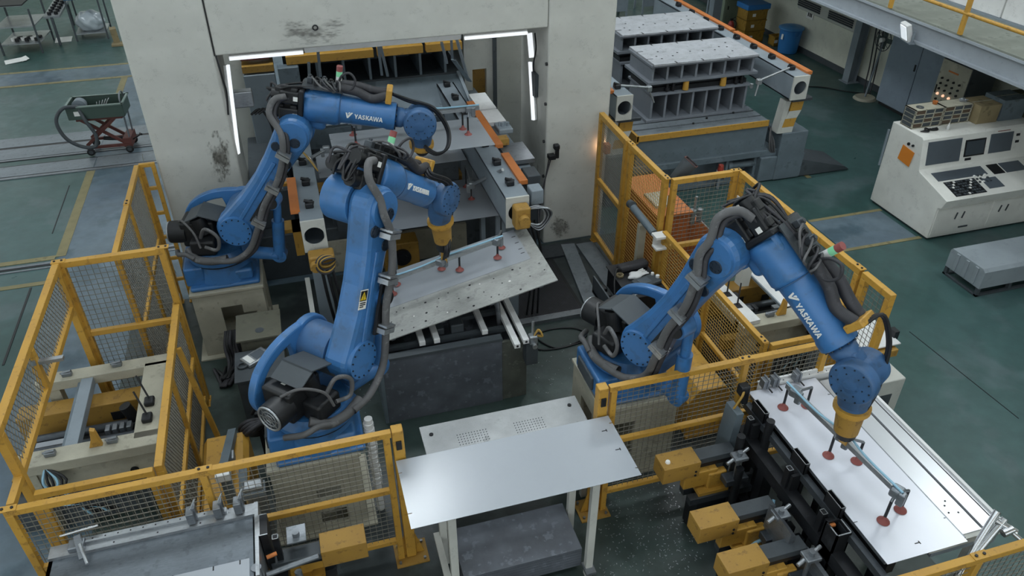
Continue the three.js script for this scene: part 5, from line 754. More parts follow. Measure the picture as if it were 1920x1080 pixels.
function dieSet(label, x0, x1, zf, zb, y, part2) {
  const o = thing('die_set', label, 'die', [0, 0, 0]);
  const tier = (name, ya, yb, xa, xb, plate) => {
    const t = part(o, name), n = 7;
    mesh('base_plate', span(xa - 0.1, xb + 0.1, ya, ya + 0.05, zb - 0.04, zf + 0.05, 0.005), M.dieGrey, t); mesh('top_plate', span(xa - 0.05, xb + 0.05, yb - 0.04, yb, zb - 0.04, zf + 0.04, 0.005), M.dieGrey, t); mesh('core_plate', span(xa, xb, ya + 0.05, yb - 0.04, (zf + zb) / 2 - 0.03, (zf + zb) / 2 + 0.03), M.dieGrey, t);
    for (let i = 0; i <= n; i++) { const x = xa + i * (xb - xa) / n; mesh('rib', span(x - 0.02, x + 0.02, ya + 0.05, yb - 0.04, zb, zf), M.dieGrey, t); }
  };
  tier('lower_die', y, y + 0.52, x0 + 0.04, x1 - 0.04); tier('upper_die', y + 0.69, y + 1.02, x0, x1);
  mesh('tool_plate', span(x0 + 0.0, x1 - 0.05, y + 0.52, y + 0.6, zb + 0.05, zf - 0.04), M.blackMetal, o); mesh('tool_plate', span(x0 + 0.02, x1 - 0.08, y + 0.6, y + 0.69, zb + 0.1, zf - 0.12), M.greyDark, o);
  for (const t of [0.34, 0.72]) for (const z of [zf + 0.0, zb + 0.06]) { const x = x0 + t * (x1 - x0); mesh('spacer', cyl(0.055, 0.05, 0.16, x, y + 0.61, z, 0, 0, 0, 20), M.yellow, o); }
  for (const t of [0.16, 0.22, 0.86, 0.92]) mesh('guide_pin', [cyl(0.03, 0.03, 0.15, x0 + t * (x1 - x0), y + 0.6, zf - 0.02), cyl(0.045, 0.045, 0.05, x0 + t * (x1 - x0), y + 0.57, zf - 0.02)], M.blackMetal, o);
  // planed top with mill marks, clamp slots and holes
  const yt = y + 1.02, tp = part(o, 'cover_plate'); mesh('plate', span(x0 - 0.03, x1 + 0.05, yt, yt + 0.035, zb - 0.06, zf + 0.08, 0.004), M.dieTop, tp);
  for (const t of [0.2, 0.46, 0.72]) { mesh('slot', span(x0 + t * (x1 - x0) - 0.012, x0 + t * (x1 - x0) + 0.012, yt + 0.03, yt + 0.037, zf + 0.0, zf + 0.085), M.black, tp); mesh('slot', span(x0 + t * (x1 - x0) - 0.012, x0 + t * (x1 - x0) + 0.012, yt + 0.03, yt + 0.037, zb - 0.065, zb + 0.02), M.black, tp); }
  for (const z of [0.3, 0.75]) mesh('slot', span(x0 - 0.035, x0 + 0.08, yt + 0.03, yt + 0.037, zb + z * (zf - zb), zb + z * (zf - zb) + 0.02), M.black, tp);
  for (const [t, u] of [[0.1, 0.35], [0.12, 0.2], [0.17, 0.6], [0.25, 0.3], [0.33, 0.45], [0.46, 0.45], [0.58, 0.42], [0.7, 0.4], [0.78, 0.55], [0.84, 0.25], [0.85, 0.5], [0.9, 0.75]]) mesh('hole', cyl(0.018, 0.018, 0.004, x0 + t * (x1 - x0), yt + 0.036, zf + u * (zb - zf), 0, 0, 0, 10), M.black, tp);
  return o;
}
dieSet('grey ribbed die set with planed top, at the yellow edge of the carriage', 5.95, 7.88, -11.66, -12.58, 1.2);
dieSet('grey ribbed die set behind the other one on the carriage', 6.1, 8.02, -13.36, -14.4, 1.2);
const ob1 = transferBeam('transfer_beam', 'grey transfer beam with orange strip on striped post, outer side of the carriage', 8.25, 8.56, -16.5, -10.92, 1, [[-16.4, -13.6], [-13.5, -11.0]]);
const ob2 = transferBeam('transfer_beam', 'short visible transfer beam on a striped post behind the right press column', 4.98, 5.26, -14.9, -10.92, -1, [[-14.8, -11.1]]);
for (const b of [ob1, ob2]) { const x = b === ob1 ? 8.4 : 5.12; const pg = part(b, 'striped_post'); const prof = (y0, y1, k0, k1) => extrude([[x - 0.11 + k0, y0], [x + 0.13 + k0, y0], [x + 0.13 + k1, y1], [x - 0.11 + k1, y1]], 0.2, 0.006).translate(0, 0, -11.24);
  mesh('white_band', prof(0.95, 1.06, 0.0, 0.01), M.cream, pg); mesh('yellow_band', prof(1.06, 1.22, 0.01, 0.04), M.yellow, pg); mesh('white_band', prof(1.22, 1.36, 0.04, 0.1), M.cream, pg); mesh('yellow_band', prof(1.36, 1.56, 0.1, 0.12), M.yellow, pg); mesh('head_plate', span(x - 0.06, x + 0.34, 1.56, 1.62, -11.3, -10.95, 0.01), M.steelDark, pg); mesh('white_edge', [box(0.1, 0.6, 0.19, x - 0.1, 1.25, -11.14, 0, 0, -0.1)], M.cream, pg);
  if (b === ob2) mesh('base_block', span(x - 0.2, x + 0.2, 0.004, 0.95, -11.35, -10.95), M.greyBlue, pg); }
{ const f = part(ob1, 'finger'); mesh('rod', rod(V(8.35, 2.08, -11.25), V(7.72, 1.95, -11.15), 0.02), M.alu, f); mesh('joint', [rbox(0.09, 0.1, 0.09, 0.02, 7.72, 1.93, -11.15), rod(V(7.7, 1.9, -11.12), V(7.66, 1.7, -11.1), 0.015), rbox(0.05, 0.08, 0.05, 0.01, 7.62, 1.85, -11.2)], M.alu, f); }
{ const f = part(ob2, 'finger'); mesh('rod', rod(V(5.12, 2.08, -11.3), V(5.72, 1.98, -11.3), 0.02), M.alu, f); mesh('joint', [rbox(0.09, 0.1, 0.09, 0.02, 5.72, 1.96, -11.3), rod(V(5.74, 1.9, -11.28), V(5.82, 1.72, -11.26), 0.015)], M.alu, f); }
{ const o = thing('floor_cable', 'thin black cable on the green floor beside the striped post', 'cable'); mesh('cable', tube([P(1505, 162, 0.012), P(1545, 164, 0.012), P(1590, 172, 0.012), P(1632, 176, 0.012)], 0.014, 24), M.black, o); }

// ---------------------------------------------------------------- control desk
{
  const x0 = 9.57, x1 = 13.0, o = thing('control_console', 'long cream control desk with sloping keyboard and screens', 'console');
  const sec = [[-9.85, 0.04], [-8.43, 0.04], [-8.43, 0.6], [-8.36, 0.62], [-8.3, 0.78], [-9.0, 0.97], [-9.02, 1.0], [-9.12, 1.47], [-9.16, 1.5], [-9.85, 1.5]];
  const g = extrude(sec.map(([z, y]) => [-z, y]), x1 - x0, 0.006); g.rotateY(PI / 2); g.translate(x0, 0, 0);   // shape x = -z
  mesh('body', g, M.creamLight, o); mesh('plinth', span(x0 + 0.03, x1, 0.004, 0.05, -9.8, -8.47), M.greyDark, o);
  const fz = (y) => -9.02 - (y - 1.0) / 0.47 * 0.1, tilt = -Math.atan(0.1 / 0.47);
  const scr = (xa, xb, ya, yb, m, n) => mesh(n, box(xb - xa, yb - ya, 0.012, (xa + xb) / 2, (ya + yb) / 2, fz((ya + yb) / 2) + 0.003, tilt), m, o);
  M.screen = mat('dark_glass', 0x39424a, 0.2, 0); M.screenGrey = mat('grey_panel', 0x59626a, 0.45, 0, T.paint);
  scr(9.68, 10.34, 1.05, 1.43, M.screenGrey, 'panel'); scr(10.42, 10.83, 1.1, 1.38, M.blackMetal, 'monitor_bezel'); mesh('monitor', box(0.36, 0.23, 0.012, 10.625, 1.24, fz(1.24) + 0.008, tilt), M.screen, o); scr(10.92, 11.38, 1.1, 1.42, M.screenGrey, 'panel'); scr(11.62, 11.9, 1.3, 1.42, M.blackMetal, 'display'); for (const y of [1.22, 1.33]) scr(11.45, 11.52, y, y + 0.04, M.blackMetal, 'switch'); scr(11.05, 11.3, 1.445, 1.455, M.red, 'name_strip'); scr(10.46, 10.58, 1.04, 1.08, M.blackMetal, 'switch');
  const dy = z => 0.78 + (z + 8.3) / -0.7 * 0.19, dt = Math.atan(0.19 / 0.7);
  const desk = (xa, xb, za, zb, h, m, n) => mesh(n, box(xb - xa, h, zb - za, (xa + xb) / 2, dy((za + zb) / 2) + h / 2, (za + zb) / 2, dt), m, o);
  desk(9.74, 10.72, -8.93, -8.73, 0.006, M.screenGrey, 'desk_panel'); desk(9.8, 10.4, -8.7, -8.36, 0.006, M.blackMetal, 'keyboard_panel'); desk(10.5, 10.8, -8.66, -8.42, 0.006, M.screenGrey, 'desk_panel'); desk(11.08, 11.5, -8.93, -8.7, 0.006, M.screenGrey, 'desk_panel'); desk(10.83, 11.05, -8.93, -8.7, 0.006, M.blackMetal, 'keyboard_panel'); desk(11.62, 12.1, -8.93, -8.73, 0.006, M.screenGrey, 'desk_panel');
  for (let i = 0; i < 12; i++) for (let j = 0; j < 6; j++) if ((i * 7 + j * 3) % 5 !== 4) desk(9.82 + i * 0.048, 9.855 + i * 0.048, -8.68 + j * 0.054, -8.645 + j * 0.054, 0.014, (i + j) % 7 === 3 ? M.sticker : M.greyDark, 'key');
  for (let i = 0; i < 4; i++) for (let j = 0; j < 3; j++) desk(10.42 + i * 0.07, 10.45 + i * 0.07, -8.74 + j * 0.07, -8.71 + j * 0.07, 0.02, (i + j) % 3 ? M.greyDark : M.sticker, 'button');
  for (const x of [9.57, 10.68, 11.8]) mesh('door', span(x + 0.03, x + 1.1, 0.08, 0.56, -8.435, -8.42, 0.003), M.creamLight, o);
  for (const x of [10.0, 10.14, 10.88, 11.02, 12.0, 12.2]) mesh('handle', box(0.02, 0.12, 0.012, x, 0.4, -8.414, 0, 0, -0.15), M.greyDark, o); mesh('vent', box(0.18, 0.025, 0.012, 10.22, 0.17, -8.414), M.greyDark, o);
  mesh('lock', [cyl(0.025, 0.025, 0.02, 9.56, 1.3, -9.38, 0, 0, PI / 2), cyl(0.02, 0.02, 0.03, 9.56, 1.31, -9.28, 0, 0, PI / 2)], M.blackMetal, o); mesh('orange_card', box(0.008, 0.26, 0.28, 9.558, 1.1, -9.36, 0.12), M.orangeCard = mat('orange_card', 0xd9822a, 0.6), o); mesh('side_rail', [rod(V(9.56, 0.7, -9.87), V(9.56, 1.35, -9.88), 0.02)], M.grey, o);
  // drawer cabinets on top
  const dc = (xa, label) => { const d = thing('drawer_cabinet', label, 'drawer cabinet', [xa, 1.5, -9.62], 0, 'drawer cabinets on the control desk'); const w = 0.555, h = 0.32;
    mesh('case', [span(0, w, 0, 0.012, -0.14, 0.13), span(0, w, h - 0.012, h, -0.14, 0.13), span(0, w, 0, h, -0.14, -0.128), span(0, 0.014, 0, h, -0.14, 0.13), span(w - 0.014, w, 0, h, -0.14, 0.13)], M.creamOld, d);
    for (let i = 0; i < 3; i++) for (let j = 0; j < 4; j++) { const q = mesh('drawer', span(0.03 + i * 0.173, 0.185 + i * 0.173, 0.025 + j * 0.073, 0.082 + j * 0.073, -0.12, 0.122), (i * 5 + j) % 3 ? M.greyDark : M.drawerBrown || (M.drawerBrown = mat('brown_plastic', 0x5a4a3c, 0.5)), d); }
    mesh('face_grid', [1, 2].map(i => span(0.014 + i * 0.173, 0.03 + i * 0.173, 0, h, 0.1, 0.13)).concat([1, 2, 3].map(j => span(0, w, 0.012 + j * 0.073, 0.025 + j * 0.073, 0.1, 0.13))), M.creamOld, d); return d; };
  const d1 = dc(9.63, 'cream drawer cabinet with side drawers at the end of the control desk'); for (let j = 0; j < 4; j++) mesh('side_drawer', span(-0.006, 0.01, 0.025 + j * 0.073, 0.082 + j * 0.073, -0.11, 0.1), M.greyDark, d1); dc(10.2, 'cream drawer cabinet between its twin and the cardboard box');
  const bt = thing('glue_bottle', 'small white bottle on the control desk before the drawers', 'bottle', [10.2, 1.5, -9.32]); mesh('body', lathe([[0.001, 0], [0.024, 0.002], [0.026, 0.06], [0.012, 0.085], [0.001, 0.087]], 16), M.white, bt); mesh('cap', cyl(0.012, 0.005, 0.035, 0, 0.1, 0, 0, 0, 0, 12), M.white, bt);
  const cl_ = thing('cable_tangle', 'dark cable tangle on the control desk before the drawers', 'cable', [9.86, 1.5, -9.36]); mesh('cables', [0, 1, 2, 3].map(k => tube([[-0.16 + 0.03 * k, 0.012, 0.0], [-0.06, 0.02 + 0.008 * k, 0.06 - 0.03 * k], [0.05, 0.015, -0.04 + 0.02 * k], [0.16, 0.012, 0.02], [0.2 - 0.03 * k, 0.014, -0.05]], 0.01)), M.black, cl_);
  const rl = thing('tape_roll', 'dark round tape roll on the drawer cabinet', 'tape', [9.78, 1.82, -9.6]); mesh('roll', lathe([[0.03, 0], [0.06, 0], [0.06, 0.012], [0.03, 0.012], [0.03, 0]], 20), M.greyDark, rl);
  const cu = thing('paper_cup', 'small brown cup on the drawer cabinets', 'cup', [10.12, 1.82, -9.66]); mesh('cup', lathe([[0.001, 0], [0.035, 0], [0.045, 0.05], [0.04, 0.05], [0.03, 0.005]], 18), M.orange, cu);
  const pb = thing('plastic_bag', 'crumpled clear bag on the drawer cabinets', 'bag', [10.66, 1.82, -9.62]); { const b = new THREE.IcosahedronGeometry(0.07, 2), p = b.attributes.position; for (let i = 0; i < p.count; i++) { const s = 0.75 + 0.4 * Math.sin(p.getX(i) * 60 + p.getY(i) * 47) * Math.cos(p.getZ(i) * 53); p.setXYZ(i, p.getX(i) * s * 1.2, Math.max(0, (p.getY(i) + 0.05) * s * 0.6), p.getZ(i) * s); } b.computeVertexNormals(); mesh('bag', b, M.alu, pb); }
  const cbx = (xa, xb, h, label, m, zz = -9.78) => { const c = thing('storage_box', label, 'box', [xa, 1.5, zz]); mesh('carton', span(0, xb - xa, 0, h, 0, 0.42, 0.006), m, c); mesh('lid_seam', span(0, xb - xa, h - 0.002, h + 0.002, 0.2, 0.22), M.creamOld, c); };
  cbx(10.8, 11.22, 0.31, 'beige cardboard box on the control desk beside the drawers', M.wood); cbx(11.26, 11.75, 0.36, 'grey plastic box on the control desk between two cartons', M.greyBlue); cbx(11.8, 12.3, 0.34, 'dark olive carton at the far end of the control desk', mat('olive_card', 0x5a5a48, 0.8, 0, T.worn));
}
{ // cabinets below the mezzanine
  const o = thing('switch_cabinet', 'tall blue grey two door cabinet under the mezzanine', 'cabinet'); mesh('body', span(12.78, 13.25, 0.08, 2.05, -13.85, -11.95, 0.01), M.cabBlue = mat('cabinet_paint', 0x8f9dab, 0.45, 0, T.paint), o); mesh('plinth', span(12.82, 13.25, 0.004, 0.08, -13.8, -12.0), M.black, o); mesh('door', span(12.755, 12.78, 0.1, 2.03, -13.83, -12.92, 0.006), M.cabBlue, o); mesh('door', span(12.755, 12.78, 0.1, 2.03, -12.9, -11.97, 0.006), M.cabBlue, o); mesh('handle', box(0.02, 0.14, 0.03, 12.745, 1.1, -12.97), M.black, o);
  const b = thing('button_cabinet', 'cream panel cabinet with rows of black buttons and lit lamps', 'cabinet'); const xb = 12.28; mesh('body', span(xb, 12.9, 0.004, 1.72, -11.85, -11.1, 0.008), M.greyDark, b); mesh('face', span(xb - 0.015, xb, 0.02, 1.71, -11.84, -11.11, 0.004), M.creamOld, b);
  for (let j = 0; j < 5; j++) for (let i = 0; i < 4; i++) { if (j === 4 && i > 1) continue; const lit = j === 3 && i < 3; mesh(lit ? 'lamp' : 'button', cyl(lit ? 0.028 : 0.022, 0.02, 0.03, xb - 0.03, 1.36 - j * 0.105, -11.72 + i * 0.15, 0, 0, PI / 2, 12), lit ? (M.lampWarm = M.lampWarm || mat('lit_lamp', 0xffd9c0, 0.4, 0, null, { emissive: new THREE.Color(1, 0.55, 0.35), emissiveIntensity: 0.9 })) : M.black, b); }
  mesh('name_plate', box(0.006, 0.03, 0.25, xb - 0.02, 1.53, -11.5), M.orange, b); mesh('slot', box(0.006, 0.16, 0.03, xb - 0.02, 1.12, -11.8), M.blackMetal, b);
  const f = thing('stand_fan', 'grey stand fan with round base beside the blue grey cabinet', 'fan', [12.72, 0.004, -14.15]); mesh('foot', cyl(0.26, 0.22, 0.05, 0, 0.025, 0), M.creamOld, f); mesh('pole', rod(V(0, 0.05, 0), V(0.1, 1.3, 0), 0.022), M.grey, f); const hd = part(f, 'head'); mesh('cage', [ring(0.24, 0.01, 0.08, 1.35, 0, 0, PI / 2), ring(0.16, 0.006, 0.05, 1.35, 0, 0, PI / 2), ...[0, 1, 2, 3, 4, 5].map(k => box(0.008, 0.48, 0.006, 0.06, 1.35, 0, k * PI / 6, 0, 0))], M.greyDark, hd); for (const k of [0, 1, 2, 3]) mesh('blade', box(0.01, 0.2, 0.1, 0.12, 1.35 + 0.1 * Math.cos(k * PI / 2), 0.1 * Math.sin(k * PI / 2), k * PI / 2, 0.3, 0), M.green, hd); mesh('hub', cyl(0.05, 0.05, 0.08, 0.05, 1.35, 0, 0, 0, PI / 2), M.sticker, hd);
  const w = thing('wall_cables', 'dark cables hanging down the cream wall beside the column', 'cable'); for (let k = 0; k < 3; k++) mesh('cable', tube([[13.22, 2.6, -15.0 + 0.1 * k], [13.22, 1.6, -14.95 + 0.12 * k], [13.2, 0.5, -14.8 + 0.12 * k], [13.05, 0.03, -14.6 + 0.1 * k], [12.9, 0.02, -14.3]], 0.016), M.rubber, w);
}
{ // low grey housing on a skid
  const o = thing('machine_cover', 'low pale grey sheet metal housing on a skid frame', 'housing'); const x0 = 9.12, x1 = 10.75, z0 = -7.55, z1 = -6.88;
  const g = extrude([[-z1, 0.14], [-z0, 0.14], [-z0, 0.42], [-z0 - 0.03, 0.46], [-z1 + 0.05, 0.46], [-z1, 0.42]], x1 - x0, 0.004); g.rotateY(PI / 2); g.translate(x0, 0, 0); mesh('housing', g, M.housing = mat('pale_grey_paint', 0x98a2a8, 0.42, 0, T.paint), o); for (const z of [-7.38, -7.2, -7.02]) mesh('side_rib', span(x0 - 0.02, x0, 0.16, 0.44, z - 0.03, z + 0.03, 0.006), M.housing, o);
  mesh('skid', [span(x0, x1, 0.004, 0.03, z1 - 0.05, z1), span(x0, x1, 0.004, 0.03, z0, z0 + 0.05), span(x0, x0 + 0.04, 0.004, 0.03, z0, z1)], M.greyDark, o); for (const x of [x0 + 0.03, x0 + 0.6, x0 + 1.2]) for (const z of [z0 + 0.03, z1 - 0.03]) mesh('foot', span(x - 0.025, x + 0.025, 0.03, 0.14, z - 0.025, z + 0.025), M.greyDark, o);
}
{ // far right corner
  const b = thing('waste_bin', 'round blue plastic bin with lid beside the yellow crates', 'bin', [12.95, 0, -17.7]); mesh('tub', lathe([[0.001, 0], [0.24, 0], [0.25, 0.02], [0.29, 0.6], [0.3, 0.64], [0.27, 0.64]], 36), M.blueTub, b); mesh('lid', lathe([[0.001, 0.72], [0.1, 0.72], [0.12, 0.7], [0.27, 0.685], [0.33, 0.66], [0.33, 0.63], [0.3, 0.63]], 36), mat('blue_lid', 0x4585bd, 0.45), b); mesh('label', box(0.004, 0.14, 0.08, -0.282, 0.45, 0.06, 0, 0, -0.05), M.sticker, b); for (const s of [-1, 1]) mesh('handle', ring(0.07, 0.012, 0.0, 0.56, s * 0.3, 0, 0, 0), M.blueTub, b);
  const cr = (x, z, w, d, h, label) => { const o = thing('plastic_crate', label, 'crate', [x, 0, z], 0.02, 'yellow crates by the blue bin'); return o; };
  const crate = (x, y, z, w, h, d, label, group) => { const o = thing('plastic_crate', label, 'crate', [x, y, z], 0.03, group); mesh('tub', [span(-w / 2, w / 2, 0, 0.02, -d / 2, d / 2), span(-w / 2, -w / 2 + 0.02, 0, h, -d / 2, d / 2), span(w / 2 - 0.02, w / 2, 0, h, -d / 2, d / 2), span(-w / 2, w / 2, 0, h, -d / 2, -d / 2 + 0.02), span(-w / 2, w / 2, 0, h, d / 2 - 0.02, d / 2)], M.crateY, o); mesh('rim', [span(-w / 2 - 0.015, w / 2 + 0.015, h - 0.03, h, d / 2, d / 2 + 0.015), span(-w / 2 - 0.015, -w / 2, h - 0.03, h, -d / 2, d / 2)], M.crateY, o); mesh('side_label', box(0.1, 0.08, 0.004, -0.1, h * 0.5, d / 2 + 0.004), M.sticker, o); return o; };
  M.crateY = mat('ochre_plastic', 0xa9822f, 0.55, 0, T.worn);
  crate(12.5, 0.004, -18.95, 0.62, 0.3, 0.5, 'ochre plastic crate, lowest of the stack by the blue bin'); crate(12.5, 0.306, -18.95, 0.62, 0.3, 0.5, 'ochre plastic crate in the middle of the stack by the blue bin'); crate(12.5, 0.608, -18.95, 0.62, 0.28, 0.5, 'ochre plastic crate under the blue lid of the stack'); { const o = thing('crate_lid', 'blue plastic lid on the stack of ochre crates', 'lid', [12.5, 0.89, -18.95], 0.03); mesh('lid', rbox(0.72, 0.14, 0.58, 0.02, 0, 0.07, 0), M.blueTub, o); } crate(13.0, 0.004, -18.35, 0.3, 0.26, 0.28, 'small ochre crate on the floor between crate stack and bin');
  const c = structGroup('trim_1'); mesh('pillar', span(11.6, 11.85, 0, CEIL, -19.75, -19.5), M.grey, c);
  const e = thing('fire_extinguisher', 'red fire extinguisher standing by the grey pillar', 'fire extinguisher', [11.98, 0.004, -19.1]); mesh('bottle', lathe([[0.001, 0], [0.09, 0], [0.09, 0.42], [0.06, 0.5], [0.03, 0.53], [0.001, 0.53]], 20), mat('red_enamel', 0x8e2f2c, 0.4), e); mesh('valve', [rbox(0.08, 0.06, 0.05, 0.01, 0, 0.56, 0), rod(V(0.02, 0.58, 0), V(0.12, 0.62, 0), 0.01)], M.black, e); mesh('hose', tube([[0.04, 0.55, 0], [0.14, 0.48, 0.02], [0.13, 0.25, 0.04]], 0.012), M.black, e);
  const g = thing('green_locker', 'pale green metal locker behind the die carriage', 'locker'); mesh('body', span(12.3, 12.95, 0.004, 1.6, -20.6, -20.1, 0.01), M.lock = mat('pale_green_paint', 0x8d9a86, 0.5, 0, T.paint), g); mesh('door', span(12.33, 12.92, 0.05, 0.78, -20.1, -20.085), M.lock, g); mesh('door', span(12.33, 12.92, 0.82, 1.56, -20.1, -20.085), M.lock, g); mesh('handle', box(0.03, 0.1, 0.02, 12.42, 0.6, -20.08), M.black, g);
  const wb = (x, z, w, label) => { const t = thing('work_bench', label, 'bench', [x, 0, z]); mesh('top', span(-w / 2, w / 2, 0.72, 0.76, -0.35, 0.35), M.cream, t); for (const [a, b2] of [[-w / 2 + 0.04, -0.3], [w / 2 - 0.04, -0.3], [-w / 2 + 0.04, 0.3], [w / 2 - 0.04, 0.3]]) mesh('leg', span(a - 0.025, a + 0.025, 0, 0.72, b2 - 0.025, b2 + 0.025), M.grey, t); mesh('front_panel', span(-w / 2 + 0.05, w / 2 - 0.05, 0.2, 0.72, 0.28, 0.3), M.grey, t); };
  wb(9.6, -22.3, 1.1, 'pale work bench behind the rear die set, nearer the press'); wb(11.2, -22.6, 0.9, 'pale work bench behind the rear die set, nearer the pillar');
  const po = thing('steel_pole', 'thin grey pole standing behind the rear die set', 'pole', [11.35, 0, -19.4]); mesh('pole', rod(V(0, 0, 0), V(0, 4, 0), 0.03, 10), M.grey, po); mesh('base', cyl(0.09, 0.09, 0.02, 0, 0.01, 0), M.grey, po);
}
{ // orange control desk behind the tall mesh
  const o = thing('control_desk', 'orange steel control desk behind the tall yellow mesh', 'control desk'); mesh('body', span(4.55, 5.05, 0.004, 1.3, -9.5, -8.3, 0.01), M.orangeRed, o); mesh('top_plate', span(4.53, 5.07, 1.3, 1.32, -9.52, -8.28), M.orange, o);
  const g = extrude([[5.08, 0.004], [5.62, 0.004], [5.62, 0.72], [5.3, 1.05], [5.08, 1.05]], 0.9, 0.006); g.translate(0, 0, -9.35); mesh('pulpit', g, M.orangeRed, o); const q = bar(V(5.31, 1.055, -8.9), V(5.62, 0.735, -8.9), 0.86, 0.012, V(1, 1, 0).normalize()); mesh('white_panel', q, M.white, o); for (let i = 0; i < 3; i++) for (let j = 0; j < 3; j++) mesh('button', cyl(0.025, 0.025, 0.03, 5.36 + i * 0.09, 1.02 - i * 0.093, -9.15 + j * 0.2, 0, 0, -0.8, 10), (i + j) % 2 ? M.black : M.greyDark, o);
  mesh('recess', [cyl(0.1, 0.1, 0.01, 4.545, 0.85, -8.75, 0, 0, PI / 2), rbox(0.04, 0.18, 0.12, 0.02, 4.53, 0.8, -8.72)], M.creamOld, o); mesh('shelf', span(4.6, 4.9, 1.32, 1.36, -8.9, -8.5), M.creamOld, o); mesh('air_filter', [cyl(0.05, 0.05, 0.2, 5.1, 1.2, -8.35), cyl(0.04, 0.04, 0.2, 5.22, 1.2, -8.35), cyl(0.02, 0.02, 0.36, 5.16, 1.3, -8.4)], M.alu, o);
  const w = thing('added_glow_lamp', 'small warm lamp added on the mesh door post for a glow on the right press column', 'lamp', [4.44, 1.62, -9.97]); mesh('case', rbox(0.1, 0.16, 0.12, 0.02, 0, 0, 0), M.orange, w); mesh('lamp_lens', box(0.08, 0.1, 0.01, 0, 0, -0.062), M.lampWarm, w); { const l = new THREE.PointLight(new THREE.Color(1, 0.62, 0.32), 0.09); l.position.set(-0.02, 0, -0.08); l.castShadow = true; w.add(l); }  // lamp added to throw the warm glow on the press column
}

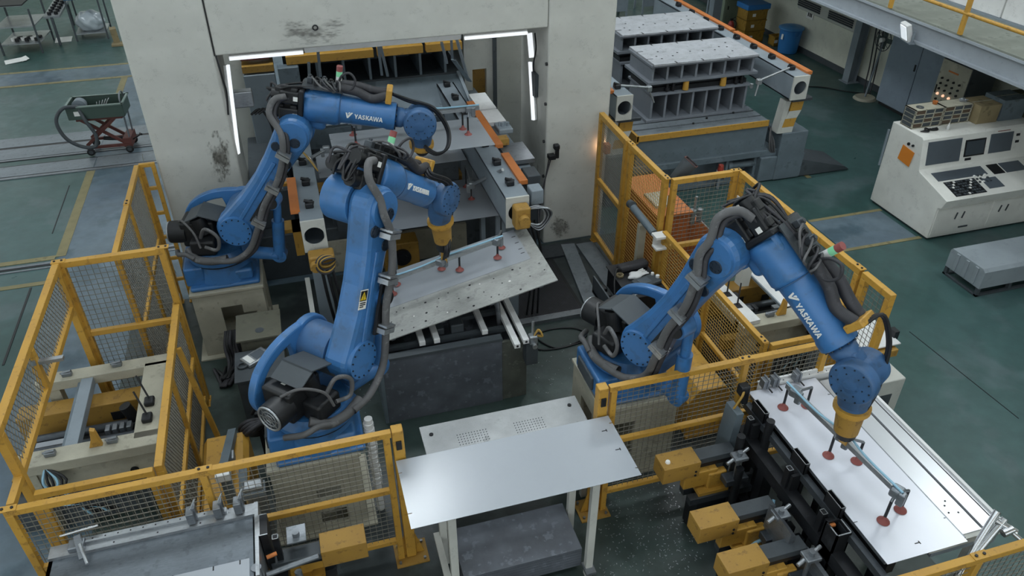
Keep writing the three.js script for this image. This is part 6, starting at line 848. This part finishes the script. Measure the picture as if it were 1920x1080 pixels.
// ---------------------------------------------------------------- blank feeders: white frame on a yellow machine base
function feeder(label, cx, s, detail) {
  const o = thing('blank_feeder', label, 'machine', [cx, 0, -6.78]); o.scale.x = 1; const X = (a, b) => s > 0 ? [a, b] : [-b, -a]; const sp = (a, b, ...r) => span(...X(a, b), ...r);
  const y = 1.0, W = 0.62;
  const fr = part(o, 'white_frame');
  mesh('beam', sp(-W - 0.1, W, y - 0.12, y, -0.72, -0.54, 0.01), M.creamOld, fr); mesh('beam', sp(-W - 0.05, W, y - 0.12, y, 0.5, 0.72, 0.01), M.creamOld, fr); mesh('beam', sp(W - 0.24, W, y - 0.12, y, -0.6, 0.6, 0.01), M.creamOld, fr); mesh('cross_bar', sp(-0.26, -0.14, y - 0.12, y - 0.02, -0.6, 0.56, 0.006), M.grey, fr); mesh('cross_flange', sp(-0.3, -0.26, y - 0.1, y - 0.06, -0.6, 0.56), M.greyBlue, fr);
  for (const [a, z] of [[W - 0.12, -0.62], [W - 0.12, 0.62], [-W + 0.05, -0.62], [-W + 0.05, 0.62]]) mesh('leg', sp(a - 0.06, a + 0.06, 0.02, y - 0.12, z - 0.06, z + 0.06), M.creamOld, o);
  mesh('front_sill', sp(-W, W, 0.55, 0.85, 0.6, 0.66), M.creamOld, o); mesh('sill_hole', [cyl(0.05, 0.05, 0.01, ...(s > 0 ? [W - 0.1] : [-W + 0.1]), 0.72, 0.668, PI / 2), cyl(0.04, 0.04, 0.01, s > 0 ? W - 0.3 : -W + 0.3, 0.66, 0.668, PI / 2)], M.black, o);
  mesh('yellow_base', sp(-W - 0.3, W - 0.05, 0.42, 0.78, -0.5, -0.28, 0.01), M.yellowDark, o); mesh('base_window', sp(-0.02, 0.1, 0.55, 0.66, -0.28, -0.272), M.black, o); mesh('base_window', sp(-0.42, -0.3, 0.52, 0.63, -0.28, -0.272), M.black, o); mesh('yellow_beam', sp(-W - 0.3, W - 0.05, 0.35, 0.5, 0.2, 0.32, 0.01), M.yellowDark, o); mesh('bed_plate', sp(-W - 0.3, W - 0.02, 0.02, 0.34, -0.55, 0.58), M.greyDark, o);
  for (const [z, yy, r] of [[-0.12, 0.6, 0.05], [0.0, 0.55, 0.035], [0.1, 0.62, 0.05], [0.4, 0.66, 0.06]]) mesh('roller', rod(V(s * (-W - 0.1), yy, z), V(s * (W - 0.26), yy, z), r, 16), M.steelDark, o);
  mesh('tray', sp(-W - 0.1, -0.3, 0.58, 0.62, -0.05, 0.25), M.sheet, o); mesh('motor', [cyl(0.06, 0.06, 0.26, s * 0.22, 0.72, -0.12, 0, 0, 0.25), rbox(0.12, 0.1, 0.12, 0.02, s * 0.22, 0.6, -0.1)], M.black, o); mesh('valves', [0, 1, 2, 3].map(k => rbox(0.05, 0.07, 0.1, 0.01, s * (0.0 + k * 0.07), 0.68, 0.02)), M.steel, o);
  mesh('yellow_horn', [extrude([[-0.06, 0], [0.06, 0], [0.04, 0.2], [0.0, 0.22], [-0.02, 0.1]], 0.05, 0.006).translate(s * 0.05, y, 0.56)], M.yellow, o);
  for (const z of [0.1, 0.35]) { const h = part(o, 'hand_unit'); mesh('grip', rbox(0.1, 0.06, 0.12, 0.02, s * (W - 0.12), y + 0.03, z), M.blackMetal, h); mesh('stick', rod(V(s * (W - 0.12), y + 0.06, z - 0.02), V(s * (W - 0.2), y + 0.28, z - 0.14), 0.01, 8), M.black, h); }
  for (const [a, z] of [[0.1, -0.64], [-0.4, -0.62], [-0.35, 0.6], [0.2, 0.58]]) { mesh('fitting', rbox(0.1, 0.05, 0.06, 0.01, s * a, y + 0.025, z), M.steel, o); mesh('fitting_lever', rod(V(s * a - 0.06, y + 0.04, z), V(s * a + 0.06, y + 0.08, z + 0.03), 0.012, 8), M.steel, o); }
  for (let k = 0; k < 6; k++) mesh('cable', tube([[s * -0.4, y - 0.05, 0.7], [s * (-0.44 + 0.04 * k), y - 0.2, 0.78], [s * (-0.3 - 0.05 * k), y - 0.4, 0.76 + 0.02 * k], [s * (-0.2 + 0.04 * k), y - 0.6, 0.8], [s * (-0.15 + 0.05 * k), 0.3, 0.8]], 0.013), k % 3 ? M.black : M.hoseBlue, o);
  for (const [a, z] of [[-W - 0.2, -0.4], [-W - 0.2, 0.3]]) mesh('leg', sp(a - 0.05, a + 0.05, 0.004, 0.36, z - 0.05, z + 0.05), M.blackMetal, o);
  return o;
}
feeder('white framed blank feeder on yellow base in the left fence cell', -2.45, 1);
feeder('white framed blank feeder on yellow base in the right fence cell', 5.25, -1);
{ // loading end of the right feeder, outside the fence
  const o = thing('loading_station', 'cream loading station with white plate outside the right fence', 'machine'); mesh('body', span(5.5, 6.05, 0.15, 0.82, -5.5, -4.95, 0.015), M.cream, o); mesh('window', span(5.75, 5.92, 0.35, 0.62, -4.955, -4.945), M.greyDark, o); mesh('yellow_tray', span(5.45, 6.2, 0.82, 0.92, -5.75, -5.3, 0.01), M.yellowDark, o); mesh('white_plate', span(5.4, 6.25, 0.95, 0.965, -6.03, -5.35), M.white, o); mesh('plate_stand', span(5.6, 6.1, 0.92, 0.95, -5.9, -5.45), M.grey, o); mesh('end_bracket', [box(0.06, 0.1, 0.1, 6.26, 1.0, -5.5), box(0.1, 0.02, 0.1, 6.24, 0.95, -5.5)], M.blackMetal, o); mesh('rear_body', span(5.55, 6.1, 0.15, 0.82, -5.98, -5.5), M.grey, o);
  for (const [x, z] of [[5.56, -5.0], [6.0, -5.0], [5.6, -5.9], [6.0, -5.9]]) mesh('leg', span(x - 0.04, x + 0.04, 0.004, 0.15, z - 0.04, z + 0.04), M.grey, o); mesh('side_foot', [extrude([[6.05, 0.02], [6.3, 0.02], [6.3, 0.05], [6.12, 0.45], [6.05, 0.45]], 0.16, 0.006).translate(0, 0, -5.5), span(6.05, 6.36, 0.004, 0.02, -5.55, -5.3)], M.alu, o);
}
{ // white strips stacked on the right feeder
  const o = thing('white_beam', 'long white painted beam lying along the right feeder', 'beam'); mesh('beam', bar(V(4.72, 1.03, -7.25), V(4.78, 1.03, -6.1), 0.16, 0.05), M.white, o); mesh('edge', bar(V(4.63, 1.03, -7.25), V(4.69, 1.03, -6.1), 0.02, 0.06), M.cream, o);
  const p = thing('feeder_post', 'cream square post standing on the right feeder', 'post'); mesh('post', bar(V(5.08, 1.0, -6.9), V(5.13, 1.5, -6.95), 0.13, 0.13), M.cream, p); mesh('cap', box(0.15, 0.02, 0.15, 5.13, 1.51, -6.95), M.cream, p);
  const w = thing('white_plate', 'white plate with papers lying on the right feeder', 'plate'); mesh('plate', span(5.3, 5.7, 1.0, 1.012, -7.1, -6.3), M.white, w); mesh('edge', span(5.28, 5.3, 0.99, 1.02, -7.1, -6.3), M.grey, w);
  const y = thing('yellow_cover', 'dented yellow sheet cover beside the bending robot pedestal', 'cover'); mesh('cover', extrude([[3.72, 0.02], [4.2, 0.02], [4.2, 0.6], [4.12, 0.72], [3.8, 0.72], [3.68, 0.55]], 0.95, 0.01).translate(0, 0, -6.45), M.yellow, y); mesh('lip', span(3.7, 4.2, 0.02, 0.06, -5.52, -5.46), M.yellowDark, y);
  const z = thing('yellow_cover', 'flat yellow sheet cover beside the left low fence', 'cover'); mesh('cover', extrude([[-1.5, 0.02], [-1.05, 0.02], [-1.05, 0.56], [-1.1, 0.62], [-1.46, 0.62], [-1.5, 0.56]], 1.3, 0.01).translate(0, 0, -6.4), M.yellow, z); mesh('lip', span(-1.52, -1.03, 0.02, 0.06, -5.1, -5.06), M.yellowDark, z);
  const g = thing('gauge_post', 'grey green post with white key switch box by the left low fence', 'post', [-1.2, 0, -5.5]); mesh('profile', bar(V(0, 0.64, -0.9), V(0, 1.02, 0.0), 0.08, 0.08), M.greyBlue, g); mesh('stand', span(-0.04, 0.04, 0.62, 1.0, 0.0, 0.08), M.greyBlue, g); mesh('clamp', rbox(0.12, 0.1, 0.12, 0.01, 0, 0.82, -0.34), M.alu, g); mesh('key_box', rbox(0.13, 0.09, 0.16, 0.01, 0, 1.04, 0.06), M.white, g); mesh('key_slot', box(0.015, 0.004, 0.04, 0, 1.087, 0.07), M.black, g); mesh('side_sheet', bar(V(0.1, 0.64, -0.4), V(0.11, 0.64, 0.1), 0.08, 0.02), M.greyBlue, g);
}
// ---------------------------------------------------------------- boxes, pendants and small gear in the cell
function pendant(o, y) { mesh('shell', rbox(0.3, 0.05, 0.2, 0.015, 0, y + 0.025, 0), M.alu, o); mesh('screen', box(0.14, 0.004, 0.13, 0.04, y + 0.052, 0), M.screenGrey, o); mesh('key_field', box(0.07, 0.004, 0.15, -0.09, y + 0.052, 0), M.sticker, o); mesh('handle', ring(0.05, 0.012, -0.18, y + 0.02, 0, PI / 2), M.greyDark, o); }
{
  const a = thing('junction_box', 'olive grey steel box beside the stained pedestal', 'box'); mesh('body', span(-1.08, -0.62, 0.02, 0.88, -8.1, -7.66, 0.01), M.oliveBox = mat('olive_grey_paint', 0x6f6e60, 0.6, 0, T.worn), a); mesh('lid', span(-1.12, -0.6, 0.88, 0.9, -8.16, -7.62), M.oliveBox, a); mesh('knockout', cyl(0.05, 0.05, 0.004, -0.85, 0.902, -7.78, 0, 0, 0, 18), M.greyDark, a);
  const b = thing('pendant_cabinet', 'dark grey steel cabinet with a pendant on top, behind the crescent robot', 'cabinet'); mesh('body', span(-1.14, -0.62, 0.02, 0.74, -7.56, -7.08, 0.01), M.greyDark, b); mesh('lid', span(-1.16, -0.6, 0.74, 0.76, -7.6, -7.05), M.greyDark, b);
  const t = thing('teach_pendant', 'grey teach pendant lying on the dark grey cabinet', 'pendant', [-0.92, 0.76, -7.42], 0.6); pendant(t, 0);
  const f = thing('fan_motor', 'black motor with round fan guard standing beside the blue crescent', 'motor', [-0.3, 0.0, -7.95]); mesh('stand', span(-0.12, 0.12, 0.004, 0.5, -0.12, 0.12), M.blackMetal, f); mesh('body', cyl(0.15, 0.15, 0.26, 0, 0.63, 0), M.black, f); mesh('guard', [0.05, 0.09, 0.13].map(r => ring(r, 0.008, 0, 0.765, 0, PI / 2)).concat([0, 1, 2, 3].map(k => box(0.27, 0.008, 0.01, 0, 0.765, 0, 0, k * PI / 4, 0))), M.alu, f);
  const w = thing('white_bar', 'cream square bar leaning behind the crescent robot', 'bar'); mesh('bar', bar(P(589, 603, 0.6), P(576, 522, 0.95), 0.06, 0.06), M.cream, w); mesh('foot', bar(P(589, 603, 0.6), V(P(589, 603, 0.6).x, 0.01, P(589, 603, 0.6).z), 0.05, 0.05), M.cream, w);
  const k = thing('floor_plate', 'bent grey sheet lying behind the robots before the press', 'plate'); mesh('plate', bar(P(510, 503, 0.05), P(590, 490, 0.05), 0.22, 0.02), M.greyDark, k); mesh('lip', bar(P(512, 506, 0.08), P(592, 494, 0.08), 0.02, 0.08), M.grey, k);
  const c = thing('cable_bundle', 'thick black cable bundle on the floor beside the stained pedestal', 'cable'); for (let i = 0; i < 7; i++) mesh('cable', tube([V(-1.56 + 0.05 * i, 0.03, -8.3 + 0.05 * (i % 3)), V(-1.42 + 0.05 * Math.sin(i * 2), 0.05 + 0.03 * (i % 2), -7.95 + 0.06 * Math.cos(i * 3)), V(-1.36 + 0.03 * i, 0.1, -8.28 - 0.04 * (i % 3)), V(-1.38 + 0.035 * i, 0.25 + 0.03 * (i % 3), -8.42), V(-1.34 + 0.03 * i, 0.42, -8.55)], 0.022, 40), i % 2 ? M.black : M.rubber, c);
  const cc = thing('cable_coil', 'black cable coil hanging beside the blue robot base', 'cable', [-0.98, 0.55, -6.5]); mesh('coil', [0, 1, 2, 3].map(i => ring(0.16 - 0.02 * i, 0.025, 0, 0.02 * i, 0.03 * i, 0.3 + 0.1 * i, 0.2 * i, 0)), M.rubber, cc); mesh('lead', tube([[0, 0.2, 0], [0.1, 0.4, 0.05], [0.14, 0.5, 0.0], [0.2, 0.55, -0.1]], 0.02), M.black, cc); mesh('hanger', span(0.02, 0.06, -0.546, 0.2, -0.02, 0.02), M.blackMetal, cc);
  const pp = thing('panel_post', 'plastic wrapped grey post beside the pedestal behind the front fence', 'post', [-0.96, 0, -5.35]); mesh('post', span(-0.09, 0.09, 0.004, 0.92, -0.06, 0.06, 0.02), M.alu, pp); mesh('collar', span(-0.1, 0.1, 0.8, 0.86, -0.07, 0.07), M.grey, pp);
  const rp = thing('white_hose', 'white corrugated hose standing beside the blue robot base', 'hose', [0.18, 0, -5.5]); mesh('hose', [...Array(12)].map((_, i) => cyl(0.05, 0.05, 0.045, 0.005 * Math.sin(i), 0.4 + i * 0.075, 0, 0, 0, 0, 12)).concat([rod(V(0, 0.0, 0), V(0, 1.3, 0), 0.04, 12)]), M.white, rp);
}
{ // right: robot cabinet with pendants
  const b = thing('pendant_cabinet', 'black steel cabinet with pendants on top, behind the bending robot', 'cabinet'); mesh('body', span(3.66, 4.16, 0.02, 0.9, -7.88, -7.12, 0.01), M.blackMetal, b); mesh('lid', span(3.64, 4.18, 0.9, 0.915, -7.9, -7.1), M.blackMetal, b); mesh('side_tray', [span(3.42, 3.64, 0.62, 0.65, -7.8, -7.1), span(3.42, 3.44, 0.6, 0.86, -7.8, -7.1)], M.greyDark, b); mesh('tray_gear', [0, 1, 2, 3].map(i => rbox(0.1, 0.08, 0.1, 0.02, 3.53, 0.69, -7.7 + i * 0.16)), M.black, b);
  const t = thing('teach_pendant', 'black teach pendant with bright emergency stop on the black cabinet', 'pendant', [3.98, 0.915, -7.36], 0.25); mesh('shell', rbox(0.36, 0.06, 0.2, 0.02, 0, 0.03, 0), M.greyDark, t); mesh('screen', box(0.16, 0.004, 0.12, -0.04, 0.062, 0), M.screenGrey, t); mesh('stop_button', [cyl(0.025, 0.025, 0.04, 0.16, 0.07, 0.02), cyl(0.02, 0.02, 0.04, 0.14, 0.07, -0.06)], M.sticker, t);
  const bag = thing('cable_pouch', 'dark cable pouch lying at the back of the black cabinet', 'pouch', [3.95, 0.915, -7.74], 0.1); mesh('pouch', rbox(0.44, 0.1, 0.14, 0.04, 0, 0.05, 0), M.rubber, bag); mesh('strap', tube([[-0.2, 0.06, 0.05], [-0.3, 0.12, 0.1], [-0.38, 0.02, 0.2], [-0.42, -0.1, 0.3]], 0.014), M.black, bag);
  const g = thing('work_glove', 'crumpled white work glove on the black cabinet', 'glove', [3.93, 0.915, -7.56], 0.3); { const q = new THREE.SphereGeometry(0.1, 24, 12), p = q.attributes.position; for (let i = 0; i < p.count; i++) { const x = p.getX(i), z = p.getZ(i), s = 1 + 0.22 * Math.sin(x * 50) * Math.cos(z * 44); p.setXYZ(i, x * 1.25 * s, Math.max(0, p.getY(i) * 0.35 * s + 0.02), z * 0.75 * s); } q.computeVertexNormals(); mesh('palm', q, M.white, g); for (const k of [0, 1, 2, 3]) mesh('finger', [rod(V(0.08, 0.025, -0.05 + k * 0.03), V(0.16, 0.02, -0.06 + k * 0.038), 0.014, 8)], M.white, g); }
  const pa = thing('paper_note', 'small white paper note on the black cabinet', 'paper', [3.76, 0.915, -7.22], 0.2); mesh('paper', box(0.12, 0.004, 0.1, 0, 0.002, 0), M.sticker, pa);
  const ta = thing('tape_roll', 'beige tape roll on the black cabinet', 'tape', [3.72, 0.915, -7.62]); mesh('roll', lathe([[0.03, 0], [0.05, 0], [0.05, 0.03], [0.03, 0.03], [0.03, 0]], 20), M.wood, ta);
  const s = thing('sensor_post', 'cream post with grey arm and white sensor box before the orange mesh', 'post', [4.16, 0, -8.0]); mesh('post', span(-0.05, 0.05, 0.004, 1.42, -0.04, 0.04, 0.004), M.creamOld, s); mesh('arm', [rod(V(-0.06, 1.58, -0.2), V(0.02, 1.45, 0.3), 0.05, 16)], M.greyBlue, s); mesh('arm_end', cyl(0.055, 0.055, 0.1, -0.07, 1.6, -0.24, PI / 2 - 0.2), M.greyDark, s); mesh('sensor_box', [rbox(0.17, 0.04, 0.15, 0.006, 0.06, 1.46, 0.4), rbox(0.15, 0.03, 0.14, 0.006, 0.06, 1.3, 0.42), span(0.0, 0.12, 1.3, 1.46, 0.34, 0.36)], M.white, s);
}
// ---------------------------------------------------------------- left background: lift cart, racks, papers
{
  const o = thing('lift_cart', 'rusty red scissor lift cart with steel push handle', 'cart', [-3.7, 0.008, -16.05], -0.06);
  mesh('base_frame', [span(-0.4, 0.42, 0.14, 0.19, 0.2, 0.25), span(-0.4, 0.42, 0.14, 0.19, -0.25, -0.2), span(0.3, 0.45, 0.12, 0.3, -0.24, 0.24)], M.rust, o); for (const z of [-0.2, 0.2]) { mesh('scissor_arm', bar(V(-0.38, 0.2, z), V(0.26, 0.72, z), 0.03, 0.06), M.rust, o); mesh('scissor_arm', bar(V(0.3, 0.2, z * 0.85), V(-0.36, 0.72, z * 0.85), 0.03, 0.06), M.rust, o); }
  mesh('cylinder', rod(V(-0.1, 0.25, 0), V(0.3, 0.2, 0), 0.04), M.blackMetal, o); mesh('deck', span(-0.42, 0.42, 0.72, 0.77, -0.25, 0.25), M.rust, o); for (const [x, z] of [[-0.34, 0.24], [-0.34, -0.24], [0.38, 0.24], [0.38, -0.24]]) { const w = part(o, 'wheel'); mesh('tyre', lathe([[0.04, -0.02], [0.07, -0.022], [0.075, 0], [0.07, 0.022], [0.04, 0.02]], 20).rotateX(PI / 2).translate(x, 0.075, z), M.black, w); mesh('hub', cyl(0.045, 0.045, 0.03, x, 0.075, z, PI / 2), M.greyDark, w); }
  mesh('push_handle', tube([[0.42, 0.3, -0.18], [0.44, 0.9, -0.18], [0.44, 1.1, -0.14], [0.44, 1.16, 0], [0.44, 1.1, 0.14], [0.44, 0.9, 0.18], [0.42, 0.3, 0.18]], 0.017, 60), M.steel, o); mesh('pedal', [rod(V(0.44, 0.2, 0.08), V(0.62, 0.3, 0.08), 0.014), rod(V(0.6, 0.3, 0.04), V(0.64, 0.31, 0.12), 0.02)], M.blackMetal, o);
  const t = thing('plastic_tub', 'dark green plastic tub with tools on the lift cart', 'tub', [-3.72, 0.78, -16.05], -0.06); const tw = 0.5; mesh('tub', [span(-tw, tw, 0, 0.02, -0.26, 0.26), bar(V(-tw, 0.13, 0.28), V(tw, 0.13, 0.28), 0.02, 0.26), bar(V(-tw, 0.13, -0.28), V(tw, 0.13, -0.28), 0.02, 0.26), box(0.02, 0.26, 0.56, -tw, 0.13, 0), box(0.02, 0.26, 0.56, tw, 0.13, 0)], M.green, t); mesh('rim', [span(-tw - 0.03, tw + 0.03, 0.24, 0.265, 0.27, 0.31), span(-tw - 0.03, tw + 0.03, 0.24, 0.265, -0.31, -0.27), span(-tw - 0.03, -tw + 0.01, 0.24, 0.265, -0.31, 0.31), span(tw - 0.01, tw + 0.03, 0.24, 0.265, -0.31, 0.31)], M.greenRim = mat('green_rim', 0x7d8d86, 0.5), t); mesh('label', box(0.12, 0.09, 0.004, -0.32, 0.12, 0.296), M.sticker, t);
  const g = thing('machine_hand_tool', 'grey power tool lying in the green tub', 'tool', [-4.03, 0.82, -16.05]); mesh('motor', [cyl(0.12, 0.12, 0.14, 0, 0.16, 0, PI / 2), cyl(0.13, 0.13, 0.04, 0.0, 0.16, 0.09, PI / 2)], M.grey, g); mesh('foot', box(0.2, 0.03, 0.2, 0, 0.0, 0), M.greyDark, g);
  const r = thing('tool_rods', 'bundle of pale rods standing in the green tub', 'rods', [-3.75, 0.805, -16.05]); for (let k = 0; k < 5; k++) mesh('rod', rod(V(0.02 * k, 0, 0.1 - 0.03 * k), V(0.04 + 0.05 * k, 0.22, 0.05 - 0.04 * k), 0.01, 8), M.alu, r);
  const pb = thing('parts_box', 'small ochre carton in the green tub', 'box', [-3.45, 0.8, -15.98], 0.2); mesh('carton', rbox(0.2, 0.12, 0.14, 0.01, 0, 0.06, 0), M.crateY, pb); mesh('flap', box(0.2, 0.004, 0.1, 0, 0.125, 0.08, 0.4), M.crateY, pb);
  const h = thing('suction_hose', 'thick dark hose looping down beside the lift cart', 'hose'); mesh('hose', tube([V(-4.0, 1.02, -15.82), V(-4.25, 1.06, -15.7), V(-4.42, 0.85, -15.65), V(-4.35, 0.5, -15.62), V(-4.1, 0.28, -15.64), V(-3.9, 0.26, -15.68), V(-3.84, 0.45, -15.7), V(-3.95, 0.8, -15.72), V(-4.02, 1.0, -15.82)], 0.035, 70, 10), M.greyDark, h);
}
function rack(label, x, z, w, d, h, shelves, turn = 0, m = M.greyDark) { const o = thing('steel_rack', label, 'rack', [x, 0, z], turn); for (const [a, b] of [[-1, -1], [1, -1], [-1, 1], [1, 1]]) mesh('upright', span(a * w / 2 - 0.02, a * w / 2 + 0.02, 0, h, b * d / 2 - 0.02, b * d / 2 + 0.02), m, o); for (const y of shelves) mesh('shelf', span(-w / 2, w / 2, y - 0.03, y, -d / 2, d / 2), M.alu, o); return o; }
rack('grey steel rack with dark top panel at the end of the hall', -6.75, -23.9, 0.95, 1.2, 1.15, [0.28, 0.72], -0.05); { const o = thing('dark_panel', 'dark grey panel lying on the grey rack', 'panel', [-6.95, 1.15, -24.1], -0.05); mesh('panel', rbox(0.9, 0.04, 0.9, 0.01, 0, 0.02, 0), M.black, o); mesh('edge', box(0.9, 0.012, 0.02, 0, 0.0062, 0.45), M.alu, o); }
rack('grey steel rack with blue upper shelf beside the press', -5.2, -24.6, 0.8, 0.9, 1.1, [0.2], 0.03); { const o = thing('blue_tray', 'blue steel tray shelf on top of the rack', 'tray', [-5.2, 1.1, -24.6], 0.03); mesh('tray', rbox(0.86, 0.12, 0.95, 0.01, 0, 0.06, 0), mat('dull_blue_steel', 0x4a6c8c, 0.5, 0, T.paint), o); for (const x of [-0.3, 0, 0.28]) mesh('pot', cyl(0.07, 0.07, 0.1, x, 0.17, 0.1), M.greyDark, o); }
{ const o = thing('wrapped_bundle', 'clear plastic wrapped bundle on the rack floor', 'bundle', [-5.2, 0.2, -24.55]); const q = new THREE.SphereGeometry(0.33, 28, 16), p = q.attributes.position; for (let i = 0; i < p.count; i++) { const x = p.getX(i), y = p.getY(i), z = p.getZ(i), s = 1 + 0.1 * Math.sin(x * 22 + z * 9) * Math.cos(y * 19); p.setXYZ(i, x * 1.15 * s, Math.max(0, y * 0.9 * s + 0.22), z * s); } q.computeVertexNormals(); mesh('film', q, M.film = mat('plastic_film', 0xaab4ba, 0.25, 0, null, { clearcoat: 0.6 }), o); }
{ const o = thing('conveyor', 'slanted roller conveyor with dark fittings between the racks', 'conveyor'); const a = V(-5.98, 0.75, -23.9), b = V(-5.95, 0.85, -25.9); mesh('bed', bar(a, b, 0.4, 0.06), M.alu, o); for (let k = 0; k < 8; k++) { const q = a.clone().lerp(b, 0.06 + k * 0.12); for (const dx of [-0.06, 0.1]) mesh('fitting', cyl(0.05, 0.05, 0.1, q.x + dx, q.y + 0.06, q.z - (dx > 0 ? 0.04 : 0)), M.blackMetal, o); } for (const q of [a, b]) mesh('leg', bar(q, V(q.x, 0.004, q.z), 0.06, 0.06), M.greyDark, o); }
{ const o = thing('machine_parts', 'row of dark machined parts on the grey rack', 'parts', [-6.7, 0.28, -23.6], -0.05); for (let k = 0; k < 6; k++) mesh('part', [cyl(0.05, 0.05, 0.08, -0.3 + k * 0.12, 0.04, 0.1 * (k % 2)), rbox(0.1, 0.05, 0.14, 0.01, -0.3 + k * 0.12, 0.025, -0.2)], k % 2 ? M.black : M.sticker, o); }
{ const o = thing('paper_sheet', 'crumpled white paper on the floor before the grey rack', 'paper', [-6.85, 0.004, -22.7], 0.3); mesh('paper', [box(0.5, 0.006, 0.3, 0, 0.02, 0, 0.06, 0, 0.05), box(0.2, 0.006, 0.2, 0.2, 0.04, 0.02, 0.2, 0.3, 0.2)], M.sticker, o); const c = thing('paper_sheet', 'flat white card on the floor between the two racks', 'paper', [-5.98, 0.004, -24.4], 0.1); mesh('card', box(0.42, 0.012, 0.5, 0, 0.006, 0), M.sticker, c); }
{ const o = thing('wood_offcut', 'pale wooden block leaning behind the press corner', 'wood', [-4.5, 0.004, -23.6]); mesh('block', box(0.16, 0.42, 0.2, 0, 0.22, 0, 0.1, 0.2, 0.05), M.wood, o); mesh('slab', box(0.3, 0.05, 0.3, 0.05, 0.025, 0.15), M.wood, o); }
scene.traverse(o => { if (o.isMesh) { o.castShadow = true; o.receiveShadow = true; } });
renderer.render(scene, camera);
